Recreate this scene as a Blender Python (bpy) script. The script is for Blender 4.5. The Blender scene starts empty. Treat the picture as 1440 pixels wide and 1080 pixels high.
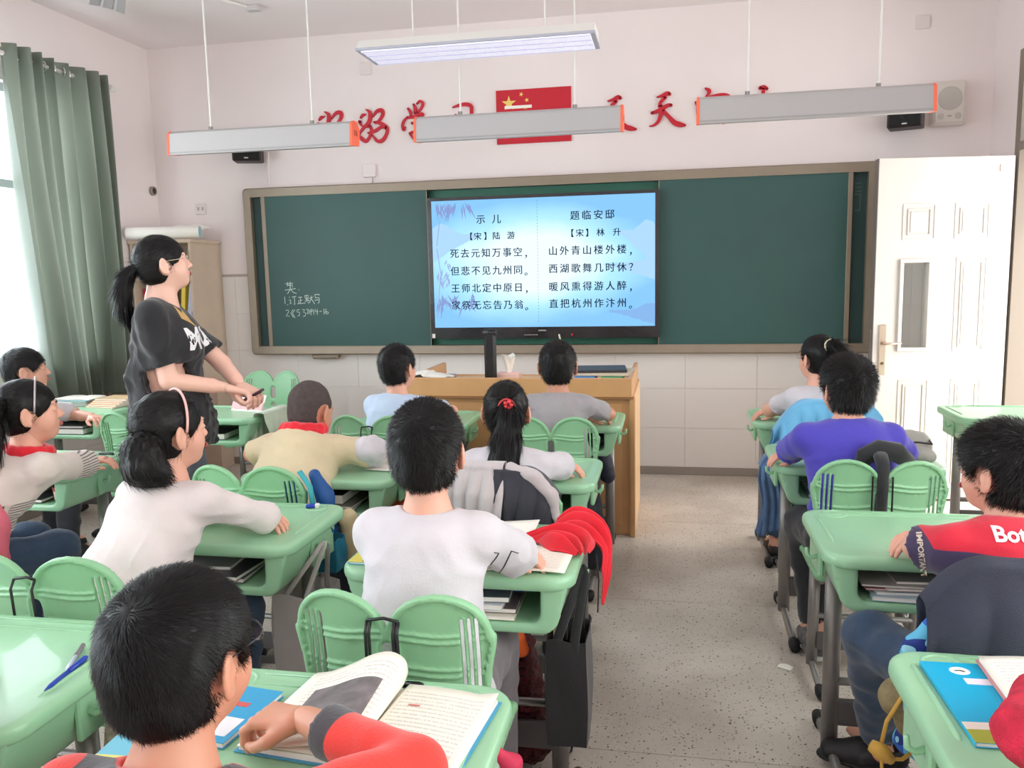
import bpy, math, random
import numpy as np
import openvdb as vdb
from mathutils import Vector, Matrix
from mathutils.bvhtree import BVHTree
random.seed(5); RNG = np.random.default_rng(5)
S = bpy.context.scene; COL = S.collection
# ------------------------------------------------------------------ camera, sky, light
cam = bpy.data.cameras.new('camera'); cam.sensor_width = 36; cam.lens = 1149.5/1440*36; cam.clip_start = .02
camo = bpy.data.objects.new('camera', cam); COL.objects.link(camo)
_y, _p, _r = [math.radians(a) for a in (10.973, 7.56, -1.207)]
_f = Vector((-math.sin(_y)*math.cos(_p), math.cos(_y)*math.cos(_p), -math.sin(_p)))
_r0 = Vector((math.cos(_y), math.sin(_y), 0)); _u0 = _r0.cross(_f)
_rt = math.cos(_r)*_r0 + math.sin(_r)*_u0; _up = -math.sin(_r)*_r0 + math.cos(_r)*_u0
camo.matrix_world = Matrix(((_rt.x, _up.x, -_f.x, 0), (_rt.y, _up.y, -_f.y, 0), (_rt.z, _up.z, -_f.z, 1.42), (0, 0, 0, 1)))
S.camera = camo
W = bpy.data.worlds.new('sky'); S.world = W; W.use_nodes = True
W.node_tree.nodes['Background'].inputs[0].default_value = (.86, .93, 1, 1)
W.node_tree.nodes['Background'].inputs[1].default_value = 4.5
S.view_settings.view_transform = 'Standard'; S.view_settings.look = 'None'
S.view_settings.exposure = -.50; S.view_settings.gamma = 1; S.view_settings.use_curve_mapping = False
S.cycles.max_bounces = 8; S.cycles.diffuse_bounces = 5; S.cycles.glossy_bounces = 3
S.cycles.transparent_max_bounces = 12; S.cycles.sample_clamp_indirect = 6
def area(name, loc, rot, sx, sy, power, col):
    l = bpy.data.lights.new(name, 'AREA'); l.shape = 'RECTANGLE'; l.size = sx; l.size_y = sy; l.energy = power; l.color = col
    o = bpy.data.objects.new(name, l); COL.objects.link(o); o.location = loc; o.rotation_euler = rot; return o
R90 = math.pi/2
# daylight through the left windows and the open door, plus added corridor light
WIN_L = [(3.0, 4.95), (.3, 2.3), (-2.2, -.3)]
for a, b in WIN_L: area('window_daylight', (-4.15, (a+b)/2, 1.8), (0, -R90, 0), 1.65, b-a, 62*(b-a), (.90, .96, 1))
WIN_R = [(.2, 2.2), (-2.2, -.3)]  # unseen corridor windows, added to brighten the right side of the room
for a, b in WIN_R: area('added_corridor_light', (2.3, (a+b)/2, 1.75), (0, R90, 0), 1.3, b-a, 50*(b-a), (1, .96, .90))
area('door_daylight', (2.55, 4.75, 1.35), (0, R90+.1, .45), 2.4, 1.1, 85, (1, .96, .89))
sun = bpy.data.lights.new('sun', 'SUN'); sun.energy = 5; sun.angle = math.radians(9); sun.color = (1, .95, .86)
suno = bpy.data.objects.new('sun', sun); COL.objects.link(suno)
suno.rotation_euler = Vector((.42, -.50, .86)).to_track_quat('Z', 'Y').to_euler()

# ------------------------------------------------------------------ materials
def srgb(r, g, b):
    return tuple(((c/255/12.92) if c/255 <= .04045 else ((c/255+.055)/1.055)**2.4) for c in (r, g, b))+(1,)
MATS = {}
def M(name, col, rough=.55, metal=0, var=0, scale=8, bump=0, bscale=60, emit=0, sheen=0, sss=0, trans=0, coat=0):
    if name in MATS: return MATS[name]
    m = bpy.data.materials.new(name); m.use_nodes = True; nt = m.node_tree; N = nt.nodes; L = nt.links
    b = N['Principled BSDF']; c = srgb(*col)
    b.inputs['Base Color'].default_value = c; b.inputs['Roughness'].default_value = rough; b.inputs['Metallic'].default_value = metal
    if sheen: b.inputs['Sheen Weight'].default_value = sheen
    if coat: b.inputs['Coat Weight'].default_value = coat
    if sss:
        b.inputs['Subsurface Weight'].default_value = sss; b.inputs['Subsurface Radius'].default_value = (.012, .005, .003); b.inputs['Subsurface Scale'].default_value = 1
    if emit: b.inputs['Emission Color'].default_value = c; b.inputs['Emission Strength'].default_value = emit
    if trans: b.inputs['Alpha'].default_value = 1-trans
    tc = N.new('ShaderNodeTexCoord')
    if var:
        n = N.new('ShaderNodeTexNoise'); n.inputs['Scale'].default_value = scale; n.inputs['Detail'].default_value = 4
        L.new(tc.outputs['Object'], n.inputs['Vector'])
        r = N.new('ShaderNodeValToRGB'); r.color_ramp.elements[0].position = .3; r.color_ramp.elements[1].position = .7
        r.color_ramp.elements[0].color = tuple(x*(1-var) for x in c[:3])+(1,); r.color_ramp.elements[1].color = tuple(min(1, x*(1+var*.6)) for x in c[:3])+(1,)
        L.new(n.outputs['Fac'], r.inputs[0]); L.new(r.outputs[0], b.inputs['Base Color'])
    if bump:
        n = N.new('ShaderNodeTexNoise'); n.inputs['Scale'].default_value = bscale; n.inputs['Detail'].default_value = 3
        L.new(tc.outputs['Object'], n.inputs['Vector']); bp = N.new('ShaderNodeBump'); bp.inputs['Strength'].default_value = bump; bp.inputs['Distance'].default_value = .004
        L.new(n.outputs['Fac'], bp.inputs['Height']); L.new(bp.outputs[0], b.inputs['Normal'])
    MATS[name] = m; return m
def cloth(name, col, var=.06, rough=.85): return M(name, col, rough, var=var, scale=14, bump=.25, bscale=220, sheen=.25)
wall_m = M('wall_paint', (238, 227, 226), .8, var=.02, scale=2, bump=.08, bscale=90)
ceil_m = M('ceiling_paint', (240, 231, 232), .85)
tile_m = M('wall_tile', (232, 226, 222), .35, var=.02, scale=3)
grout_m = M('grout', (205, 198, 192), .8)
green_m = M('desk_plastic', (154, 202, 163), .36, var=.04, scale=5, bump=.05, bscale=300, coat=.15)
gchair_m = M('chair_plastic', (144, 196, 152), .42, var=.04, scale=6, bump=.06, bscale=300)
steel_m = M('grey_steel', (150, 146, 144), .4, .55, var=.06, scale=20)
dsteel_m = M('dark_steel', (104, 100, 100), .45, .4)
rubber_m = M('black_rubber', (28, 27, 28), .6)
board_m = M('board_green', (44, 84, 80), .45, var=.10, scale=2.2)
boardb_m = M('board_green_back', (44, 110, 90), .45, var=.06, scale=2.2)
frame_m = M('board_frame', (146, 132, 116), .42, .35, var=.05, scale=12)
black_m = M('black_plastic', (24, 23, 25), .4)
white_m = M('white_plastic', (226, 222, 218), .5)
lamp_m = M('lamp_housing', (178, 174, 174), .45, .1)
orange_m = M('orange_cap', (255, 112, 78), .45)
wood_m = M('podium_wood', (208, 158, 108), .42, var=.10, scale=5)
wood2_m = M('podium_wood_pale', (232, 192, 146), .42, var=.08, scale=5)
shelf_m = M('shelf_wood', (206, 186, 166), .6, var=.05)
red_m = M('red_paper', (196, 14, 40), .5)
yellow_m = M('yellow_paper', (238, 208, 110), .5)
hair_m = M('black_hair', (14, 11, 12), .45, var=.3, scale=40)
hair_m.node_tree.nodes['Principled BSDF'].inputs['Specular IOR Level'].default_value = .28
shave_m = M('shaved_hair', (72, 60, 58), .75, var=.25, scale=60, bump=.5, bscale=500)
skin_m = M('skin', (226, 168, 146), .52, var=.05, scale=12, sss=.12)
skin2_m = M('tanned_skin', (206, 146, 120), .52, var=.05, scale=12, sss=.12)
skin3_m = M('pale_skin', (238, 190, 172), .50, var=.04, scale=12, sss=.12)
lip_m = M('lips', (190, 100, 98), .45)
eye_m = M('eye_white', (225, 220, 216), .25); iris_m = M('iris', (30, 20, 16), .2)
paper_m = M('paper', (244, 240, 232), .7, var=.02)
# ------------------------------------------------------------------ object helpers
def tag(o, label=None, cat=None, group=None, kind=None):
    if label: o['label'] = label
    if cat: o['category'] = cat
    if group: o['group'] = group
    if kind: o['kind'] = kind
    return o
def empty(name, label, cat, loc=(0, 0, 0), rz=0, group=None):
    o = bpy.data.objects.new(name, None); COL.objects.link(o); o.location = loc; o.rotation_euler = (0, 0, rz); o.empty_display_size = .05
    return tag(o, label, cat, group)
def link(name, me, mat=None, parent=None, loc=None, rot=None, smooth=False):
    o = bpy.data.objects.new(name, me); COL.objects.link(o)
    if mat is not None:
        for m in (mat if isinstance(mat, (list, tuple)) else [mat]):
            if m.name not in me.materials: me.materials.append(m)
    if parent is not None: o.parent = parent
    if loc is not None: o.location = loc
    if rot is not None: o.rotation_euler = rot
    if smooth and len(me.polygons): me.polygons.foreach_set('use_smooth', [True]*len(me.polygons))
    return o
def copy_tree(o, parent=None):
    c = o.copy(); COL.objects.link(c); c.parent = parent
    for ch in [x for x in S.objects if x.parent == o]: copy_tree(ch, c)
    return c
_KIDS = {}
class MB:
    def __init__(s): s.v = []; s.f = []
    def add(s, v, f):
        n = len(s.v); s.v += [tuple(p) for p in v]; s.f += [tuple(i+n for i in q) for q in f]; return s
    def box(s, x0, y0, z0, x1, y1, z1, b=0, R=None, o=(0, 0, 0)):
        if b <= 0:
            v = [(x, y, z) for z in (z0, z1) for x, y in ((x0, y0), (x1, y0), (x1, y1), (x0, y1))]
            f = [(3, 2, 1, 0), (4, 5, 6, 7), (0, 1, 5, 4), (1, 2, 6, 5), (2, 3, 7, 6), (3, 0, 4, 7)]
        else:
            b = min(b, (x1-x0)/2.01, (y1-y0)/2.01, (z1-z0)/2.01); v = []
            def ring(ix, z):
                return [(x0+b if ix else x0+b, y0+ix, z)]
            def rect(i, z, j):
                return [(x0+i+j, y0+i, z), (x1-i-j, y0+i, z), (x1-i, y0+i+j, z), (x1-i, y1-i-j, z), (x1-i-j, y1-i, z), (x0+i+j, y1-i, z), (x0+i, y1-i-j, z), (x0+i, y0+i+j, z)]
            v = rect(b, z0, 0)+rect(0, z0+b, b)+rect(0, z1-b, b)+rect(b, z1, 0); f = [tuple(range(7, -1, -1)), tuple(range(24, 32))]
            for k in range(3):
                for i in range(8): f.append((k*8+i, k*8+(i+1) % 8, k*8+8+(i+1) % 8, k*8+8+i))
        if R is not None: v = [tuple(R @ Vector(p)+Vector(o)) for p in v]
        elif o != (0, 0, 0): v = [tuple(Vector(p)+Vector(o)) for p in v]
        return s.add(v, f)
    def tube(s, pts, r, n=10, cap=True, sq=1, up=None):
        pts = [Vector(p) for p in pts]; k = len(pts); rr = r if isinstance(r, (list, tuple)) else [r]*k; v = []; f = []; pu = None
        for i, p in enumerate(pts):
            d = (pts[min(i+1, k-1)]-pts[max(i-1, 0)]).normalized()
            if pu is None: pu = Vector(up) if up else (Vector((0, 0, 1)) if abs(d.z) < .9 else Vector((1, 0, 0)))
            a = d.cross(pu).normalized(); b = a.cross(d).normalized(); pu = b
            for j in range(n):
                t = 2*math.pi*j/n; v.append(tuple(p+rr[i]*(a*math.cos(t)+b*math.sin(t)*sq)))
        for i in range(k-1):
            for j in range(n): f.append((i*n+j, i*n+(j+1) % n, (i+1)*n+(j+1) % n, (i+1)*n+j))
        if cap: f.append(tuple(range(n-1, -1, -1))); f.append(tuple((k-1)*n+j for j in range(n)))
        return s.add(v, f)
    def lathe(s, prof, n=20, o=(0, 0, 0), axis='z'):
        v = []; f = []
        for r, z in prof:
            for j in range(n):
                t = 2*math.pi*j/n; p = (r*math.cos(t), r*math.sin(t), z)
                if axis == 'y': p = (p[0], -p[2], p[1])
                if axis == 'x': p = (p[2], p[0], p[1])
                v.append((p[0]+o[0], p[1]+o[1], p[2]+o[2]))
        for i in range(len(prof)-1):
            for j in range(n): f.append((i*n+j, i*n+(j+1) % n, (i+1)*n+(j+1) % n, (i+1)*n+j))
        f.append(tuple(range(n-1, -1, -1))); f.append(tuple((len(prof)-1)*n+j for j in range(n)))
        return s.add(v, f)
    def prism(s, poly, y0, y1, plane='xz'):
        n = len(poly)
        if plane == 'xz': a = [(x, y0, z) for x, z in poly]; b = [(x, y1, z) for x, z in poly]
        elif plane == 'xy': a = [(x, y, y0) for x, y in poly]; b = [(x, y, y1) for x, y in poly]
        else: a = [(y0, x, z) for x, z in poly]; b = [(y1, x, z) for x, z in poly]
        return s.add(a+b, [tuple(range(n)), tuple(range(2*n-1, n-1, -1))]+[(i, i+n, (i+1) % n+n, (i+1) % n) for i in range(n)])
    def grid(s, fn, nu, nv, thick=0):
        P = [[Vector(fn(i/(nu-1), j/(nv-1))) for i in range(nu)] for j in range(nv)]; v = [p for r in P for p in r]
        f = [(j*nu+i, j*nu+i+1, (j+1)*nu+i+1, (j+1)*nu+i) for j in range(nv-1) for i in range(nu-1)]
        if thick:
            nn = []
            for j in range(nv):
                for i in range(nu):
                    a = P[j][min(i+1, nu-1)]-P[j][max(i-1, 0)]; b = P[min(j+1, nv-1)][i]-P[max(j-1, 0)][i]
                    c = a.cross(b); nn.append(c.normalized() if c.length > 1e-12 else Vector((0, 0, 1)))
            m = len(v); v2 = [p-n_*thick for p, n_ in zip(v, nn)]; v = v+v2; f += [tuple(i+m for i in reversed(q)) for q in f]
            br = [j for j in range(nu)]+[j*nu+nu-1 for j in range(1, nv)]+[(nv-1)*nu+i for i in range(nu-2, -1, -1)]+[j*nu for j in range(nv-2, 0, -1)]
            for a, b in zip(br, br[1:]+br[:1]): f.append((b, a, a+m, b+m))
        return s.add(v, f)
    def mesh(s, name='mesh'):
        me = bpy.data.meshes.new(name); me.from_pydata([tuple(p) for p in s.v], [], s.f); me.validate(); me.update(); return me
    def obj(s, name, mat, parent=None, smooth=False, bevel=0, loc=None, rot=None):
        import bmesh
        me = s.mesh(name); bm = bmesh.new(); bm.from_mesh(me); bmesh.ops.recalc_face_normals(bm, faces=bm.faces); bm.to_mesh(me); bm.free()
        o = link(name, me, mat, parent, loc, rot, smooth)
        if bevel:
            m = o.modifiers.new('bevel', 'BEVEL'); m.width = bevel; m.segments = 2; m.limit_method = 'ANGLE'
        return o
def struct(o): o['kind'] = 'structure'; return o
def npmesh(name, V, Q=None, T=None, smooth=True):
    me = bpy.data.meshes.new(name); V = np.asarray(V, np.float32)
    nq = 0 if Q is None else len(Q); nt = 0 if T is None else len(T)
    me.vertices.add(len(V)); me.vertices.foreach_set('co', V.ravel()); me.loops.add(nq*4+nt*3); me.polygons.add(nq+nt)
    idx = np.concatenate([a.ravel() for a in (Q, T) if a is not None and len(a)]).astype(np.int32)
    me.loops.foreach_set('vertex_index', idx)
    ls = np.concatenate([np.arange(nq)*4, nq*4+np.arange(nt)*3]).astype(np.int32)
    me.polygons.foreach_set('loop_start', ls)
    me.polygons.foreach_set('use_smooth', np.full(nq+nt, smooth)); me.update(calc_edges=True); me.validate(); return me
# text as a thin flat print
def text_mesh(body, size, off=0, space=1, align='CENTER'):
    c = bpy.data.curves.new('t', 'FONT'); c.body = body; c.size = size; c.offset = off; c.align_x = align; c.align_y = 'CENTER'; c.space_character = space; c.resolution_u = 3
    o = bpy.data.objects.new('t', c); COL.objects.link(o); dg = bpy.context.evaluated_depsgraph_get()
    me = bpy.data.meshes.new_from_object(o.evaluated_get(dg)); bpy.data.objects.remove(o); bpy.data.curves.remove(c); me.materials.clear(); return me
def text_on(name, body, size, mat, parent, loc, rot=(R90, 0, 0), off=0, space=1, align='CENTER'):
    return link(name, text_mesh(body, size, off, space, align), mat, parent, loc, rot)
# ------------------------------------------------------------------ implicit surfaces (smooth blended solids)
class F:
    def __init__(s, lo, hi, h):
        s.lo = np.array(lo, float); s.h = h; n = np.ceil((np.array(hi)-s.lo)/h).astype(int)+1; s.n = n; s.D = np.full(n, .5, np.float32)
    def loc(s, lo, hi):
        a = np.maximum(0, np.floor((np.array(lo)-s.lo)/s.h).astype(int)); b = np.minimum(s.n, np.ceil((np.array(hi)-s.lo)/s.h).astype(int)+1)
        if (b <= a).any(): return None
        g = [(s.lo[i]+s.h*np.arange(a[i], b[i])).astype(np.float32).reshape([-1 if j == i else 1 for j in range(3)]) for i in range(3)]
        return tuple(slice(a[i], b[i]) for i in range(3)), g[0], g[1], g[2]
    def put(s, sl, d, k, op):
        A = s.D[sl]
        if op == 'u':
            if k: h = np.clip(.5+.5*(A-d)/k, 0, 1); s.D[sl] = A*(1-h)+d*h-k*h*(1-h)
            else: s.D[sl] = np.minimum(A, d)
        elif op == 's':
            if k: h = np.clip(.5-.5*(A+d)/k, 0, 1); s.D[sl] = A*(1-h)-d*h+k*h*(1-h)
            else: s.D[sl] = np.maximum(A, -d)
        else: s.D[sl] = np.maximum(A, d)
    def cone(s, a, b, ra, rb=None, k=0, op='u', sq=None, flat=False, pad=.02):
        rb = ra if rb is None else rb; a = np.array(a, float); b = np.array(b, float); m = max(ra, rb)*(max(1, sq[1]) if sq else 1)+k+pad
        r = s.loc(np.minimum(a, b)-m, np.maximum(a, b)+m)
        if r is None: return s
        sl, X, Y, Z = r; d = b-a; L2 = max(float(d@d), 1e-9); t0 = ((X-a[0])*d[0]+(Y-a[1])*d[1]+(Z-a[2])*d[2])/L2; t = np.clip(t0, 0, 1)
        vx = X-a[0]-t*d[0]; vy = Y-a[1]-t*d[1]; vz = Z-a[2]-t*d[2]; q = vx*vx+vy*vy+vz*vz; f = 1
        if sq:
            w, f = np.array(sq[0], float), sq[1]; w = w/np.linalg.norm(w); c = vx*w[0]+vy*w[1]+vz*w[2]; q = q-c*c+(c/f)**2
        D = (np.sqrt(q)-(ra+(rb-ra)*t))*min(1, f)
        if flat: D = np.maximum(D, np.abs(t0-.5)*math.sqrt(L2)-.5*math.sqrt(L2))
        s.put(sl, D, k, op); return s
    def ell(s, c, r, k=0, op='u', R=None, pad=.015):
        m = max(r)+k+pad; q = s.loc(np.array(c)-m, np.array(c)+m)
        if q is None: return s
        sl, X, Y, Z = q; X, Y, Z = X-c[0], Y-c[1], Z-c[2]
        if R is not None: X, Y, Z = [R[0][i]*X+R[1][i]*Y+R[2][i]*Z for i in range(3)]
        k0 = np.sqrt((X/r[0])**2+(Y/r[1])**2+(Z/r[2])**2)+1e-6; k1 = np.sqrt((X/r[0]**2)**2+(Y/r[1]**2)**2+(Z/r[2]**2)**2)+1e-6
        s.put(sl, k0*(k0-1)/k1, k, op); return s
    def box(s, c, hs, r=.005, k=0, op='u'):
        hs = np.array(hs); q = s.loc(np.array(c)-hs-k-.02, np.array(c)+hs+k+.02)
        if q is None: return s
        sl, X, Y, Z = q; X, Y, Z = [np.abs(v-c[i])-hs[i]+r for i, v in enumerate((X, Y, Z))]
        D = np.sqrt(np.maximum(X, 0)**2+np.maximum(Y, 0)**2+np.maximum(Z, 0)**2)+np.minimum(np.maximum(X, np.maximum(Y, Z)), 0)-r
        s.put(sl, D, k, op); return s
    def fn(s, f, op='u', k=0, lo=None, hi=None):
        sl, X, Y, Z = s.loc(s.lo if lo is None else lo, s.lo+s.h*(s.n-1) if hi is None else hi)
        s.put(sl, np.broadcast_to(f(X, Y, Z), s.D[sl].shape).astype(np.float32), k, op); return s
    def raw(s, adapt=0):
        D = s.D.copy()
        for ax in range(3):
            i = [slice(None)]*3; i[ax] = 0; D[tuple(i)] = np.maximum(D[tuple(i)], s.h*.3); i[ax] = -1; D[tuple(i)] = np.maximum(D[tuple(i)], s.h*.3)
        g = vdb.FloatGrid(.5); g.copyFromArray(D)
        if adapt: P, T, Q = g.convertToPolygons(0., adapt)
        else: P, Q = g.convertToQuads(0.); T = np.zeros((0, 3), int)
        P = P*s.h+s.lo; Q = np.asarray(Q, np.int64); T = np.asarray(T, np.int64)
        # make faces point outward
        if len(Q):
            a, b, c = P[Q[:, 0]], P[Q[:, 1]], P[Q[:, 2]]; vol = np.einsum('ij,ij->', a, np.cross(b-a*0, c))
            if np.einsum('ij,ij->', a-P.mean(0), np.cross(b-a, c-a)) < 0: Q = Q[:, ::-1]; T = T[:, ::-1]
        return P, Q, T
    def mesh(s, name='mesh', adapt=0):
        P, Q, T = s.raw(adapt); return npmesh(name, P, Q, T)
def vnoise(P, seed=0):
    P = np.asarray(P, float); I = np.floor(P).astype(np.int64); f = P-I; f = f*f*(3-2*f); out = 0
    for dx in (0, 1):
        for dy in (0, 1):
            for dz in (0, 1):
                n = (I[:, 0]+dx)*374761393+(I[:, 1]+dy)*668265263+(I[:, 2]+dz)*2147483647+seed*97531
                n = (n ^ (n >> 13))*1274126177; n = ((n ^ (n >> 16)) & 0xffff)/65535.
                out = out+n*(f[:, 0] if dx else 1-f[:, 0])*(f[:, 1] if dy else 1-f[:, 1])*(f[:, 2] if dz else 1-f[:, 2])
    return out*2-1
def vnormals(P, Q):
    a, b, c, d = [P[Q[:, i]] for i in range(4)]; n = np.cross(c-a, d-b); N = np.zeros_like(P)
    for i in range(4): np.add.at(N, Q[:, i], n)
    return N/(np.linalg.norm(N, axis=1, keepdims=True)+1e-12)
# ================================================================== THE ROOM
XL, XR, YF, YB, ZC = -3.85, 1.98, 5.77, -2.6, 3.15
# floor: terrazzo bays with thin joints
def terrazzo():
    m = bpy.data.materials.new('terrazzo'); m.use_nodes = True; nt = m.node_tree; N = nt.nodes; L = nt.links; b = N['Principled BSDF']; b.inputs['Roughness'].default_value = .38
    tc = N.new('ShaderNodeTexCoord'); n = N.new('ShaderNodeTexNoise'); n.inputs['Scale'].default_value = 2.2; n.inputs['Detail'].default_value = 5; L.new(tc.outputs['Object'], n.inputs['Vector'])
    r = N.new('ShaderNodeValToRGB'); r.color_ramp.elements[0].color = srgb(194, 182, 170); r.color_ramp.elements[1].color = srgb(222, 212, 202); r.color_ramp.elements[0].position = .35; r.color_ramp.elements[1].position = .65; L.new(n.outputs['Fac'], r.inputs[0])
    last = r.outputs[0]
    wn = N.new('ShaderNodeTexNoise'); wn.inputs['Scale'].default_value = 90; L.new(tc.outputs['Object'], wn.inputs['Vector'])
    mixv = N.new('ShaderNodeVectorMath'); mixv.operation = 'MULTIPLY_ADD'; mixv.inputs[1].default_value = (.012, .012, .012); L.new(wn.outputs['Color'], mixv.inputs[0]); L.new(tc.outputs['Object'], mixv.inputs[2])
    for sc, th, dens, col in ((75, .24, .30, (92, 78, 66)), (130, .25, .3, (120, 104, 92)), (110, .22, .2, (226, 220, 212)), (45, .15, .13, (60, 52, 46))):
        v = N.new('ShaderNodeTexVoronoi'); v.inputs['Scale'].default_value = sc; L.new(mixv.outputs[0], v.inputs['Vector'])
        c = N.new('ShaderNodeMath'); c.operation = 'LESS_THAN'; c.inputs[1].default_value = th; L.new(v.outputs['Distance'], c.inputs[0])
        s = N.new('ShaderNodeSeparateColor'); L.new(v.outputs['Color'], s.inputs[0])
        d = N.new('ShaderNodeMath'); d.operation = 'LESS_THAN'; d.inputs[1].default_value = dens; L.new(s.outputs[0], d.inputs[0])
        e = N.new('ShaderNodeMath'); e.operation = 'MULTIPLY'; L.new(c.outputs[0], e.inputs[0]); L.new(d.outputs[0], e.inputs[1])
        x = N.new('ShaderNodeMixRGB'); x.inputs[2].default_value = srgb(*col); L.new(e.outputs[0], x.inputs[0]); L.new(last, x.inputs[1]); last = x.outputs[0]
    L.new(last, b.inputs['Base Color']); return m
terr_m = terrazzo(); joint_m = M('floor_joint', (118, 106, 92), .6)
floor = struct(MB().box(XL-.24, YB-.2, -.12, XR+2.2, YF+.24, -.006).obj('floor', joint_m))
me = None; g = .003; bw = 1.166
for i in range(-3, 3):
    for j in range(-3, 3):
        x0, x1 = max(XL, -.39+i*bw), min(XR+.0, -.39+(i+1)*bw); y0, y1 = max(YB, 2.30+j*bw), min(YF, 2.30+(j+1)*bw)
        if x1-x0 < .05 or y1-y0 < .05: continue
        MB().box(x0+g/2, y0+g/2, -.02, x1-g/2, y1-g/2, 0).obj('floor_slab', terr_m, floor)
MB().box(XR, YB, -.02, XR+2.1, YF+.2, -.002).obj('corridor_slab', terr_m, floor)
struct(MB().box(XL-.24, YB-.2, ZC, XR+.24, YF+.24, ZC+.15).obj('ceiling', ceil_m))
wf = struct(MB().box(XL-.24, YF, 0, XR+.24, YF+.24, ZC).obj('wall_front', wall_m))
# corner column on the right of the front wall keeps the door clear
struct(MB().box(XL-.24, YB-.2, 0, XR+.24, YB, ZC).obj('wall_back', wall_m))
def wall_x(name, x0, x1, holes):
    m = MB(); ys = [YB]+[v for h in holes for v in h[:2]]+[YF]
    for a, b in zip(ys[::2], ys[1::2]): m.box(x0, a, 0, x1, b, ZC)
    for a, b, z0, z1 in holes:
        if z0 > 0: m.box(x0, a, 0, x1, b, z0)
        m.box(x0, a, z1, x1, b, ZC)
    return struct(m.obj(name, wall_m))
hl = sorted([(a, b, .93, 2.62) for a, b in WIN_L]); wl = wall_x('wall_left', XL-.24, XL, hl)
hr = sorted([(a, b, 1.0, 2.4) for a, b in WIN_R]+[(4.15, 5.36, 0, 2.64)]); wr = wall_x('wall_right', XR, XR+.24, hr)
# tile wainscot, each tile a piece
def tiles(wall, axis, c, lo, hi, skip=()):
    tw, th, y0 = .48, .28, .055; t = .006; n = 0; cache = {}
    x = lo
    while x < hi-.01:
        x1 = min(hi, x+tw); r = 0
        while r < 5:
            z0, z1 = y0+r*th, y0+(r+1)*th; r += 1; xm = (x+x1)/2
            if any(a < xm < b and z1 > za for a, b, za in skip): continue
            key = round(x1-x, 3)
            if key not in cache:
                w_ = (x1-x)/2-.0008; q = MB()
                (q.box(-w_, -t, -th/2+.0008, w_, .002, th/2-.0008, b=.0008) if axis == 'y' else q.box(-t if c > 0 else -.002, -w_, -th/2+.0008, .002 if c > 0 else t, w_, th/2-.0008, b=.0008))
                cache[key] = q.mesh('wall_tile')
            link('wall_tile', cache[key], tile_m, wall, (xm, c, (z0+z1)/2) if axis == 'y' else (c, xm, (z0+z1)/2))
        x = x1
    z = y0+5*th
    q = MB()
    if axis == 'y': q.box(lo, c-.009, z, hi, c, z+.018, b=.003).obj('trim_1', M('dado_trim', (178, 166, 160), .5), wall)
tiles(wf, 'y', YF, -3.73, 1.97)
tiles(wl, 'x', XL, 1.4, 5.76, skip=[(a-.2, b+.2, .93) for a, b in WIN_L])
base_m = M('baseboard_grey', (150, 140, 132), .5)
struct(MB().box(XL, YF-.012, 0, XR, YF, .055, b=.003).obj('baseboard_front', base_m))
struct(MB().box(XL, YB, 0, XL+.012, YF, .055, b=.003).obj('baseboard_left', base_m))
struct(MB().box(XR-.012, YB, 0, XR, 4.10, .055, b=.003).obj('baseboard_right', base_m))
# windows
def glass():
    m = bpy.data.materials.new('window_glass'); m.use_nodes = True; N = m.node_tree.nodes; L = m.node_tree.links; N.remove(N['Principled BSDF'])
    t = N.new('ShaderNodeBsdfTransparent'); g_ = N.new('ShaderNodeBsdfGlossy'); g_.inputs['Roughness'].default_value = .03; x = N.new('ShaderNodeMixShader'); x.inputs[0].default_value = .06
    t.inputs[0].default_value = (.93, .96, .96, 1)
    L.new(t.outputs[0], x.inputs[1]); L.new(g_.outputs[0], x.inputs[2]); L.new(x.outputs[0], N['Material Output'].inputs[0]); return m
glass_m = glass(); alu_m = M('window_frame_white', (206, 212, 216), .4, .1)
for n, (a, b) in enumerate(WIN_L):
    z0, z1, zm = .93, 2.62, 2.03; x = XL-.09; q = MB()
    for y in (a, b): q.box(x-.03, min(max(y-.025, a), b-.05), z0, x+.03, max(min(y+.025, b), a+.05), z1)
    for z in (z0+.025, zm, z1-.025): q.box(x-.03, a+.05, z-.025, x+.03, b-.05, z+.025)
    for y in ((a+b)/2-.02,): q.box(x-.025, y-.022, z0+.05, x+.025, y+.022, z1-.05)
    w = struct(q.obj('window_%d' % (n+1), alu_m))
    for ya, yb in ((a+.05, (a+b)/2-.042), ((a+b)/2+.002, b-.05)):
        for za, zb in ((z0+.05, zm-.025), (zm+.025, z1-.05)): MB().box(x-.004, ya, za, x+.004, yb, zb).obj('pane', glass_m, w)
    MB().box(XL-.10, a-.03, z0-.03, XL+.10, b+.03, z0, b=.004).obj('window_sill', M('sill_stone', (206, 200, 196), .4), w)
for n, (a, b) in enumerate(WIN_R):  # right wall windows, out of view, added for the corridor light
    x = XR+.12; q = MB()
    for y in (a+.025, (a+b)/2, b-.025): q.box(x-.03, y-.025, 1.0, x+.03, y+.025, 2.4)
    for z in (1.025, 1.85, 2.375): q.box(x-.028, a+.05, z-.025, x+.028, b-.05, z+.025)
    w = struct(q.obj('window_%d' % (n+4), alu_m))
    for ya, yb in ((a+.05, (a+b)/2-.025), ((a+b)/2+.025, b-.05)): MB().box(x-.003, ya, 1.05, x+.003, yb, 2.35).obj('pane', glass_m, w)
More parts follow.
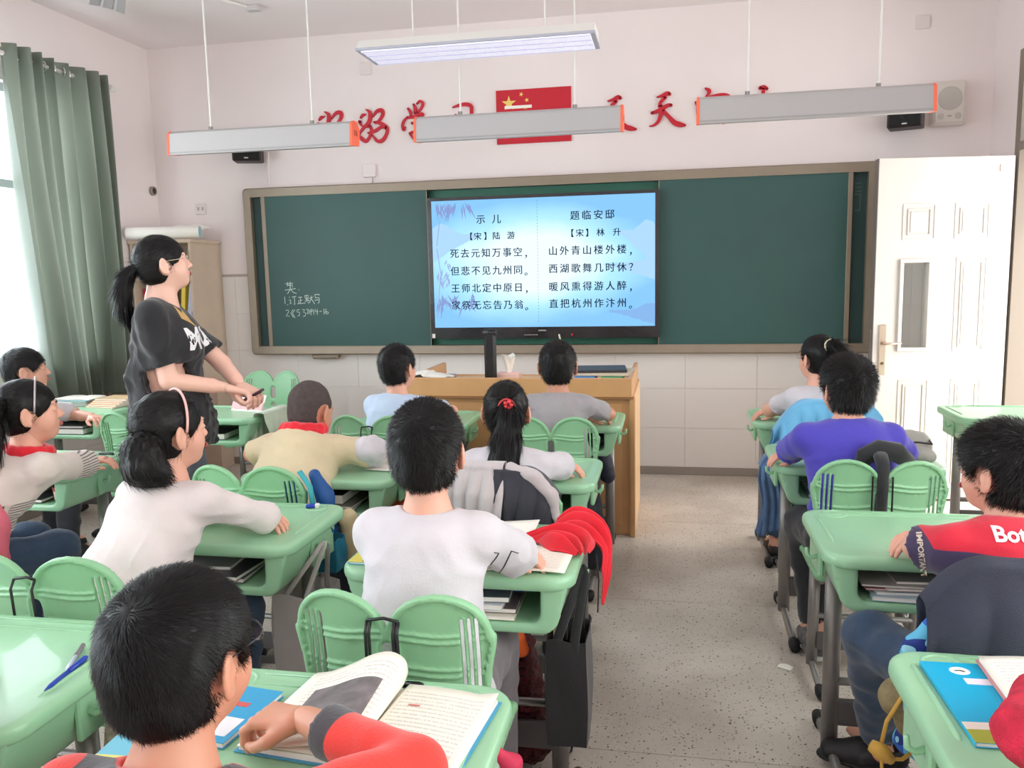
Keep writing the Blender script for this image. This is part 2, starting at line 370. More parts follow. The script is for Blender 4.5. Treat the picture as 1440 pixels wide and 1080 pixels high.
# door frame with transom in the right wall, leaf swung open along the front wall
dfr_m = M('door_frame_taupe', (132, 120, 108), .5)
q = MB(); q.box(XR-.01, 5.29, 0, XR+.25, 5.36, 2.64).box(XR-.01, 4.15, 0, XR+.25, 4.21, 2.64).box(XR-.01, 4.21, 2.07, XR+.25, 5.29, 2.12).box(XR-.01, 4.21, 2.58, XR+.25, 5.29, 2.64)
d1 = struct(q.obj('door_1', dfr_m)); MB().box(XR+.1, 4.21, 2.12, XR+.108, 5.29, 2.58).obj('transom_pane', glass_m, d1)
dm = M('door_cream', (212, 205, 198), .42, var=.02); dl = empty('door_2', None, None, (XR-.025, 5.30, .015), math.radians(180+9.5)); dl['kind'] = 'structure'
del_ = [dl]
# leaf in local coords: x 0..0.80 from the hinge, room face toward +y (after the half turn it faces the camera)
LW, LH, LT = .775, 2.03, .05; wx0, wx1, wz0, wz1 = .47, .615, .93, 1.43
q = MB(); q.box(0, -LT, 0, wx0, 0, LH).box(wx1, -LT, 0, LW, 0, LH).box(wx0, -LT, 0, wx1, 0, wz0).box(wx0, -LT, wz1, wx1, 0, LH)
q.obj('door_leaf', dm, dl)
MB().box(LW, -LT-.002, 0, LW+.004, .0, LH).obj('edge_strip', M('door_edge_grey', (120, 110, 104), .5), dl)
for (a, b, c, d) in ((.13, .33, 1.56, 1.77), (.44, .63, 1.56, 1.77), (.13, .31, .90, 1.46), (.44, .62, .07, .74), (.13, .31, .07, .74)):
    q = MB()
    for i, (ins, y) in enumerate(((0, .004), (.028, .006))):
        A, B, C_, D_ = a+ins, b-ins, c+ins, d-ins; w_ = .009 if i == 0 else .007
        q.box(A, 0, C_, B, y, C_+w_, b=.002).box(A, 0, D_-w_, B, y, D_, b=.002).box(A, 0, C_+w_, A+w_, y, D_-w_, b=.002).box(B-w_, 0, C_+w_, B, y, D_-w_, b=.002)
    q.box(a+.045, 0, c+.045, b-.045, .004, d-.045, b=.002); q.obj('raised_panel', dm, dl)
q = MB(); q.box(wx0-.022, 0, wz0-.022, wx1+.022, .014, wz0, b=.003).box(wx0-.022, 0, wz1, wx1+.022, .014, wz1+.022, b=.003).box(wx0-.022, 0, wz0, wx0, .014, wz1, b=.003).box(wx1, 0, wz0, wx1+.022, .014, wz1, b=.003); q.obj('vision_frame', dm, dl)
MB().box(wx0, -.03, wz0, wx1, -.026, wz1).obj('vision_pane', glass_m, dl)
hp = MB().box(.700, 0, .77, .742, .010, 1.07, b=.004).obj('lock_plate', M('brushed_champagne', (206, 184, 166), .3, .7), dl)
q2 = MB(); q2.tube([(.721, .01, 0.96), (.721, .05, 0.96)], .010, 10).tube([(.735, .052, .96), (.70, .054, .96), (.63, .05, .962)], [.010, .010, .008], 10, sq=.7)
q2.obj('door_handle', M('brushed_champagne', (0, 0, 0)), hp, smooth=True)
MB().tube([(.721, .009, .84), (.721, .013, .84)], .009, 12).obj('keyhole', M('dark_brass', (120, 80, 60), .4, .6), hp)
MB().box(LW+.003, -.035, .80, LW+.006, -.015, 1.04).obj('strike_plate', steel_m, dl)
MB().box(.035, .0, 1.94, .085, .006, 1.98, b=.002).obj('door_sticker', M('pale_pink', (232, 206, 198), .6), dl)
# ------------------------------------------------------------------ chalkboard
bx0, bx1, bz0, bz1 = -3.095, 1.305, .867, 2.094; t = .058; yb = YF
cb = empty('chalkboard', 'long green sliding chalkboard with taupe metal frame on the front wall', 'chalkboard', (-.9, YF, bz0))
def lb(m, name, mat, **k): o = m.obj(name, mat, cb, **k); o.location = (.9, -YF, -bz0); return o
def rframe(x0, x1, z0, z1, w, y0, y1, rc=.03):
    q = MB()
    def rr(a, b, c, d, r):
        return [(a+r-r*math.cos(u), c+r-r*math.sin(u)) for u in np.linspace(0, R90, 5)]+[(b-r+r*math.sin(u), c+r-r*math.cos(u)) for u in np.linspace(0, R90, 5)]+[(b-r+r*math.cos(u), d-r+r*math.sin(u)) for u in np.linspace(0, R90, 5)]+[(a+r-r*math.sin(u), d-r+r*math.cos(u)) for u in np.linspace(0, R90, 5)]
    O = rr(x0, x1, z0, z1, rc); I = rr(x0+w, x1-w, z0+w, z1-w, max(.004, rc-w*.3)); n = len(O)
    O2 = rr(x0+.008, x1-.008, z0+.008, z1-.008, rc); v = [(x, y1, z) for x, z in O]+[(x, y0+.008, z) for x, z in O]+[(x, y0, z) for x, z in O2]+[(x, y0+.006, z) for x, z in I]+[(x, y1, z) for x, z in I]
    f = [(k*n+i, k*n+(i+1) % n, (k+1) % 5*n+(i+1) % n, (k+1) % 5*n+i) for k in range(5) for i in range(n)]
    return q.add(v, f)
lb(rframe(bx0, bx1, bz0, bz1, t, YF-.10, YF), 'board_frame', frame_m)
lb(MB().box(bx0+.04, YF-.02, bz0+.04, bx1-.04, YF-.005, bz1-.04), 'back_panel', boardb_m)
for x0, x1 in ((bx0+t, bx0+t+.07), (1.165, bx1-t)): lb(MB().box(x0, YF-.05, bz0+t, x1, YF-.022, bz1-t), 'side_strip', M('board_dark', (38, 68, 66), .5, var=.08))
for x0, x1, e in ((-2.955, -1.685, 0), (-.075, 1.155, 1)):
    p = lb(MB().box(x0, YF-.085, bz0+t+.004, x1, YF-.055, bz1-t-.004), 'sliding_panel', board_m)
    xx = x0 if e == 0 else x1-.03; fr = MB().box(xx, YF-.092, bz0+t+.004, xx+.03, YF-.05, bz1-t-.004, b=.003).obj('panel_edge', frame_m, p)
    xx = x1-.006 if e == 0 else x0; MB().box(xx, YF-.089, bz0+t+.004, xx+.006, YF-.05, bz1-t-.004).obj('panel_edge', frame_m, p)
for z in (bz0+t-.004, bz1-t-.006): lb(MB().box(bx0+t, YF-.094, z, bx1-t, YF-.03, z+.010), 'slide_rail', frame_m)
lb(MB().box(-2.62, YF-.08, bz0-.035, -2.42, YF-.01, bz0+.003, b=.008), 'bracket', frame_m)
chalk_m = M('chalk', (196, 214, 206), .9); chalk2_m = M('chalk_faint', (120, 150, 142), .9)
def chalk(name, strokes, ox, oz, sc, w, mat=None):
    q = MB()
    for s_ in strokes: q.tube([(ox+x*sc, YF-.0865, oz+z*sc) for x, z in s_], w, 5, sq=.3, up=(0, 1, 0))
    return lb(q, name, mat or chalk_m)
# handwriting measured off in units of a 1380x1080 tracing (x right, z down)
K = .00044; OX, OZ = -2.902, 1.492
def T(*s): return [[(x, -y) for x, y in st] for st in s]
chalk('chalk_line', T([(235, 225), (375, 215)], [(275, 195), (278, 245)], [(325, 190), (322, 300)], [(265, 265), (270, 250), (365, 245), (360, 285)], [(225, 330), (420, 305)], [(320, 250), (318, 320), (265, 390)], [(325, 315), (370, 370), (430, 390)], [(470, 325), (482, 330)]), OX, OZ, K, .0026)
chalk('chalk_line', T([(210, 440), (212, 560)], [(250, 575), (262, 582)], [(290, 445), (300, 455)], [(285, 500), (315, 490), (305, 565), (330, 545)], [(340, 450), (420, 435)], [(385, 445), (388, 575), (365, 560)], [(455, 455), (525, 450)], [(490, 455), (492, 555)], [(492, 505), (525, 500)], [(460, 500), (462, 555)], [(435, 560), (570, 552)],
      [(575, 425), (580, 470), (640, 465), (640, 420), (575, 425)], [(608, 420), (608, 515)], [(580, 495), (645, 488)], [(570, 520), (655, 510)], [(575, 540), (570, 555)], [(620, 540), (640, 555)], [(660, 470), (715, 460)], [(690, 430), (685, 480), (650, 550)], [(690, 480), (745, 570)], [(720, 440), (728, 448)],
      [(750, 425), (755, 412), (838, 410), (830, 430)], [(765, 430), (762, 470), (830, 465)], [(830, 468), (828, 540), (800, 560)], [(745, 510), (815, 500)]), OX, OZ, K, .0026)
chalk('chalk_line', T([(215, 670), (265, 665), (270, 690), (215, 770), (280, 765)], [(350, 655), (305, 715), (350, 790)], [(385, 660), (335, 715), (378, 800)], [(470, 660), (420, 665), (420, 700), (465, 705), (460, 755), (425, 765)], [(515, 660), (560, 665), (535, 705), (575, 715), (565, 765), (525, 775)], [(590, 650), (625, 690), (595, 735)], [(620, 650), (655, 690), (625, 735)],
      [(670, 660), (668, 755)], [(665, 665), (695, 655), (700, 685), (670, 700)], [(722, 660), (718, 745)], [(755, 655), (745, 700), (800, 695)], [(785, 660), (782, 750)], [(825, 695), (865, 690)], [(905, 650), (905, 745)], [(945, 650), (930, 715), (950, 740), (985, 725), (975, 700), (935, 708)]), OX, OZ, K, .0026)
q = MB()
for z in (1.96, 1.935, 1.91): q.tube([(1.175, YF-.053, z), (1.215, YF-.053, z+.004)], .0015, 4)
for a, b in (((1.172, 1.89), (1.208, 1.895)), ((1.208, 1.895), (1.206, 1.79)), ((1.206, 1.79), (1.176, 1.79))): q.tube([(a[0], YF-.053, a[1]), (b[0], YF-.053, b[1])], .0015, 4)
lb(q, 'chalk_scribble', chalk2_m)
# ------------------------------------------------------------------ wall display
tv = empty('wall_display', 'large black framed flat display showing two poems on the chalkboard', 'display', (-.865, YF-.095, .985))
def lt(m, name, mat, par=None, **k):
    o = m.obj(name, mat, par or tv, **k)
    if par is None: o.location = (.865, -(YF-.095), -.985)
    return o
tx0, tx1, tz0, tz1 = -1.665, -.065, .985, 1.965; sx0, sx1, sz0, sz1 = -1.635, -.095, 1.063, 1.943; ty = YF-.165
hb = MB(); hb.box(tx0, ty, tz0, tx1, YF-.095, sz0).box(tx0, ty, sz1, tx1, YF-.095, tz1).box(tx0, ty, sz0, sx0, YF-.095, sz1).box(sx1, ty, sz0, tx1, YF-.095, sz1).box(sx0, ty+.02, sz0, sx1, YF-.095, sz1)
lt(hb, 'bezel', M('display_black', (22, 20, 26), .25, coat=.3))
def screen_mat():
    m = bpy.data.materials.new('screen_image'); m.use_nodes = True; N = m.node_tree.nodes; L = m.node_tree.links; N.remove(N['Principled BSDF'])
    tc = N.new('ShaderNodeTexCoord'); sep = N.new('ShaderNodeSeparateXYZ'); L.new(tc.outputs['Generated'], sep.inputs[0])
    def ma(op, a, b, c=None):
        n = N.new('ShaderNodeMath'); n.operation = op
        for i, v in enumerate((a, b, c)):
            if v is None: continue
            if isinstance(v, (int, float)): n.inputs[i].default_value = v
            else: L.new(v, n.inputs[i])
        return n.outputs[0]
    u, v = sep.outputs[0], sep.outputs[2]
    ns = N.new('ShaderNodeTexNoise'); ns.inputs['Scale'].default_value = 2.6; ns.inputs['Detail'].default_value = 5; L.new(tc.outputs['Generated'], ns.inputs['Vector'])
    du = ma('ABSOLUTE', ma('SUBTRACT', u, .45), 0); dv = ma('ABSOLUTE', ma('SUBTRACT', v, .50), 0)
    k = ma('ADD', ma('ADD', ma('MULTIPLY', ma('POWER', du, 2), 2.4), ma('MULTIPLY', ma('POWER', dv, 2), 2.9)), ma('MULTIPLY', ma('SUBTRACT', ns.outputs['Fac'], .5), .55))
    r = N.new('ShaderNodeValToRGB'); e = r.color_ramp; e.elements[0].position = .08; e.elements[0].color = srgb(228, 248, 255); e.elements[1].position = .75; e.elements[1].color = srgb(132, 192, 236)
    x = e.elements.new(.35); x.color = srgb(172, 226, 252); L.new(k, r.inputs[0])
    em = N.new('ShaderNodeEmission'); em.inputs[1].default_value = 1.7; L.new(r.outputs[0], em.inputs[0]); L.new(em.outputs[0], N['Material Output'].inputs[0]); return m
scr = lt(MB().box(sx0, ty+.006, sz0, sx1, ty+.02, sz1), 'screen', screen_mat())
def emi(name, col, s=1.5):
    m = bpy.data.materials.new(name); m.use_nodes = True; N = m.node_tree.nodes; N.remove(N['Principled BSDF']); e = N.new('ShaderNodeEmission'); e.inputs[0].default_value = srgb(*col); e.inputs[1].default_value = s; m.node_tree.links.new(e.outputs[0], N['Material Output'].inputs[0]); return m
ink = emi('screen_ink', (34, 52, 84), 1.); pale1 = emi('screen_mountain_far', (176, 218, 250), 1.5); pale2 = emi('screen_mountain_near', (138, 184, 236)); leafm = emi('screen_bamboo', (140, 158, 212)); leaf2 = emi('screen_bamboo_pale', (160, 180, 226))
SW, SH = sx1-sx0, sz1-sz0
def su(u, v): return (sx0+u*SW, sz0+(1-v)*SH)
def sprint(name, polys, mat, d=.0):
    q = MB()
    for p in polys: q.add([(su(a, b)[0], ty+.0055-d, su(a, b)[1]) for a, b in p], [tuple(range(len(p)))])
    me = q.mesh(name); o = link(name, me, mat, scr); return o
random.seed(3)
def ridge(x0, x1, top, dep, amp, peak, side):
    n = 22; up = [(x0+(x1-x0)*i/n, top-amp*math.exp(-((i/n-peak)/.26)**2)-random.random()*.010) for i in range(n+1)]
    lo_ = [(x0+(x1-x0)*i/n, top+.004+dep*(1-(i/n if side else 1-i/n))**1.2+random.random()*.012) for i in range(n, -1, -1)]
    return up+lo_
sprint('mountain_print', [ridge(.001, .22, .27, .20, .09, .2, 1)], pale1, .0002); sprint('mountain_print', [ridge(.84, .999, .28, .26, .08, .8, 0)], pale1, .0002)
sprint('mountain_print', [ridge(.78, .999, .52, .12, .03, .9, 0)], pale1, .0004); sprint('mountain_print', [ridge(.80, .999, .88, .10, .05, .9, 0)], pale2, .0004)
def leaf(x, y, L, a, w=.0038):
    dx, dy = math.sin(a)*L, math.cos(a)*L*SW/SH; px, py = math.cos(a)*w, -math.sin(a)*w*SW/SH
    return [(x, y), (x+dx*.4+px, y+dy*.4+py), (x+dx, y+dy), (x+dx*.4-px, y+dy*.4-py)]
def bamboo(cx, cy, n, sx, sy, L, mat, d, sp=.6):
    ps = []
    for _ in range(n):
        x = min(max(cx+random.uniform(-sx, sx), .01), .99); y = min(max(cy+random.uniform(-sy, sy), .012), .9)
        p = leaf(x, y, L*random.uniform(.6, 1.2), random.uniform(-sp, sp)); 
        if all(.002 < a < .998 and .004 < b < .99 for a, b in p): ps.append(p)
    sprint('bamboo_print', ps, mat, d)
bamboo(.10, .02, 26, .085, .012, .075, leafm, .0006); bamboo(.05, .55, 16, .03, .10, .05, leaf2, .0006); bamboo(.10, .76, 26, .10, .05, .07, leafm, .0006); bamboo(.03, .80, 8, .02, .06, .07, leafm, .0008)
sprint('bamboo_print', [[(.045, .03), (.05, .03), (.022, .35), (.018, .35)], [(.018, .37), (.022, .37), (.045, .68), (.041, .68)], [(.03, .60), (.034, .60), (.014, .93), (.010, .93)]], leaf2, .0005)
sprint('divider_print', [[(.4835, .02+i*.0245), (.4855, .02+i*.0245), (.4855, .031+i*.0245), (.4835, .031+i*.0245)] for i in range(39)], emi('screen_divider', (110, 140, 170)), .0005)
def sline(chars, us, v, size):
    # each character placed on its own measured column
    V = []; Fc = []
    for c, u in zip(chars, us):
        m = text_mesh(c, size, off=0, align='CENTER'); mt = Matrix.Translation((su(u, v)[0], ty+.0042, su(u, v)[1]-.012 if c in '，。' else su(u, v)[1])) @ Matrix.Rotation(R90, 4, 'X'); m.transform(mt)
        for dx, dz in ((0, 0), (.0011, .0003), (-.0009, -.0004)):    # heavier brush weight
            n = len(V); V += [(p.co.x+dx, p.co.y+abs(dx)*.3, p.co.z+dz) for p in m.vertices]; Fc += [tuple(i+n for i in p.vertices) for p in m.polygons]
        bpy.data.meshes.remove(m)
    me = bpy.data.meshes.new('text_line'); me.from_pydata(V, [], Fc); link('text_line', me, ink, scr)
z = .066
sline('示儿', [.228, .300], .158, z)
sline('【宋】陆游', [.172, .212, .258, .298, .365], .287, .056)
for s_, v_ in (('死去元知万事空，', .418), ('但悲不见九州同。', .556), ('王师北定中原日，', .693), ('家祭无忘告乃翁。', .828)): sline(s_, [.102+.0487*i for i in range(8)], v_, z)
sline('题临安邸', [.652, .703, .755, .805], .152, z)
sline('【宋】林升', [.630, .673, .716, .764, .835], .285, .056)
for s_, v_ in (('山外青山楼外楼，', .417), ('西湖歌舞几时休？', .553), ('暖风熏得游人醉，', .693), ('直把杭州作汴州。', .825)): sline(s_, [.553+.0505*i for i in range(8)], v_, z)
q = MB()
for i in range(9): q.box(-.99+i*.011-.0022+0, ty-.001, 1.006, -.99+i*.011+.0022, ty, 1.010)
lt(q, 'button_row', white_m)
lt(MB().tube([(-.658, ty-.003, 1.008), (-.658, ty+.002, 1.008)], .006, 10), 'power_light', emi('red_led', (255, 60, 60), 1.2))
lt(MB().box(-.892, ty-.001, 1.034, -.838, ty, 1.043), 'brand_mark', M('grey_print', (150, 150, 152), .5))
lt(MB().box(tx0+.008, ty-.002, .99, tx0+.03, ty, 1.02), 'rating_sticker', white_m)
lt(MB().tube([(-.748, ty-.004, 1.012), (-.74, ty-.006, .975)], .006, 8), 'hanging_pen', M('pen_pale', (226, 226, 200), .5))
# ------------------------------------------------------------------ things on the front wall
CHARS=[[[(-2.454,2.621,0.0085),(-2.425,2.597,0.0256),(-2.435,2.536,0.0277),(-2.483,2.492,0.0192),(-2.518,2.447,0.0171),(-2.499,2.421,0.0277),(-2.467,2.4,0.0235),(-2.438,2.429,0.0171),(-2.42,2.467,0.0235),(-2.43,2.506,0.0171)],[(-2.507,2.54,0.0235),(-2.498,2.515,0.0149),(-2.464,2.5,0.0107),(-2.438,2.499,0.0085)],[(-2.5,2.565,0.0107),(-2.482,2.583,0.0213),(-2.459,2.588,0.0085)],[(-2.406,2.568,0.0085),(-2.371,2.605,0.0213),(-2.335,2.608,0.0299),(-2.329,2.578,0.0235),(-2.359,2.539,0.0171),(-2.388,2.523,0.0128)],[(-2.396,2.53,0.0149),(-2.354,2.523,0.0256),(-2.313,2.496,0.0299),(-2.298,2.474,0.0213),(-2.313,2.43,0.0213),(-2.342,2.398,0.0256),(-2.377,2.396,0.0213),(-2.401,2.421,0.0149),(-2.419,2.442,0.0107)],[(-2.445,2.457,0.0128),(-2.393,2.468,0.0213),(-2.343,2.494,0.0192),(-2.301,2.485,0.0277)]],[[(-2.139,2.619,0.0085),(-2.11,2.595,0.0256),(-2.12,2.534,0.0277),(-2.166,2.491,0.0192),(-2.201,2.447,0.0171),(-2.182,2.42,0.0277),(-2.15,2.4,0.0235),(-2.122,2.428,0.0171),(-2.104,2.466,0.0235),(-2.114,2.505,0.0171)],[(-2.19,2.538,0.0235),(-2.181,2.514,0.0149),(-2.148,2.499,0.0107),(-2.122,2.497,0.0085)],[(-2.183,2.563,0.0107),(-2.166,2.581,0.0213),(-2.144,2.586,0.0085)],[(-2.091,2.566,0.0085),(-2.058,2.603,0.0213),(-2.022,2.605,0.0299),(-2.016,2.576,0.0235),(-2.045,2.537,0.0171),(-2.073,2.521,0.0128)],[(-2.081,2.528,0.0149),(-2.04,2.521,0.0256),(-2.0,2.495,0.0299),(-1.985,2.473,0.0213),(-1.999,2.43,0.0213),(-2.028,2.398,0.0256),(-2.062,2.395,0.0213),(-2.086,2.421,0.0149),(-2.103,2.441,0.0107)],[(-2.129,2.456,0.0128),(-2.078,2.467,0.0213),(-2.029,2.492,0.0192),(-1.988,2.484,0.0277)]],[[(-1.825,2.608,0.0149),(-1.808,2.58,0.0213),(-1.806,2.553,0.0149)],[(-1.783,2.633,0.0149),(-1.772,2.605,0.0235),(-1.777,2.573,0.0149)],[(-1.759,2.637,0.0107),(-1.736,2.654,0.0149),(-1.716,2.637,0.0213),(-1.726,2.608,0.0171),(-1.758,2.575,0.0149)],[(-1.829,2.551,0.0128),(-1.857,2.527,0.0171),(-1.871,2.492,0.0192),(-1.863,2.462,0.0171),(-1.851,2.483,0.0085)],[(-1.836,2.544,0.0149),(-1.786,2.549,0.0192),(-1.727,2.567,0.0192),(-1.719,2.556,0.0149),(-1.751,2.539,0.0107)],[(-1.799,2.506,0.0171),(-1.752,2.514,0.0213),(-1.749,2.501,0.0149),(-1.78,2.486,0.0149)],[(-1.777,2.49,0.0171),(-1.743,2.46,0.0213),(-1.733,2.419,0.0213),(-1.757,2.382,0.0213),(-1.792,2.4,0.0149),(-1.817,2.434,0.0149)],[(-1.82,2.438,0.0128),(-1.772,2.448,0.0213),(-1.705,2.447,0.0128)]],[[(-1.499,2.597,0.0085),(-1.456,2.608,0.0192),(-1.404,2.613,0.0256),(-1.367,2.598,0.0256),(-1.364,2.561,0.0235),(-1.37,2.497,0.0213),(-1.379,2.433,0.0256),(-1.401,2.399,0.0171),(-1.433,2.425,0.0171),(-1.461,2.445,0.0085)],[(-1.48,2.546,0.0128),(-1.452,2.528,0.0213),(-1.441,2.515,0.0107)],[(-1.524,2.441,0.0149),(-1.489,2.455,0.0213),(-1.431,2.489,0.0149)]],[[(-0.415,2.576,0.0085),(-0.381,2.584,0.0192),(-0.347,2.597,0.0277),(-0.33,2.591,0.0192)],[(-0.36,2.573,0.0213),(-0.392,2.542,0.0213),(-0.405,2.517,0.0128)],[(-0.451,2.475,0.0192),(-0.419,2.483,0.0235),(-0.376,2.502,0.0256),(-0.344,2.518,0.0235),(-0.32,2.519,0.0192)],[(-0.39,2.521,0.0213),(-0.39,2.464,0.0277),(-0.408,2.418,0.0213),(-0.437,2.394,0.0149),(-0.467,2.387,0.0064)],[(-0.376,2.489,0.0192),(-0.334,2.44,0.0256),(-0.297,2.402,0.032),(-0.26,2.388,0.032),(-0.228,2.382,0.0149)]],[[(-0.087,2.582,0.0085),(-0.054,2.59,0.0192),(-0.021,2.602,0.0277),(-0.004,2.597,0.0192)],[(-0.033,2.579,0.0213),(-0.064,2.548,0.0213),(-0.076,2.523,0.0128)],[(-0.121,2.482,0.0192),(-0.09,2.49,0.0235),(-0.048,2.509,0.0256),(-0.017,2.525,0.0235),(0.006,2.526,0.0192)],[(-0.062,2.528,0.0213),(-0.062,2.472,0.0277),(-0.079,2.426,0.0213),(-0.107,2.402,0.0149),(-0.137,2.396,0.0064)],[(-0.048,2.496,0.0192),(-0.007,2.448,0.0256),(0.03,2.41,0.032),(0.066,2.396,0.032),(0.097,2.39,0.0149)]],[[(0.228,2.62,0.0107),(0.252,2.602,0.0256),(0.244,2.58,0.0171),(0.219,2.554,0.0085)],[(0.165,2.535,0.0128),(0.183,2.498,0.0213),(0.192,2.457,0.0235),(0.196,2.427,0.0128)],[(0.191,2.543,0.0085),(0.254,2.562,0.0171),(0.335,2.57,0.0256),(0.381,2.552,0.0256),(0.382,2.492,0.0235),(0.372,2.437,0.0256),(0.349,2.395,0.0213),(0.319,2.417,0.0171),(0.286,2.435,0.0085)],[(0.232,2.516,0.0107),(0.24,2.48,0.0192),(0.247,2.441,0.0256),(0.276,2.456,0.0171),(0.301,2.468,0.0171),(0.305,2.506,0.0149),(0.239,2.52,0.0085)]],[[(0.575,2.6,0.0213),(0.599,2.604,0.0256),(0.62,2.593,0.0171)],[(0.597,2.599,0.0213),(0.596,2.529,0.0235),(0.602,2.459,0.0256)],[(0.601,2.534,0.0149),(0.64,2.539,0.0235),(0.67,2.54,0.0149)],[(0.508,2.423,0.0299),(0.543,2.438,0.032),(0.592,2.454,0.032),(0.607,2.454,0.0363),(0.652,2.454,0.0277),(0.691,2.454,0.0363),(0.718,2.445,0.0363)]]]
def cr_spline(pts, n=7):
    out = []
    P = [pts[0]]+list(pts)+[pts[-1]]
    for i in range(1, len(P)-2):
        p0, p1, p2, p3 = [np.array(P[i+k-1], float) for k in range(4)]
        for j in range(n):
            t = j/n; out.append(.5*((2*p1)+(-p0+p2)*t+(2*p0-5*p1+4*p2-p3)*t*t+(-p0+3*p1-3*p2+p3)*t**3))
    out.append(np.array(P[-2], float)); return out
def brush(name, strokes, label, mat):
    q = MB(); cx = sum(p[0] for s_ in strokes for p in s_)/sum(len(s_) for s_ in strokes); cz = min(p[1] for s_ in strokes for p in s_)
    for k, s_ in enumerate(strokes):
        c = cr_spline(s_); L_, R_ = [], []
        for i, p in enumerate(c):
            d = c[min(i+1, len(c)-1)]-c[max(i-1, 0)]; l = math.hypot(d[0], d[1])+1e-9; nx, nz = -d[1]/l, d[0]/l; w = max(.0025, p[2]/2)
            L_.append((p[0]+nx*w-cx, p[1]+nz*w-cz)); R_.append((p[0]-nx*w-cx, p[1]-nz*w-cz))
        for i in range(len(c)-1):
            y0 = -.014-.0004*k; a, b, c_, d_ = L_[i], L_[i+1], R_[i+1], R_[i]
            q.add([(p[0], y0, p[1]) for p in (a, b, c_, d_)]+[(p[0], 0, p[1]) for p in (a, b, c_, d_)], [(0, 1, 2, 3), (7, 6, 5, 4), (0, 4, 5, 1), (2, 6, 7, 3), (3, 7, 4, 0), (1, 5, 6, 2)])
        for p in (c[0], c[-1]):
            w = max(.0025, p[2]/2); q.lathe([(w, 0), (w, .014+.0004*k)], 10, (p[0]-cx, 0, p[1]-cz), axis='y')
    o = q.obj(name, mat, None, loc=(cx, YF-.001, cz)); return tag(o, label, 'wall lettering', 'red brush characters of the wall motto')
for c, lab in zip(CHARS, ('red wall character hao half behind the left lamp, first of the motto', 'red wall character hao fully visible, second of the motto', 'red wall character xue touching the end of the middle lamp', 'red wall character xi behind the middle lamp, nearest left of the flag', 'red wall character tian crossed by the middle lamp end, just right of the flag', 'red wall character tian fully visible between two lamps', 'red wall character xiang at the orange end of the right lamp', 'red wall character shang behind the right lamp, last of the motto')):
    brush('wall_character', c, lab, red_m)
fl = empty('flag_board', 'red flag board with yellow stars and a white slip, centre of the wall motto', 'flag', (-1.187, YF-.001, 2.328))
MB().box(0, -.010, 0, .522, 0, .362).obj('flag_panel', red_m, fl)
MB().box(.06, -.0125, .235, .25, -.0102, .255).obj('white_slip', paper_m, fl)
def star(cx, cz, r, a0): return [(cx+(r if i % 2 == 0 else r*.38)*math.sin(a0+i*math.pi/5), cz+(r if i % 2 == 0 else r*.38)*math.cos(a0+i*math.pi/5)) for i in range(10)]
MB().prism(star(.090, .272, .052, 0), -.0115, -.0100).obj('star', yellow_m, fl)
for a, b, r_ in ((.178, .328, .35), (.216, .288, .9), (.205, .240, 0), (.170, .205, .4)): MB().prism(star(a, b, .017, r_), -.0115, -.0100).obj('star', yellow_m, fl)
# loudspeakers
def black_speaker(x, rz, label):
    t_ = empty('loudspeaker', label, 'speaker', (x, YF, 2.275), 0, 'black wall loudspeakers')
    R = Matrix.Rotation(rz, 3, 'Z'); o = Vector((0, -.14, 0))
    MB().box(-.10, -.075, 0, .10, .075, .15, b=.008, R=R, o=o).obj('cabinet', M('speaker_walnut', (46, 34, 34), .5), t_)
    MB().box(-.088, -.083, .008, .088, -.074, .142, b=.005, R=R, o=o).obj('grille', M('speaker_mesh', (16, 16, 18), .8, bump=.6, bscale=700), t_)
    MB().box(-.014, -.0850, .016, .014, -.0825, .024, R=R, o=o).obj('badge', M('badge_silver', (200, 200, 200), .4), t_)
    MB().tube([(0, 0, .07), (0, -.10, .07)], .012, 8).obj('wall_bracket', black_m, t_)
black_speaker(-3.005, .32, 'small black loudspeaker under the left hanging lamp')
black_speaker(1.44, -.34, 'small black loudspeaker beside the white wall speaker')
ws = empty('wall_speaker', 'square white wall speaker with round grille above the door', 'speaker', (1.705, YF, 2.295))
MB().box(-.095, -.085, 0, .095, 0, .265, b=.01).obj('cabinet', M('speaker_white', (222, 214, 206), .5), ws)
MB().box(-.083, -.092, .012, .083, -.084, .253, b=.004).obj('front_panel', M('speaker_front', (212, 204, 196), .6), ws)
MB().lathe([(.072, 0), (.070, .004), (.064, .005)], 32, (0, -.091, .158), axis='y').obj('grille', M('speaker_cone', (194, 187, 180), .8, bump=.6, bscale=600), ws)
for x in (-.05, .05): MB().lathe([(.020, 0), (.018, .004)], 20, (x, -.091, .052), axis='y').obj('tweeter', M('speaker_cone', (0, 0, 0)), ws, smooth=False)
MB().box(-.012, -.0935, .048, .012, -.0915, .056).obj('badge', M('grey_print', (150, 150, 152)), ws)
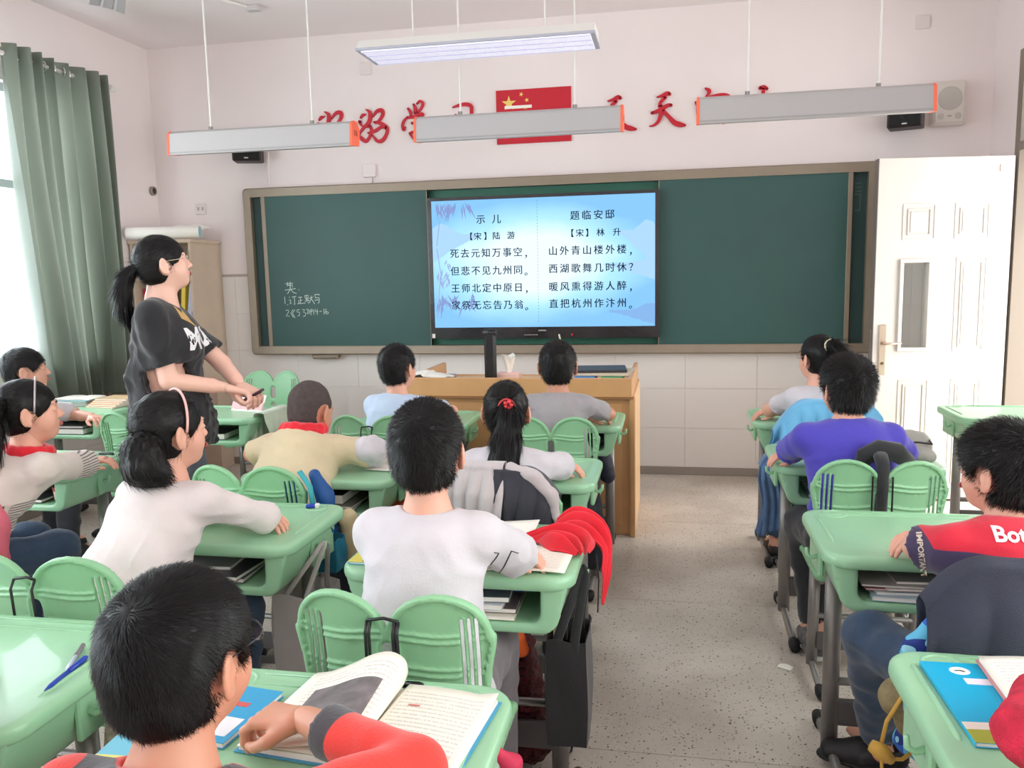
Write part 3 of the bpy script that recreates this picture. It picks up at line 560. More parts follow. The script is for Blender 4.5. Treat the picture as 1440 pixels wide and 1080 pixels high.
# boxes, conduit, vent pipe
def plate(x, z, lab, w=.042, d=.012, col=None):
    o = MB().box(-w, -d, -w, w, 0, w, b=.003).obj('wall_plate', col or M('plate_white', (226, 216, 214), .55), None, loc=(x, YF, z)); return tag(o, lab, 'wall plate', 'blank plates on the front wall')
plate(-2.13, 2.90, 'blank white wall plate high above the first two motto characters'); plate(1.55, 2.94, 'blank white wall plate high above the white wall speaker')
o = plate(-3.49, 1.97, 'white double socket plate on the wall left of the chalkboard')
for dx in (-.018, .018): MB().box(dx-.007, -.0135, -.012, dx+.007, -.0118, .012).obj('socket_slot', M('slot_grey', (170, 160, 156), .6), o)
cd = empty('cable_conduit', 'white junction box with surface conduit running to the chalkboard top', 'conduit', (-2.13, YF, 2.10))
MB().box(-.045, -.03, .045, .045, 0, .135, b=.003).obj('junction_box', wall_m, cd); MB().box(-.02, -.016, 0, .015, 0, .045, b=.002).obj('conduit', wall_m, cd); MB().box(-.80, -.014, 0, .015, 0, .018, b=.002).obj('conduit', wall_m, cd)
MB().box(-.80, -.014, .018, -.782, 0, .26, b=.002).obj('conduit', wall_m, cd)
o = MB().lathe([(.034, 0), (.034, .02), (.026, .024), (.024, .01)], 24, (0, 0, 0), axis='x').obj('vent_sleeve', M('pipe_grey', (150, 140, 132), .6), None, loc=(XL+.001, 5.70, 2.11)); tag(o, 'small round grey pipe sleeve in the left wall by the corner', 'pipe')
MB().lathe([(.022, .0), (.022, .022)], 20, (0, 0, 0), axis='x').obj('dark_bore', M('dark_bore', (70, 52, 44), .9), o)
MB().tube([(1.305, YF-.03, 1.76), (1.335, YF-.05, 1.73), (1.33, YF-.05, 1.66)], .008, 8).obj('hook', dsteel_m, None)
tag(S.objects['hook'], 'small grey metal hook at the right edge of the chalkboard', 'hook')
q = MB(); q.box(-.24, -.012, .10, .24, 0, .115).box(-.24, -.012, .595, .24, 0, .61).box(-.24, -.012, .115, -.228, 0, .595).box(.228, -.012, .115, .24, 0, .595).box(-.228, -.008, .115, .228, 0, .595)
o = q.obj('access_panel', tile_m, None, loc=(-2.15, YF-.006, 0)); tag(o, 'flush white access panel low in the tiled front wall', 'panel')
# ------------------------------------------------------------------ hanging lamps
def trough(xc, y, z, L, label, sl=0):
    t_ = empty('blackboard_lamp', label, 'lamp', (xc, y, z), 0, 'angled trough lamps hanging in front of the chalkboard')
    prof = [(-.062, -.012), (-.050, .112), (-.022, .13), (.035, .13), (.065, .09), (.05, .0)]   # y,z section; opening faces the board
    q = MB(); q.prism(prof, -L/2, L/2, plane='yz'); q.obj('housing', lamp_m, t_)
    MB().box(-L/2+.01, -.064, -.004, L/2-.01, -.060, .004).obj('seam', M('lamp_seam', (160, 156, 156), .5), t_)
    MB().box(-L/2+.02, -.052, .108, L/2-.02, -.045, .1145, b=.001).obj('top_fold', M('lamp_fold', (178, 175, 174), .5), t_)
    for sx in (-1, 1):
        c = MB().prism([(a*1.04, b*1.02-.001) for a, b in prof], sx*L/2-.006 if sx > 0 else -L/2-.008, sx*L/2+.008 if sx > 0 else -L/2+.006, plane='yz').obj('end_cap', orange_m, t_)
        for k in range(3): MB().box(sx*(L/2+.008)-.001, -.022+k*.018, .05, sx*(L/2+.008)+.001, -.014+k*.018, .08).obj('cap_slot', M('cap_slot', (150, 50, 40), .6), c)
        MB().tube([(sx*L*.28, 0, .118), (sx*L*.28, 0, ZC-z-.02)], .0055, 8).obj('hanging_rod', white_m, t_)
        q = MB(); q.tube([(sx*L*.28, 0, .118), (sx*L*.28, 0, .15)], .010, 8).box(sx*L*.28-.014, -.006, .118, sx*L*.28-.010, .006, .15); q.obj('rod_clip', steel_m, t_)
        MB().lathe([(.035, ZC-z-.022), (.035, ZC-z-.002), (.02, ZC-z-.0015)], 16, (sx*L*.28, 0, 0)).obj('ceiling_rose', white_m, t_)
    MB().box(-L/2+.02, .02, .02, L/2-.02, .036, .05).obj('tube_strip', M('tube_strip', (236, 236, 240), .4), t_)
trough(-2.36, 4.6, 2.185, 1.15, 'leftmost white trough lamp with orange ends hanging before the chalkboard')
trough(-.83, 4.6, 2.185, 1.15, 'white trough lamp with orange ends hanging in front of the flag')
trough(.72, 4.6, 2.20, 1.15, 'rightmost white trough lamp with orange ends beside the wall speakers')
gp = empty('grid_lamp', 'wide white ceiling lamp with violet grid underside, highest and nearest', 'lamp', (-.95, 4.20, 2.55))
MB().box(-.60, -.15, 0, .60, .15, .012, b=.003).obj('rim', M('rim_grey', (176, 176, 190), .4), gp)
q = MB(); q.prism([(-.148, .012), (-.10, .06), (.10, .06), (.148, .012)], -.595, .595, plane='yz'); q.obj('housing', white_m, gp)
dif = MB().box(-.575, -.132, -.003, .575, .132, .001).obj('diffuser', M('lamp_diffuser', (234, 232, 244), .5, emit=.9), gp)
q = MB()
for i in range(96): x = -.57+i*.012; q.box(x-.0009, -.132, -.006, x+.0009, .132, -.003)
for i in range(4): y = -.125+i*.083; q.box(-.575, y-.001, -.008, .575, y+.001, -.003)
tag(q.obj('louvre_grid', M('louvre', (214, 212, 232), .4), gp), kind='stuff')
for sx in (-.34, .34):
    MB().tube([(sx, 0, .055), (sx, 0, .58)], .004, 8).obj('hanging_rod', white_m, gp); MB().tube([(sx, 0, .06), (sx, 0, .085)], .008, 8).obj('rod_clip', steel_m, gp)
# ceiling fan, mostly outside the picture
cf = empty('ceiling_fan', 'grey metal ceiling fan with one blade tip in view at top left', 'fan', (-2.35, 3.45, ZC))
MB().lathe([(.07, 0), (.07, -.04), (.02, -.05), (.015, -.05), (.015, -.24), (.10, -.25), (.13, -.29), (.13, -.33), (.06, -.36)], 24).obj('motor', white_m, cf, smooth=True)
for k in range(3):
    a = math.radians(130+k*120); R = Matrix.Rotation(a, 3, 'Z') @ Matrix.Rotation(math.radians(9), 3, 'X')
    def bl(u, v):
        x = .16+.66*u; w = .055+.03*u; y = (v-.5)*2*w; return R @ Vector((x, y, -.30+.006*math.sin(v*math.pi)+(.004 if .3 < v < .36 or .64 < v < .7 else 0)))
    b_ = MB().grid(bl, 12, 17, .002).obj('blade', M('fan_grey', (150, 142, 142), .45, .3), cf, smooth=False)
    MB().box(.10, -.02, -.306, .24, .02, -.300, R=Matrix.Rotation(a, 3, 'Z')).obj('blade_arm', steel_m, cf)
ca = empty('ceiling_conduit', 'thin white conduit with an end clip under the ceiling at top left', 'conduit', (-2.6, 5.05, ZC))
MB().tube([(-.25, -.45, -.012), (-.02, 0, -.012)], .012, 8).obj('conduit', white_m, ca); MB().box(-.04, -.03, -.035, .05, .03, 0, b=.006).obj('end_clip', M('clip_grey', (196, 190, 190), .5), ca)
# ------------------------------------------------------------------ curtain
ct = empty('curtain', 'grey green curtain with steel grommets hanging beside the left window', 'curtain', (-3.70, 4.55, 0))
def curt(u, v):
    # u along the rod, v from the hem (0) to the heading (1)
    n = 7.5; top = v; k = (1-v)
    y = (-.36+.84*u)+k*(.02+.10*(1-u)*k) + .015*math.sin(u*37+k*2)
    ph = 2*math.pi*n*u
    A = .058+.022*math.sin(u*9); x = A*math.sin(ph+.5*math.sin(k*3+u*5)) + .016*k*math.sin(ph*1.7+2)+.012*k*math.sin(ph*.6+k*4)+.05*math.sin(k*math.pi)*(u-.4)*.4
    y += .012*math.cos(ph)*k
    z = .70+(2.78-.70)*v+.02*math.sin(u*11)*k-.03*u*k
    return (x, y, z)
def curt_mat():
    m = M('curtain_cloth', (98, 106, 94), .40, var=.05, scale=3, bump=.15, bscale=160, sheen=.4); N = m.node_tree.nodes; L = m.node_tree.links; b = N['Principled BSDF']
    t_ = N.new('ShaderNodeBsdfTranslucent'); t_.inputs[0].default_value = srgb(176, 182, 164); x = N.new('ShaderNodeMixShader'); x.inputs[0].default_value = .20
    L.new(b.outputs[0], x.inputs[1]); L.new(t_.outputs[0], x.inputs[2]); L.new(x.outputs[0], N['Material Output'].inputs[0]); return m
MB().grid(curt, 240, 60).obj('cloth', curt_mat(), ct, smooth=True)
for i in range(12):
    u = (i+.5)/12; p = curt(u, .985); MB().lathe([(.020, -.004), (.032, -.005), (.035, 0), (.032, .005), (.020, .004)], 20, (0, 0, 0), axis='y').obj('grommet', M('chrome', (200, 204, 200), .2, .9), ct, loc=(p[0]*.3, p[1], 2.725), rot=(0, 0, .5 if i % 2 else -.5), smooth=True)
rod = empty('curtain_rod', 'white metal curtain rod above the left window', 'rod', (-3.70, 2.6, 2.725))
MB().tube([(0, 0, 0), (0, 2.50, 0)], .013, 12).obj('pole', white_m, rod, smooth=True)
MB().lathe([(.013, 0), (.022, .005), (.024, .03), (.012, .045)], 14, (0, 0, 0), axis='y').obj('finial', white_m, rod, loc=(0, 2.545, 0), smooth=True)
for y in (.3, 2.44): MB().tube([(-.15, y, 0), (0, y, 0)], .009, 8).obj('bracket', white_m, rod)
# ------------------------------------------------------------------ corner shelf and its things
sh = empty('corner_shelf', 'pale wooden open shelf unit in the front left corner', 'shelf', (-3.83, 5.36, 0))
SX, SY = .48, .40
q = MB(); q.box(0, 0, 0, .018, SY, 1.72).box(SX-.018, 0, 0, SX, SY, 1.72); q.obj('side_panel', shelf_m, sh)
MB().box(.018, SY-.012, .05, SX-.018, SY, 1.70).obj('back_panel', shelf_m, sh); MB().box(-.01, -.012, 1.70, SX+.012, SY, 1.725, b=.004).obj('top', shelf_m, sh)
for z in (.05, .62, .98, 1.16, 1.44): MB().box(.018, .005, z, SX-.018, SY-.012, z+.018).obj('shelf_board', shelf_m, sh)
def simple_box(name, x0, y0, z0, x1, y1, z1, mat, label, cat, group=None, rz=0, b=.004):
    w, d, h = (x1-x0)/2, (y1-y0)/2, z1-z0
    o = MB().box(-w, -d, 0, w, d, h, b=b).obj(name, mat, None, loc=((x0+x1)/2, (y0+y1)/2, z0), rot=(0, 0, rz)); return tag(o, label, cat, group)
def book(x, y, z, w, d, h, col, label, rz=0, standing=False, cat='book', group=None, tilt=0):
    t_ = empty('book', label, cat, (x, y, z), rz, group); m = M('cover_%d_%d_%d' % col, col, .45)
    if standing:
        q = MB(); q.box(-w/2, -d/2, 0, -w/2+.002, d/2, h).box(w/2-.002, -d/2, 0, w/2, d/2, h).box(-w/2+.002, -d/2, 0, w/2-.002, -d/2+.002, h); q.obj('cover', m, t_)
        MB().box(-w/2+.002, -d/2+.002, .003, w/2-.002, d/2-.003, h-.003).obj('pages', paper_m, t_); t_.rotation_euler[1] = tilt
    else:
        q = MB(); q.box(-w/2, -d/2, 0, w/2, d/2, .0015).box(-w/2, -d/2, h-.0015, w/2, d/2, h).box(-w/2, -d/2, .0015, -w/2+.002, d/2, h-.0015); q.obj('cover', m, t_)
        MB().box(-w/2+.002, -d/2+.003, .0015, w/2-.003, d/2-.003, h-.0015).obj('pages', paper_m, t_)
    return t_
bxx = -3.83
for i, (x, w, c, lab) in enumerate(((.035, .02, (200, 60, 80), 'red book standing at the left end of the shelf row'), (.065, .025, (90, 80, 80), 'dark book standing second on the shelf row'), (.095, .02, (226, 190, 190), 'pink spined book standing on the corner shelf row'), (.125, .022, (60, 150, 190), 'blue book standing on the corner shelf row'), (.155, .02, (230, 230, 226), 'white book standing on the corner shelf row'))):
    book(bxx+x, 5.52, 1.178, w, .17, .20+.01*(i % 3), c, lab, standing=True, group='books on the corner shelf')
book(bxx+.345, 5.52, 1.178, .03, .20, .24, (232, 200, 70), 'yellow folder standing at the right of the corner shelf', standing=True, tilt=.10, group='books on the corner shelf')
book(bxx+.40, 5.52, 1.178, .035, .20, .235, (206, 206, 226), 'pale lilac folder leaning beside the yellow folder', standing=True, tilt=.14, group='books on the corner shelf')
simple_box('storage_tub', bxx+.12, 5.42, 1.458, bxx+.36, 5.70, 1.58, M('pale_green_tub', (186, 206, 160), .5), 'pale green tub on the upper board of the corner shelf', 'tub')
simple_box('storage_tub', bxx+.15, 5.40, .998, bxx+.40, 5.68, 1.055, M('mauve_tub', (140, 96, 120), .5), 'mauve box low on the corner shelf behind the teacher', 'box')
simple_box('storage_tub', bxx+.10, 5.385, .75, bxx+.42, 5.70, .90, M('leaf_green_tub', (130, 176, 112), .5), 'leaf green storage box in the lower bay of the corner shelf', 'box'); S.objects['storage_tub.002'].location.z = .638
q = MB(); q.lathe([(.07, 0), (.085, .10), (.09, .10), (.09, .11), (.07, .11)], 20)
o = q.obj('basket', M('purple_plastic', (116, 66, 140), .45), None, loc=(-3.30, 5.15, .745), smooth=True); tag(o, 'small purple plastic basket on the low cabinet by the curtain', 'basket')
def roll(name, p0, p1, r, mat, label, inner=None):
    p0, p1 = Vector(p0), Vector(p1); c = (p0+p1)/2; q = MB(); q.tube([p0-c, p1-c], r, 20, cap=False); 
    o = q.obj(name, mat, None, loc=c, smooth=True); tag(o, label, 'paper roll', 'rolled papers on top of the corner shelf')
    if inner: MB().tube([(p0-c)+(p1-p0).normalized()*.004, p1-c], r*.86, 20).obj('inner_face', inner, o)
    return o
roll('paper_roll', (-3.80, 5.30, 1.775), (-3.30, 5.42, 1.775), .042, paper_m, 'white paper roll with pale blue inside on the corner shelf', M('pale_blue_inside', (160, 196, 206), .6))
def sheetf(u, v): return (-.22+.44*u, -.10+.2*v, .03+.07*math.sin(u*2.4)+.02*math.sin(v*3)+.008*math.sin(u*17))
o = MB().grid(sheetf, 20, 8, .002).obj('curled_sheet', paper_m, None, loc=(-3.56, 5.60, 1.725)); tag(o, 'curled white printed sheet behind the paper roll on the shelf', 'paper')
# low cabinet beside the curtain
lc = empty('low_cabinet', 'low wooden cabinet under the curtain by the left wall', 'cabinet', (-3.80, 4.95, 0))
MB().box(0, 0, .04, .62, .35, .74, b=.004).obj('body', M('cabinet_brown', (176, 150, 132), .5, var=.08), lc); MB().box(-.01, -.01, .72, .63, .36, .745, b=.003).obj('top', M('cabinet_top', (214, 176, 156), .5), lc)
for x in (.31,): MB().box(x-.002, -.003, .08, x+.002, 0, .70).obj('door_gap', dsteel_m, lc)
# ------------------------------------------------------------------ podium
pd = empty('podium', 'long pale wooden teacher podium in front of the chalkboard', 'podium', (-1.45, 4.32, 0))
PW, PD = 1.26, .80
MB().box(.05, .04, 0, PW-.02, PD-.02, .77, b=.003).obj('cabinet_body', wood_m, pd)
q = MB(); q.box(0, 0, .765, PW, .025, .868, b=.004).box(0, .025, .765, .025, PD, .868, b=.004).box(PW-.025, .025, .765, PW, PD, .868, b=.004).box(0, PD-.02, .765, PW, PD, .79); q.obj('rim', wood_m, pd)
MB().box(.02, .02, .765, PW-.02, PD-.01, .785).obj('worktop', wood2_m, pd)
MB().box(PW-.022, .035, .0, PW+.012, PD, .765, b=.004).obj('side_panel', wood2_m, pd)
for x in (.08, .66): MB().box(x, .030, .06, x+.54, .042, .73, b=.003).obj('front_panel', wood_m, pd)
MB().box(PW-.012, .0, .0, PW+.014, .05, .765, b=.003).obj('corner_post', wood_m, pd)
MB().box(-.004, -.004, .757, PW+.004, .03, .767).obj('rim_shade_strip', M('podium_rim_shade', (150, 100, 60), .6), pd)  # darker brown strip: shade under the rim put into its colour
dc = empty('document_camera', 'tall black document camera column standing on the podium', 'document camera', (-1.02, 4.62, .785))
MB().box(-.035, -.02, 0, .035, .02, .33, b=.015).obj('column', black_m, dc); MB().box(-.10, -.07, 0, .10, .08, .015, b=.005).obj('foot', black_m, dc)
MB().tube([(-.036, 0, .31), (.036, 0, .31)], .022, 12).obj('hinge', black_m, dc, smooth=True); MB().tube([(-.040, 0, .31), (-.036, 0, .31)], .010, 10).obj('hinge_button', white_m, dc)
def tissue(u, v): a = u*2*math.pi; r = .012+.028*v+.006*math.sin(a*3+v*3); return (r*math.cos(a), r*math.sin(a), .10*v+.012*math.sin(a*2)*v)
tb = empty('tissue_box', 'pale tissue pack with a white tissue standing up on the podium', 'tissue box', (-.93, 4.70, .785))
MB().box(-.07, -.05, 0, .07, .05, .07, b=.008).obj('pack', M('peach_pack', (240, 200, 190), .6), tb); o = MB().grid(tissue, 28, 8).obj('tissue', paper_m, tb, smooth=True); o.location.z = .07
simple_box('folder', -.62, 4.55, .87, -.24, 4.80, .885, M('dark_folder', (50, 50, 58), .5), 'dark folder lying on top of the pile at the podium right end', 'folder', rz=.1)
simple_box('folder', -.60, 4.50, .856, -.20, 4.82, .869, M('beige_folder', (206, 190, 166), .6), 'beige folder under the dark folder on the podium', 'folder', rz=-.08)
simple_box('paper_box', -.52, 4.45, .785, -.40, 4.62, .855, M('blue_box', (50, 130, 200), .5), 'blue and white small box on the podium under the folders', 'box')
simple_box('paper_box', -.37, 4.45, .785, -.25, 4.62, .855, M('green_box', (60, 170, 110), .5), 'green small box on the podium under the folders', 'box')
simple_box('paper_box', -.66, 4.46, .785, -.55, 4.62, .850, M('terracotta', (206, 130, 100), .6), 'terracotta small box left of the blue box on the podium', 'box')
def ob(u, v): s_ = (u-.5)*2; return (s_*.12, (v-.5)*.26, .012+.035*(1-abs(s_)**1.5)*(1 if s_ < 0 else .6)+.01*math.sin(v*5))
o = MB().grid(ob, 18, 8, .006).obj('open_magazine', paper_m, None, loc=(-1.36, 4.50, .84)); tag(o, 'open curled magazine at the left end of the podium', 'magazine')
simple_box('books_stack', -1.42, 4.45, .785, -1.26, 4.75, .84, M('grey_stack', (150, 150, 156), .6), 'grey book block under the open magazine on the podium', 'book')
o = MB().tube([(-.10, 0, 0), (.02, .02, .012), (.10, .0, .01)], .012, 8, sq=.5).obj('cable', black_m, None, loc=(-1.12, 4.46, .80), smooth=True); tag(o, 'short black cable lying on the podium beside the document camera', 'cable')
# ------------------------------------------------------------------ school desks
DW, DD, DH = .60, .44, .70
def make_desk():
    t_ = empty('school_desk', None, None)
    f = F((-.01, -.01, -.05), (DW+.01, DD+.01, .012), .004)
    R0, e = .055, .013
    def slab(X, Y, Z):
        # rounded rectangle, slightly narrower towards the back
        x = np.abs(X-DW/2)-(DW/2-R0-e); y = np.abs(Y-DD/2)-(DD/2-R0-e)
        d2 = np.sqrt(np.maximum(x, 0)**2+np.maximum(y, 0)**2)+np.minimum(np.maximum(x, y), 0)-R0
        z = np.abs(Z+.018)-(.018-e); return np.sqrt(np.maximum(d2, 0)**2+np.maximum(z, 0)**2)+np.minimum(np.maximum(d2, z), 0)-e
    f.fn(slab)
    f.box((DW/2, DD/2-.012, -.055), (DW/2-.02, DD/2-.03, .020), .004, op='s')             # hollow underside
    f.cone((.15, DD-.036, .003), (DW-.15, DD-.036, .003), .008, k=.002, op='s')           # pen groove
    link('tabletop', f.mesh('tabletop', adapt=.15), green_m, t_, (0, 0, DH))
    for x in (.040, DW-.040): MB().tube([(x, .12, DH-.0035), (x, .135, DH-.001), (x, DD-.075, DH-.001), (x, DD-.06, DH-.0035)], [.003, .0055, .0055, .003], 10).obj('edge_ridge', green_m, t_, smooth=True)
    q = MB(); q.tube([(.045, DD-.062, DH-.0015), (.05, DD-.062, DH), (DW-.05, DD-.062, DH), (DW-.045, DD-.062, DH-.0015)], .0022, 6); q.tube([(.13, DD-.026, DH), (DW-.13, DD-.026, DH)], .0018, 6); q.obj('groove_lip', green_m, t_, smooth=True)
    for x in (.092, DW-.092): MB().lathe([(.036, -.002), (.036, .0006), (.034, .0018), (.031, .0018), (.029, .0004), (.029, -.002)], 32).obj('cup_ring', green_m, t_, smooth=True, loc=(x, DD-.055, DH))
    # open storage box
    f = F((0, 0, -.17), (DW, .40, -.02), .004)
    def outer(X, Y, Z):
        hw = .262+.25*(Z+.10)*1.0; x = np.abs(X-DW/2)-(hw-.035); z = np.abs(Z+.07)-(.075-.035); d = np.sqrt(np.maximum(x, 0)**2+np.maximum(z, 0)**2)+np.minimum(np.maximum(x, z), 0)-.035
        return np.maximum(d, np.abs(Y-.195)-.175)
    def inner(X, Y, Z):
        x = np.abs(X-DW/2)-(.215-.025); z = np.abs(Z+.064)-(.055-.025); d = np.sqrt(np.maximum(x, 0)**2+np.maximum(z, 0)**2)+np.minimum(np.maximum(x, z), 0)-.025
        return np.maximum(d, np.abs(Y-.165)-.185)
    f.fn(outer); f.fn(inner, op='s', k=.004)
    link('storage_box', f.mesh('storage_box', adapt=.3), green_m, t_, (0, 0, DH-.005))
    for sx in (0, 1):
        x = .025 if sx == 0 else DW-.025; d = -1 if sx == 0 else 1
        MB().box(x-.007, .19, DH-.125, x+.007, .34, DH-.03, b=.004).obj('side_bracket', green_m, t_)
        MB().tube([(x, .215, DH-.07), (x+d*.022, .215, DH-.078), (x+d*.034, .215, DH-.070), (x+d*.036, .215, DH-.050)], [.007, .006, .006, .005], 8).obj('side_hook', green_m, t_, smooth=True)
    for sx in (0, 1):
        x = .075 if sx == 0 else DW-.075
        q = MB(); q.tube([(x, .27, .035), (x, .27, DH-.10)], .019, 14, sq=1.25, up=(1, 0, 0)).tube([(x, -.03, .028), (x, .05, .030), (x, .27, .045), (x, .38, .030), (x, .43, .028)], .014, 10)
        lg = q.obj('leg', steel_m, t_, smooth=True)
        for y, y2 in ((-.055, .0), (.40, .455)): MB().tube([(x, y, .022), (x, (y+y2)/2, .026), (x, y2, .028)], [.018, .021, .018], 12).obj('rubber_foot', rubber_m, lg, smooth=True)
    MB().box(.09, .262, .10, DW-.09, .278, .18, b=.003).obj('crossbar', dsteel_m, t_)
    MB().tube([(.08, .27, .235), (DW-.08, .27, .235)], .012, 10).obj('crossbar', steel_m, t_, smooth=True)
    return t_
DESKS = {}
desk0 = make_desk(); used_desk = [False]
def desk(key, x, y, label, rz=0):
    d = copy_tree(desk0) if used_desk[0] else desk0; used_desk[0] = True
    d.location = (x, y, 0); d.rotation_euler = (0, 0, rz); tag(d, label, 'desk', 'green school desks in rows'); DESKS[key] = d; return d
desk('C1', -.86, .90, 'green school desk in the foreground under the open picture textbook')
desk('C2', -.82, 1.85, 'green school desk with red scarf and notebook, black tote hanging at its side')
desk('C3', -.85, 2.73, 'green school desk with the hand of the ponytail girl resting on it')
desk('C4', -.82, 3.83, 'green school desk touching the podium, used by the grey shirted boy')
desk('L1', -1.65, 1.05, 'green school desk at the lower left with two pens on it')
desk('L2', -1.61, 1.98, 'green school desk of the girl with pink hairband, white plastic bag hanging from it')
desk('L3', -1.58, 2.70, 'green school desk of the shaved boy in the cream shirt, papers on it')
desk('L4', -1.58, 3.82, 'green school desk left of the podium used by the light blue shirted boy')
desk('A2', -2.84, 2.66, 'green school desk at the left with open notebook and pink mug inside its box')
desk('A4', -2.76, 3.90, 'green school desk below the chalkboard left end with pale green cloth over its side')
desk('B4', -3.70, 3.98, 'green school desk beside the curtain carrying piles of books')
desk('R1', .40, 1.15, 'green school desk at the lower right corner with blue book on it')
desk('R2', .39, 2.10, 'green school desk of the boy in red and navy, newspapers in its box')
desk('R3', .39, 3.08, 'green school desk of the royal blue shirted boy with grey bag on it')
desk('R4', .40, 3.98, 'green school desk of the girl in white nearest the chalkboard right end')
desk('RR', 1.37, 4.16, 'pale lit green school desk by the open door at the right edge')
# ------------------------------------------------------------------ school chairs
def make_chair():
    t_ = empty('school_chair', None, None)
    f = F((-.222, -.045, -.02), (.222, .085, .405), .0034)
    def sd2(U, V):
        a = np.abs(U); c = np.sqrt((a-.100)**2+(V-.275)**2)-.103
        hw = .176+.030*np.clip(V/.27, 0, 1); b = np.maximum(np.abs(U)-hw, np.maximum(-V, V-.275)); b = np.maximum(b, V-.30)
        h = np.clip(.5+.5*(b-c)/.02, 0, 1); d = b*(1-h)+c*h-.02*h*(1-h)
        r = .022; x = np.maximum(a-(.176-r), 0); return np.where(V < r, np.maximum(d, np.sqrt(x*x+(r-V)**2)-r), d)
    def back(X, Y, Z):
        d = sd2(X, Z); w = Y-.9*X*X-.02*np.sin(Z*8); t2 = np.where(d > -.012, .0095, .0042)
        plate = np.maximum(d, np.abs(w+np.where(d > -.012, .003, 0))-t2)
        for v0 in (.290, .275, .215, .200, .125, .060):
            wv = Z-(v0+.006*np.cos(np.abs(X)*26)); rib = np.maximum(np.sqrt((w+.006)**2+wv**2)-.0038, d+.004); plate = np.minimum(plate, rib)
        for u0 in (.146, .160, .174):
            sl = np.maximum(np.abs(np.abs(X)-u0)-.0034, np.abs(Z-.235)-.088); plate = np.maximum(plate, -np.maximum(sl, -1))
            bar = np.maximum(np.sqrt((w+.004)**2+(np.abs(X)-u0-.007)**2)-.0035, np.abs(Z-.235)-.09); plate = np.minimum(plate, np.maximum(bar, d+.002))
        for zc, hh, rr in ((.232, .026, .019), (.150, 0, .017)):
            q = np.sqrt(X**2+np.maximum(np.abs(Z-zc)-hh, 0)**2)-rr; plate = np.maximum(plate, -q)
            ring = np.maximum(np.sqrt(q*q+(w+.004)**2)-.0055, -.5); plate = np.minimum(plate, ring)
        return plate
    f.fn(back)
    link('backrest', f.mesh('backrest', adapt=.12), gchair_m, t_, (0, 0, .44), (math.radians(5), 0, 0))
    f = F((-.21, -.03, -.05), (.21, .41, .03), .0045)
    def seat(X, Y, Z):
        zz = Z+.018*(X/.18)**2*0-.010*np.cos(X*14)+.035*np.clip((Y-.30)/.08, 0, 1)**2; x = np.abs(X)-(.19-.05); y = np.abs(Y-.19)-(.19-.05)
        d = np.sqrt(np.maximum(x, 0)**2+np.maximum(y, 0)**2)+np.minimum(np.maximum(x, y), 0)-.05; z = np.abs(zz)-.004
        return np.sqrt(np.maximum(d+.01, 0)**2+np.maximum(z, 0)**2)+np.minimum(np.maximum(d+.01, z), 0)-.010
    f.fn(seat)
    for i in range(7): f.box((0, .06+i*.045, -.016), (.20, .0022, .012), .002, op='s')
    link('seat', f.mesh('seat', adapt=.2), gchair_m, t_, (0, 0, .415))
    for sx in (-1, 1):
        f = F((-.06, -.08, -.14), (.06, .10, .16), .005)
        f.cone((0, .05, -.02), (0, -.035, .03), .016, .020, sq=((1, 0, 0), 1.5)).cone((0, -.035, .03), (0, -.012, .12), .020, .012, k=.02, sq=((1, 0, 0), 1.5))
        link('back_bracket', f.mesh('back_bracket'), gchair_m, t_, (sx*.150, .012, .425))
    for sx in (-1, 1):
        x = sx*.165
        q = MB(); q.tube([(x, .17, .035), (x, .15, .39)], .016, 12, sq=1.2, up=(1, 0, 0)).tube([(x, -.02, .026), (x, .17, .042), (x, .36, .026)], .012, 10).tube([(x, .02, .395), (x, .36, .395)], .011, 10)
        lg = q.obj('leg', steel_m, t_, smooth=True)
        for y, y2 in ((-.045, .01), (.33, .385)): MB().tube([(x, y, .022), (x, (y+y2)/2, .024), (x, y2, .026)], [.016, .019, .016], 12).obj('rubber_tip', rubber_m, lg, smooth=True)
    MB().box(-.155, .145, .10, .155, .16, .16, b=.003).obj('crossbar', dsteel_m, t_); MB().tube([(-.16, .155, .22), (.16, .155, .22)], .010, 8).obj('crossbar', steel_m, t_)
    return t_
chair0 = make_chair(); used_chair = [False]; CH = {}
def chair(key, x, y, label, rz=0):
    c = copy_tree(chair0) if used_chair[0] else chair0; used_chair[0] = True
    c.location = (x, y, 0); c.rotation_euler = (0, 0, rz); tag(c, label, 'chair', 'green school chairs'); CH[key] = c; return c
chair('P8', -.54, 1.46, 'green two-lobed chair with black cords, behind the boy in white at centre')
chair('P7', -.53, 2.40, 'green chair draped with grey and dark jackets behind the ponytail girl')
chair('P6', -.50, 3.44, 'green chair behind the grey shirted boy near the podium')
chair('P5', -1.31, 3.42, 'green chair with thin black cords behind the light blue shirted boy')
chair('P4', -1.39, 2.44, 'green chair with the blue backpack behind the shaved boy in cream')
chair('P3', -1.42, 1.56, 'green chair with black cords in front of the lower left desk')
chair('A4', -2.49, 3.42, 'empty green chair half hidden behind the teacher and hairband girl')
chair('W', -2.62, 5.05, 'empty green chair facing the class against the front wall', math.pi)
chair('P11', .665, 2.72, 'green chair with black strap loop behind the royal blue shirted boy')
chair('P10', .68, 3.62, 'green chair with a light blue jacket behind the girl at the front right')
chair('P12', .80, 1.66, 'green chair under the dark mesh jacket of the boy in red and navy')
chair('P9', -.58, .42, 'green chair of the boy in the red top at the bottom edge')
chair('P2', -2.50, 2.08, 'green chair with the pink bag behind the girl with red scarf at far left')
chair('P1', -3.42, 3.22, 'green chair of the far left boy by the window')
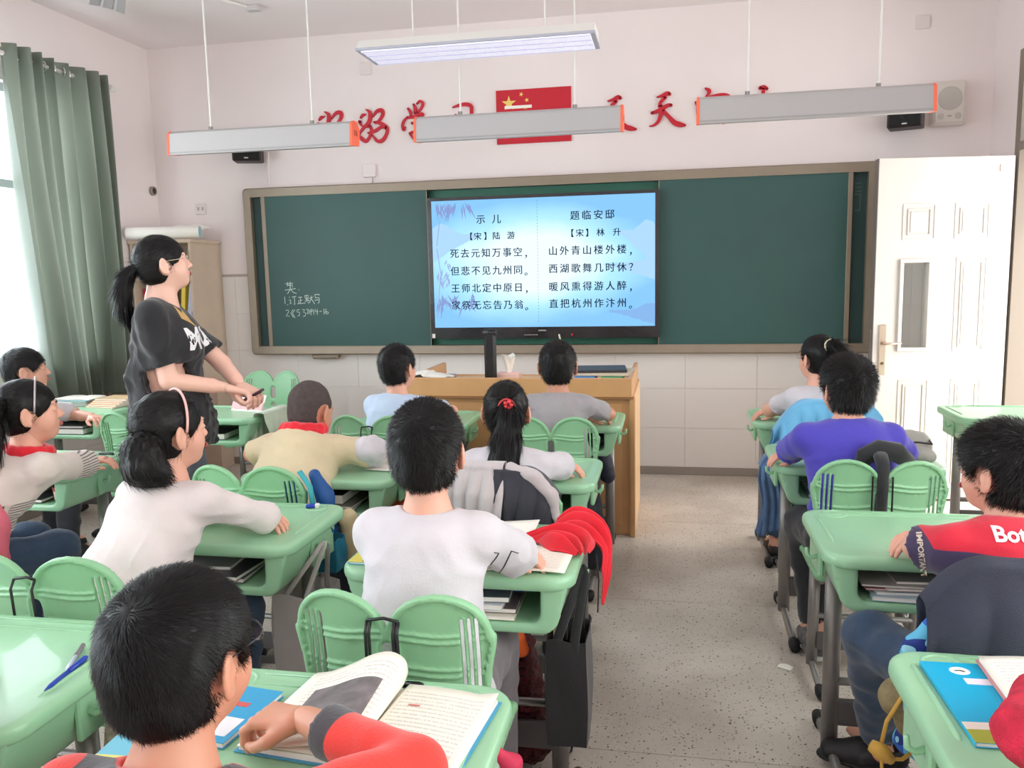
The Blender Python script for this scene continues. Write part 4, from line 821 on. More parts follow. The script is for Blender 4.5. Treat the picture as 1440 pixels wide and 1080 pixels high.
# ================================================================== PEOPLE
def head_mesh():
    f = F((-.105, -.12, -.20), (.105, .125, .125), .0036)
    f.ell((0, -.014, .022), (.071, .090, .084)).ell((0, .022, -.028), (.058, .064, .080), k=.03).ell((0, .050, -.082), (.030, .028, .020), k=.03)
    for s in (-1, 1): f.ell((s*.030, .046, -.038), (.030, .032, .036), k=.02)
    f.cone((-.034, .076, .020), (.034, .076, .020), .009, k=.016)
    for s in (-1, 1): f.ell((s*.031, .092, .002), (.018, .014, .010), k=.012, op='s').ell((s*.031, .074, .002), (.014, .012, .011), k=.004)
    f.cone((0, .083, .006), (0, .098, -.026), .006, .0095, k=.008)
    for s in (-1, 1): f.ell((s*.010, .089, -.029), (.008, .009, .007), k=.006)
    f.ell((0, .083, -.051), (.021, .009, .006), k=.006).ell((0, .081, -.060), (.018, .009, .006), k=.006)
    f.cone((-.018, .094, -.0555), (.018, .094, -.0555), .0018, k=.003, op='s')
    for s in (-1, 1):
        a = math.radians(28)*s; R = [[math.cos(a), -math.sin(a), 0], [math.sin(a), math.cos(a), 0], [0, 0, 1]]
        f.ell((s*.083, -.010, -.012), (.007, .019, .033), k=.006, R=R).cone((s*.068, .0, -.012), (s*.078, -.004, -.012), .014, .010, k=.006).ell((s*.076, -.002, -.038), (.006, .009, .010), k=.005).ell((s*.088, -.004, -.008), (.005, .011, .021), k=.003, op='s', R=R)
    f.cone((0, -.022, -.05), (0, -.030, -.19), .045, .050, k=.03)
    return f.raw()
HEAD = head_mesh()
def hand_mesh(curl, spread=1.0, thumb=.5):
    f = F((-.085, -.035, -.075), (.05, .165, .03), .0024); xs = (-.0265, -.0085, .0090, .0255); ln = (.060, .066, .061, .048)
    f.cone((0, -.03, 0), (0, .012, -.001), .021, .020, sq=((0, 0, 1), .72))
    for x, L_ in zip(xs, ln): f.cone((x*.55, .012, -.002), (x, .078, -.001), .013, .0105, k=.010)
    for i, (x, L_) in enumerate(zip(xs, ln)):
        p = np.array((x, .078, -.001)); a = 0; seg = (.45, .32, .25); sp = math.radians((-7, -2, 3, 9)[i])*spread
        for j in range(3):
            a += math.radians(curl[i] if isinstance(curl, (list, tuple)) else curl)*(.8, 1, .7)[j]; q = p+np.array((math.sin(sp)*math.cos(a), math.cos(sp)*math.cos(a), -math.sin(a)))*L_*seg[j]
            f.cone(p, q, (.0088, .0080, .0074)[j], (.0080, .0074, .0062)[j], k=.003); p = q
    t0 = np.array((-.014, .012, -.004)); t1 = t0+np.array((-.028, .030, -.010-.008*thumb)); t2 = t1+np.array((-.012+.012*thumb, .026, -.006-.006*thumb)); t3 = t2+np.array((-.003+.010*thumb, .020, -.003))
    f.cone(t0, t1, .014, .0115, k=.010).cone(t1, t2, .0105, .0090, k=.004).cone(t2, t3, .0088, .0066, k=.003)
    return f.raw()
HANDS = {'flat': hand_mesh(7), 'relax': hand_mesh(24), 'fist': hand_mesh(68, .4, 1.0), 'hold': hand_mesh(45, .6, 1.0)}
def rot3(yaw, pitch=0, roll=0):
    return np.array((Matrix.Rotation(yaw, 3, 'Z') @ Matrix.Rotation(pitch, 3, 'X') @ Matrix.Rotation(roll, 3, 'Y')))
def merge(parts):
    V, Q, n = [], [], 0
    for v, q in parts: V.append(v); Q.append(q+n); n += len(v)
    return np.concatenate(V), np.concatenate(Q)
def hair_cap(kind):
    f = F((-.13, -.16, -.16), (.13, .14, .16), .004)
    e = {'short': .011, 'long_top': .0145, 'shaved': .0035, 'girl': .010}[kind]
    f.ell((0, -.014, .022), (.071+e, .090+e, .084+e)).ell((0, -.030, -.030), (.060+e, .064+e*.6, .062), k=.02)
    if kind == 'long_top': f.ell((0, .0, .050), (.080, .095, .072), k=.02)
    def cut(X, Y, Z):
        sl, off = {'short': (1.10, -.050), 'long_top': (1.15, -.056), 'shaved': (1.10, -.052), 'girl': (1.05, -.055)}[kind]
        a = (sl*Y+off-Z)/math.hypot(1, sl)                       # face side of the hairline
        ax = np.abs(X); ear = np.sqrt((Y+.004)**2+((Z+.020)*.85)**2)-(.036 if kind != 'girl' else .026)
        n = {'short': -.082, 'long_top': -.088, 'shaved': -.07, 'girl': -.092}[kind]
        nape = n-Z+ax*.12
        return np.maximum(np.maximum(a, nape), np.where(ax > .055, -ear, -1))
    f.fn(cut, op='i', k=0); return f
CAPS = {}
def cap_raw(kind):
    if kind not in CAPS: CAPS[kind] = hair_cap(kind).raw()
    return CAPS[kind]
def strands(P, Q, n, L, w, lift, flow, rng, jit=.35):
    a, b, c, d = [P[Q[:, i]] for i in range(4)]; nr = np.cross(c-a, d-b); ar = np.linalg.norm(nr, axis=1)+1e-12; nr = nr/ar[:, None]
    i = rng.choice(len(Q), n, p=ar/ar.sum()); u, v = rng.random((n, 1)), rng.random((n, 1)); p = a[i]*(1-u)*(1-v)+b[i]*u*(1-v)+c[i]*u*v+d[i]*(1-u)*v; N = nr[i]
    D = flow(p, N)+rng.normal(0, jit, (n, 3))*.5; D -= N*np.einsum('ij,ij->i', D, N)[:, None]; D /= np.linalg.norm(D, axis=1, keepdims=True)+1e-9
    L = (L(p) if callable(L) else L)*rng.uniform(.6, 1.15, (n, 1)); lf = (lift(p) if callable(lift) else lift)*rng.uniform(.5, 1.4, (n, 1))
    S_ = np.cross(D, N)*w*rng.uniform(.7, 1.3, (n, 1)); m = p+(D*np.cos(lf)+N*np.sin(lf))*L*.55; t = m+(D*np.cos(lf*.6)+N*np.sin(lf*.6)-np.array((0, 0, .12)))*L*.5
    p0 = p-N*.002; V = np.stack([p0-S_, p0+S_, m+S_*.8, m-S_*.8, t], 1).reshape(-1, 3); k = np.arange(n)[:, None]*5
    return V, k+np.array([[0, 1, 2, 3]]), k+np.array([[3, 2, 4]])
def hair_obj(name, parent, cap, R, c, n, L=.022, w=.0007, lift=.35, crown=(.0, -.075, .085), mat=None, seed=1, extra=None, swirl=.5, jit=.35, sc=1):
    rng = np.random.default_rng(seed); P, Q, T = cap; crown = np.array(crown)
    Pn = P+vnormals(P, Q)*(vnoise(P*np.array((60, 60, 30)), seed)*.0022)[:, None]
    def flow(p, N):
        d = p-crown; d[:, 2] -= .015; s_ = np.cross(N, d); l = np.linalg.norm(d, axis=1, keepdims=True); return d/l+swirl*s_/l*np.exp(-l/.06)
    V, q4, t3 = strands(Pn, Q, n, L, w, lift, flow, rng, jit) if n else (np.zeros((0, 3)), np.zeros((0, 4), int), np.zeros((0, 3), int))
    VV = np.concatenate([Pn, V])*sc; QQ = np.concatenate([Q, q4+len(Pn)]); TT = t3+len(Pn)
    VV = VV@R.T+c
    if extra is not None:
        ve, qe, te = extra; m = len(VV); VV = np.concatenate([VV, ve]); QQ = np.concatenate([QQ, qe+m]); TT = np.concatenate([TT, te+m])
    return link(name, npmesh(name, VV, QQ, TT), mat or hair_m, parent)
def chain_hair(pts, rad, n, seed, w=.0012, L=.07, sq=None, hh=.005, noise=.004):
    # a hank of long hair along a centre line (world coordinates): solid core plus loose strands
    pts = [np.array(p, float) for p in pts]; lo = np.min(pts, 0)-max(rad)-.03; hi = np.max(pts, 0)+max(rad)+.03; f = F(lo, hi, hh)
    for a, b, ra, rb in zip(pts, pts[1:], rad, rad[1:]): f.cone(a, b, ra, rb, k=.012, sq=sq)
    P, Q, T = f.raw(); rng = np.random.default_rng(seed); A = np.array(pts)
    def tang(p):
        d = np.linalg.norm(p[:, None]-A[None], axis=2); i = np.argmin(d, 1); i0 = np.clip(i-1, 0, len(A)-1); i1 = np.clip(i+1, 0, len(A)-1); t = A[i1]-A[i0]; return t/np.linalg.norm(t, axis=1, keepdims=True)
    N = vnormals(P, Q); tt = tang(P); s_ = np.cross(tt, N); ang = np.einsum('ij,j->i', P-P.mean(0), np.array((1, .6, 0)))
    P = P+N*(vnoise(np.stack([P[:, 0]*130, P[:, 1]*130, P[:, 2]*9], 1), seed)*noise)[:, None]
    V, q4, t3 = strands(P, Q, n, L, w, .05, lambda p, N_: tang(p)*3, rng, .25); m = len(P)
    return np.concatenate([P, V]), np.concatenate([Q, q4+m]), t3+m
def vadd(a, b): return np.array(a, float)+np.array(b, float)
def person(label, hip, yaw, head, hyaw, hpitch, aL, aR, sleeve=.75, shirt_mat=None, shirt_fn=None, hair='short', skin=None, pants=None, group=None, legs=None, shoes=None, seed=1, stand=False, sw=.118, girth=1.0, nstr=5000, hem=.50, hroll=0, hl=.022, hlift=.35, cap=None, extra=None, wr=.010, armr=1.0, bust=0, sock=None, hs=1.0, neckoff=(0, -.022, -.134), longs=0, collar=None, flare=.0, lens=.022, sbw=.0007, hairmat=None, loose=1.0):
    skin = skin or skin_m; P0 = empty('person', label, 'person', (hip[0], hip[1], 0), 0, group); off = np.array((hip[0], hip[1], 0.))
    Rz = rot3(yaw); hz = hip[2]; H = np.array(head, float); nb = H+Rz@np.array(neckoff); hipc = np.array((hip[0], hip[1], hz))
    rx = Rz[:, 0]; fy = Rz[:, 1]; sh = {s: nb+rx*s*sw+np.array((0, 0, -.048)) for s in (-1, 1)}
    mid = hipc*.55+nb*.45+fy*-.02; mid[2] = hz+(nb[2]-hz)*.42; ch = hipc*.25+nb*.75-fy*.005; ch[2] = hz+(nb[2]-hz)*.72
    arms = {-1: aL, 1: aR}; lo = np.minimum.reduce([hipc, nb]+[np.array(q[i]) for q in (aL, aR) if q for i in (0, 1)])-.24; hi = np.maximum.reduce([hipc, nb]+[np.array(q[i]) for q in (aL, aR) if q for i in (0, 1)])+.24
    if legs is None: legs = {s: (hipc+rx*s*.10+fy*.36+np.array((0, 0, -.025)), hipc+rx*s*.11+fy*.33+np.array((0, 0, .09-hz))) for s in (-1, 1)}
    for s in (-1, 1):
        for q in legs[s]: lo = np.minimum(lo, np.array(q)-.12); hi = np.maximum(hi, np.array(q)+.12)
    lo[2] = max(lo[2], -.0); hi[2] = nb[2]+.10; g = girth
    def torso(f, e, top=True, low=None):
        k = .03
        f.cone(hipc-rx*.05, hipc+rx*.05, .082*g+e, k=0, sq=(fy, .95)); f.cone(hipc, mid, .112*g+e, .104*g+e, k=k, sq=(fy, .80)); f.cone(mid, ch, .104*g+e, .116*g+e, k=k, sq=(fy, .74))
        f.cone(sh[-1]*.70+sh[1]*.30-np.array((0, 0, .030)), sh[1]*.70+sh[-1]*.30-np.array((0, 0, .030)), .050+e, k=.04, sq=(fy, 1.05)); f.cone(ch, nb-np.array((0, 0, .050)), .108*g+e, .046+e, k=k, sq=(fy, .70)); f.cone(sh[-1], sh[1], .030+e*.6, k=.05)
        if bust: f.cone(ch+fy*bust-rx*.055-np.array((0, 0, .03)), ch+fy*bust+rx*.055-np.array((0, 0, .03)), .072+e, k=.05).cone(ch+fy*bust*.8, hipc*.5+mid*.5+fy*bust*.6, .07+e, .085+e, k=.04)
    # --- body
    f = F(lo, hi, .0078); torso(f, -.009)
    f.cone(nb-np.array((0, 0, .06)), nb+np.array((0, 0, .0)), .052, .046, k=.03).cone(nb, H+Rz@np.array((0, -.022, -.07)), .046, .043, k=.02)
    for s in (-1, 1):
        el, wr_ = np.array(arms[s][0]), np.array(arms[s][1]); f.cone(sh[s], el, .036*armr, .031*armr, k=.03).cone(el, wr_*.75+el*.25, .031*armr, .026*armr, k=.012).cone(wr_*.75+el*.25, wr_, .027, .0205, k=.01)
        kn, an = np.array(legs[s][0]), np.array(legs[s][1]); f.cone(hipc+rx*s*.075, kn, .070, .050, k=.03).cone(kn, kn*.6+an*.4, .050, .050, k=.02).cone(kn*.6+an*.4, an, .050, .030, k=.02)
        toe = an+np.array((fy[0]*.13, fy[1]*.13, -.045)); f.cone(an+np.array((0, 0, -.03))-fy*.02, toe, .032, .026, k=.02, sq=((0, 0, 1), .8))
    bp, bq, _ = f.raw(); HR = rot3(yaw+hyaw, hpitch, hroll); parts = [(bp, bq), (HEAD[0]*hs@HR.T+H, HEAD[1])]
    for s in (-1, 1):
        el, wr_ = np.array(arms[s][0]), np.array(arms[s][1]); o_ = arms[s][2] if len(arms[s]) > 2 else None
        d = np.array(o_[0], float) if o_ else wr_-el; pose = o_[1] if o_ else 'relax'; pn = np.array(o_[2] if o_ and len(o_) > 2 else (0, 0, -1), float)
        d = d/np.linalg.norm(d); z = -pn-d*np.dot(-pn, d); z /= np.linalg.norm(z); x = np.cross(d, z); hv, hq, _ = HANDS[pose]; hv = hv*np.array((s, 1, 1)) if s == -1 else hv*1.0
        if s == -1: hq = hq[:, ::-1]
        parts.append((hv*(.92 if not stand else 1.05)@np.stack([x, d, z], 0)+wr_+d*.006, hq))
    V, Q = merge(parts); body = link('body', npmesh('body', V-off, Q), skin, P0)
    # --- face details
    for s in (-1, 1):
        q = MB(); q.lathe([(.001, -.0105), (.006, -.009), (.0095, -.005), (.0108, 0), (.0095, .005), (.006, .009), (.001, .0105)], 14)
        e_ = q.obj('eye', eye_m, P0, smooth=True); e_.scale = (1, .85, .62); e_.rotation_euler = Matrix(HR.tolist()).to_euler(); e_.location = H+HR@np.array((s*.031, .0775, .002))*hs-off
        i_ = MB().lathe([(.0052, 0), (.0045, .0012), (.0015, .002)], 14, (0, -.0095, 0), axis='y').obj('iris', iris_m, e_, smooth=True); i_.rotation_euler = (0, 0, math.pi)
    lp = MB(); lp.grid(lambda u, v: ((u-.5)*.038*math.sqrt(max(0, 1-(2*v-1)**2))*1., .0925-((u-.5)*.038)**2*12-.004*abs(2*v-1)**2, -.0555+(v-.5)*.013), 12, 6, .003)
    l_ = lp.obj('lips', lip_m, P0, smooth=True); l_.rotation_euler = Matrix(HR.tolist()).to_euler(); l_.location = H-off
    eb = MB()
    for s in (-1, 1): eb.tube([(s*.014, .0865, .019), (s*.030, .0835, .0235), (s*.046, .071, .019)], [.0022, .0028, .0012], 6, sq=.6)
    b_ = eb.obj('eyebrows', hair_m, P0, smooth=True); b_.rotation_euler = Matrix(HR.tolist()).to_euler(); b_.location = H-off
    # --- hair
    cp = cap_raw(cap or {'short': 'short', 'shaved': 'shaved', 'long': 'long_top'}.get(hair, 'girl'))
    if extra is not None: extra = (extra[0]-off, extra[1], extra[2])
    hair_obj('hair', P0, cp, HR, H-off, nstr, lens, sbw, hlift, mat=hairmat or (shave_m if hair == 'shaved' else hair_m), seed=seed, extra=extra, crown=(0, -.08, .07) if hair not in ('pony', 'bun') else (0, .11, .05), swirl=.6 if hair not in ('pony', 'bun') else 0, sc=hs)
    # --- trousers
    pf = F(lo, np.array((hi[0], hi[1], hz+.16)), .0085); pf.cone(hipc-rx*.06, hipc+rx*.06, .100*g, sq=(fy, .95))
    for s in (-1, 1):
        kn, an = np.array(legs[s][0]), np.array(legs[s][1]); pf.cone(hipc+rx*s*.075-np.array((0, 0, .012)), kn, .080, .062, k=.03).cone(kn, an+(kn-an)*.12, .066, .052, k=.03)
        d_ = (an-kn)/np.linalg.norm(an-kn); pf.cone(an+(kn-an)*.14, an, .042, .048, op='s', flat=True)
    pv, pq, _ = pf.raw(); N = vnormals(pv, pq); pv = pv+N*(vnoise(np.stack([pv[:, 0]*22, pv[:, 1]*22, pv[:, 2]*34], 1), seed)*.006)[:, None]
    link('trousers', npmesh('trousers', pv-off, pq), pants or cloth('dark_trousers', (52, 54, 62)), P0)
    for s in (-1, 1):
        an = np.array(legs[s][1]); dy = fy if shoes is None or len(shoes) < 3 else np.array(shoes[2]); z0 = an[2]-.085
        f = F(an-.17, an+.17, .005); b = np.array((an[0], an[1], z0))
        f.cone(b+dy*-.045+np.array((0, 0, .042)), b+dy*.05+np.array((0, 0, .038)), .036, .036, sq=(np.cross(dy, (0, 0, 1)), .95)).cone(b+dy*.05+np.array((0, 0, .034)), b+dy*.135+np.array((0, 0, .026)), .036, .026, k=.02, sq=(np.cross(dy, (0, 0, 1)), 1.35)).cone(b+dy*-.035+np.array((0, 0, .05)), b+dy*-.03+np.array((0, 0, .10)), .036, .036, k=.015)
        f.cone(b+dy*-.03+np.array((0, 0, .095)), b+dy*-.03+np.array((0, 0, .15)), .040, .045, op='s')
        f.fn(lambda X, Y, Z: (z0+.008)-Z, op='i'); sv, sq_, _ = f.raw(); so = link('shoe', npmesh('shoe', sv-off, sq_), (shoes or (M('shoe_black', (36, 34, 38), .55),))[0], P0)
        f = F(np.array((an[0]-.2, an[1]-.2, z0-.012)), np.array((an[0]+.2, an[1]+.2, z0+.03)), .005)
        f.cone(b+dy*-.045+np.array((0, 0, .01)), b+dy*.04+np.array((0, 0, .01)), .041, .040, sq=((0, 0, 1), .3)).cone(b+dy*.04+np.array((0, 0, .01)), b+dy*.135+np.array((0, 0, .010)), .042, .036, k=.01, sq=((0, 0, 1), .33))
        sv, sq_, _ = f.raw(); link('sole', npmesh('sole', sv-off, sq_), (shoes or (0, M('sole_grey', (170, 168, 166), .6)))[1], so)
    # --- shirt
    e = .011*loose; f = F(lo, hi, .0068); torso(f, e); hemz = hz+(hem-.5)
    if flare: f.cone(mid, hipc-np.array((0, 0, .02)), .12*g+e, .15*g+e+flare, k=.04, sq=(fy, .85))
    else: f.cone(mid, hipc-np.array((0, 0, .02)), .11*g+e, .125*g+e, k=.04, sq=(fy, .85))
    for s in (-1, 1):
        el, wr_ = np.array(arms[s][0]), np.array(arms[s][1])
        if sleeve <= 1:
            end = sh[s]*(1-sleeve)+el*sleeve; f.cone(sh[s], end, .040+e*.4, .046+.005*loose, k=.03); dd = (el-sh[s])/np.linalg.norm(el-sh[s])
            f.cone(end-dd*.030, end+dd*.10, .037, .038, op='s', flat=True); f.cone(end, end+dd*.12, .09, .09, op='s', flat=True)
        else:
            fr = sleeve-1; end = el*(1-fr)+wr_*fr; dd = (wr_-el)/np.linalg.norm(wr_-el); f.cone(sh[s], el, .041+e*.5, .041, k=.03).cone(el, end, .041, .037, k=.015); f.cone(end-dd*.012, end+dd*.10, .024, .024, op='s', flat=True); f.cone(end, end+dd*.10, .07, .07, op='s', flat=True)
    f.cone(nb+np.array((0, 0, -.030))+fy*.012, nb+np.array((0, 0, .10))+fy*.02, .050, .085, k=.006, op='s')
    f.fn(lambda X, Y, Z: hemz-Z, op='i')
    v, q, _ = f.raw(); N = vnormals(v, q); rel = (v-hipc)@Rz
    w1 = vnoise(np.stack([rel[:, 0]*9+rel[:, 2]*7, rel[:, 1]*10, rel[:, 2]*11-np.abs(rel[:, 0])*16], 1), seed); w2 = vnoise(np.stack([rel[:, 0]*26, rel[:, 1]*20, rel[:, 2]*13], 1), seed+9); w3 = np.abs(vnoise(np.stack([rel[:, 0]*5-rel[:, 2]*9, rel[:, 1]*5, rel[:, 2]*22+rel[:, 0]*14], 1), seed+4))
    low = np.clip((nb[2]-v[:, 2])/.16, .25, 1); w4 = 1-np.abs(vnoise(np.stack([rel[:, 0]*12+rel[:, 2]*16*np.sign(rel[:, 0]+1e-6), rel[:, 1]*9, rel[:, 2]*5], 1), seed+21))*2
    def crease(a, b, c, sd): return np.clip(1-np.abs(vnoise(np.stack([a, b, c], 1), sd))*1.6, 0, 1)**3
    X_, Y_, Z_ = rel[:, 0]+.02*vnoise(rel*9, seed+2), rel[:, 1], rel[:, 2]; ax_ = np.abs(X_)
    cr = crease((ax_*.8+Z_*.6)*11, Y_*6, (Z_*.8-ax_*.6)*4.0, seed+31)*.8+crease(X_*5, Y_*6, Z_*13+ax_*14, seed+33)*.75*np.clip((nb[2]-.16-v[:, 2])/.1, 0, 1)+crease(X_*17, Y_*14, Z_*4, seed+35)*.35
    v = v+N*np.maximum((w1*.6+w2*.25-w3*.8+w4*.25-.25+cr*1.25)*wr*low, -.0085)[:, None]
    # settle so the cloth never dips inside the seat line
    mats = shirt_mat if isinstance(shirt_mat, (list, tuple)) else [shirt_mat]
    so = link('shirt', npmesh('shirt', v-off, q), list(mats), P0)
    if shirt_fn is not None:
        at = so.data.attributes.new('mask', 'FLOAT', 'POINT'); at.data.foreach_set('value', np.asarray(shirt_fn((v-hipc)@Rz, v), np.float32))
        at = so.data.attributes.new('across', 'FLOAT', 'POINT'); at.data.foreach_set('value', np.where(rel[:, 1] > .20+.35*(rel[:, 2]-.3), v[:, 2], np.arctan2(rel[:, 0], .05-rel[:, 1])*.12).astype(np.float32))
    return dict(root=P0, off=off, nb=nb, sh=sh, Rz=Rz, HR=HR, H=H, shirt=so, hip=hipc, body=body)
def twotone(name, c1, c2, stripe=0):
    m = cloth(name, c1); N = m.node_tree.nodes; L = m.node_tree.links; a = N.new('ShaderNodeAttribute'); a.attribute_name = 'mask'
    g = N.new('ShaderNodeMapRange'); g.inputs['From Min'].default_value = -.001; g.inputs['From Max'].default_value = .001; L.new(a.outputs['Fac'], g.inputs['Value'])
    x = N.new('ShaderNodeMixRGB'); src = N['Principled BSDF'].inputs['Base Color'].links[0].from_socket; L.new(g.outputs[0], x.inputs[0]); L.new(src, x.inputs[1]); x.inputs[2].default_value = srgb(*c2)
    if stripe:
        w = N.new('ShaderNodeAttribute'); w.attribute_name = 'across'; k = N.new('ShaderNodeMath'); k.operation = 'MULTIPLY'; k.inputs[1].default_value = stripe; L.new(w.outputs['Fac'], k.inputs[0]); q = N.new('ShaderNodeMath'); q.operation = 'FRACT'; L.new(k.outputs[0], q.inputs[0])
        r = N.new('ShaderNodeValToRGB'); r.color_ramp.elements[0].position = .62; r.color_ramp.elements[1].position = .72; r.color_ramp.elements[0].color = srgb(*c1); r.color_ramp.elements[1].color = srgb(*c2)
        L.new(q.outputs[0], r.inputs[0]); L.new(r.outputs[0], x.inputs[2])
    L.new(x.outputs[0], N['Principled BSDF'].inputs['Base Color']); return m
def scarf(p, mat, back=True, zo=.012, r=.016):
    # neckerchief folded round the collar, point hanging at the back
    nb, Rz, off = p['nb'], p['Rz'], p['off']; f = F(nb-.16, nb+.13, .005)
    n = 14
    for i in range(n):
        a, b = 2*math.pi*i/n, 2*math.pi*(i+1)/n
        A = nb+Rz@np.array((.066*math.sin(a), -.068*math.cos(a)+.005, zo-.022*math.sin(a/2)**2*1.2)); B = nb+Rz@np.array((.066*math.sin(b), -.068*math.cos(b)+.005, zo-.022*math.sin(b/2)**2*1.2)); f.cone(A, B, r, r, k=.01, sq=((0, 0, 1), 1.25))
    if back: f.cone(nb+Rz@np.array((0, -.075, .0)), nb+Rz@np.array((0, -.098, -.03)), .05, .03, k=.015, sq=(Rz[:, 1], .25))
    P, Q, _ = f.raw(); N = vnormals(P, Q); P = P+N*(vnoise(P*np.array((40, 40, 70)), 3)*.004)[:, None]
    o = link('neckerchief', npmesh('neckerchief', P-off, Q), mat, p['root']); return o
def headband(p, mat, sc=1, r=.0035, yy=.02, tilt=-.25, w=1.0):
    q = MB(); pts = []
    for i in range(19):
        a = math.pi*(i/18)*1.12-.19; x = .0842*math.cos(a); z = .020+.0965*math.sin(a); v = np.array((x, yy-tilt*(z-.02)*.6, z)); pts.append(tuple(p['HR']@v*sc))
    o = q.tube(pts, r, 8, sq=1).obj('headband', mat, p['root'], smooth=True); o.location = p['H']-p['off']; return o
def glasses(p, mat, sc=1.):
    q = MB(); HR = p['HR']
    for s in (-1, 1):
        q.tube([tuple(HR@np.array((s*.033+.019*math.cos(t), .099-.004*abs(math.cos(t)), .000+.0145*math.sin(t)))*sc) for t in np.linspace(0, 2*math.pi, 20)], .0012, 6)
        q.tube([tuple(HR@np.array(v)*sc) for v in ((s*.052, .095, .004), (s*.066, .072, .006), (s*.0795, -.002, .006), (s*.0785, -.016, -.008))], .0012, 6)
    q.tube([tuple(HR@np.array(v)*sc) for v in ((-.013, .101, .004), (0, .104, .007), (.013, .101, .004))], .0011, 6)
    o = q.obj('glasses', mat, p['root'], smooth=True); o.location = p['H']-p['off']
    for s in (-1, 1): MB().add([tuple(HR@np.array((s*.033+.0185*math.cos(t), .0985, .014*math.sin(t)))*sc) for t in np.linspace(0, 2*math.pi, 18)[:-1]], [tuple(range(17))]).obj('lens', glass_m, o)
    return o
def wrap(name, me, mat, target, origin, xdir, ydir, cast, parent=None, dist=.25, off=.0018, cuts=0):
    # lay a flat print onto the curved cloth of `target` (all in the parent's local space)
    if cuts:
        import bmesh
        bm = bmesh.new(); bm.from_mesh(me); bmesh.ops.triangulate(bm, faces=bm.faces); bmesh.ops.subdivide_edges(bm, edges=[e for e in bm.edges if e.calc_length() > .006], cuts=cuts, use_grid_fill=False); bm.to_mesh(me); bm.free()
    t = target.data; bv = BVHTree.FromPolygons([v.co[:] for v in t.vertices], [p.vertices[:] for p in t.polygons])
    xd, yd, cd = Vector(xdir).normalized(), Vector(ydir).normalized(), Vector(cast).normalized(); last = None
    for v in me.vertices:
        p = Vector(origin)+xd*v.co.x+yd*v.co.y; h = bv.ray_cast(p-cd*dist, cd, dist*2.4)
        if h[0] is not None: last = h[0]-cd*off+h[1]*0; v.co = last
        else: v.co = p if last is None else p+cd*((last-p).dot(cd))
    return link(name, me, mat, parent or target.parent)
def fold(head, yaw, sw=.118, out=.05, fwd=.19, ze=.748, zw=.738, over='L', reach=.30, handp='relax', off=(0, -.022, -.134)):
    # arms folded on the desk top: one hand shows beyond the opposite elbow
    Rz = rot3(yaw); nb = np.array(head)+Rz@np.array(off); g = lambda x, y, z: np.array((*(nb+Rz@np.array((x, y, 0)))[:2], z))
    up = g(sw-.24, fwd+.085, zw+.012), (Rz@np.array((-1, .02, -.05)), handp); lo = g(-sw-.075+reach, fwd+.045, zw), (Rz@np.array((1, .04, -.03)), handp)
    R = [g(sw+out, fwd, ze), up[0], up[1]]; L = [g(-sw-out, fwd, ze), lo[0], lo[1]]
    if over == 'R':
        R[1] = g(sw-.225, fwd+.045, zw); L[1] = g(-sw+.24, fwd+.085, zw+.012)
    return L, R
white_c = cloth('white_cotton', (208, 202, 208)); cream_c = cloth('cream_cotton', (210, 192, 158)); blue_c = cloth('light_blue_cotton', (190, 208, 232)); grey_c = cloth('grey_cotton', (160, 154, 158))
royal_c = cloth('royal_blue_cotton', (72, 62, 176)); red_c = cloth('red_cotton', (214, 30, 56)); navy_c = cloth('navy_cotton', (62, 50, 84)); blk_c = cloth('black_cotton', (30, 29, 33)); rf_c = cloth('red_fleece', (236, 58, 48)); char_c = cloth('charcoal_knit', (62, 58, 64))
jean_c = cloth('dark_jeans', (50, 72, 100), var=.25); bj_c = cloth('blue_jeans', (44, 78, 104), var=.2); gt_c = cloth('grey_trousers', (112, 104, 108)); bt_c = cloth('black_trousers', (34, 34, 40))
scarf_m = cloth('red_scarf', (222, 24, 44), var=.08)
def stripes(name, c1, c2, sc):
    m = M(name, c1, .85); N = m.node_tree.nodes; L = m.node_tree.links; tc = N.new('ShaderNodeTexCoord'); w = N.new('ShaderNodeTexWave'); w.inputs['Scale'].default_value = sc; w.bands_direction = 'DIAGONAL' if 0 else 'X'; w.inputs['Distortion'].default_value = .6; w.inputs['Detail Scale'].default_value = .6
    r = N.new('ShaderNodeValToRGB'); r.color_ramp.elements[0].position = .62; r.color_ramp.elements[1].position = .75; r.color_ramp.elements[0].color = srgb(*c1); r.color_ramp.elements[1].color = srgb(*c2)
    L.new(tc.outputs['Object'], w.inputs['Vector']); L.new(w.outputs['Fac'], r.inputs[0]); L.new(r.outputs[0], N['Principled BSDF'].inputs['Base Color']); return m
G = 'pupils seated at the green desks'
# --- boy in white, centre
h = (-.518, 1.69, 1.048); yw = .02; L, R = fold(h, yw, .122, .055, .20, over='L')
p = person('boy in white T-shirt at the centre, seen from behind, short black hair', (-.54, 1.61, .50), yw, h, -.05, .02, L, R, .92, white_c, pants=gt_c, group=G, seed=11, nstr=14000, sw=.122, lens=.020, girth=1.0, sbw=.00055, hlift=.45, hs=.95, hem=.46, flare=.01)
def pline(name, person_, pts, mat, w=.004, cast=(-.2, .95, -.1), n=10):
    # narrow printed line laid over cloth
    c = [np.array(q, float) for q in pts]; S_ = []
    for a, b in zip(c, c[1:]): S_ += [a+(b-a)*i/n for i in range(n)]
    S_.append(c[-1]); t = person_['shirt'].data; bv = BVHTree.FromPolygons([v.co[:] for v in t.vertices], [q.vertices[:] for q in t.polygons]); cd = Vector(cast).normalized(); out = []
    for q in S_:
        o = Vector(q-person_['off']); h_ = bv.ray_cast(o-cd*.2, cd, .5)
        if h_[0] is not None: out.append(h_[0]-cd*.001)
    if len(out) > 2: return MB().tube(out, w/2, 5, sq=.5).obj(name, mat, person_['root'])
print_b = M('black_print', (40, 38, 44), .6)
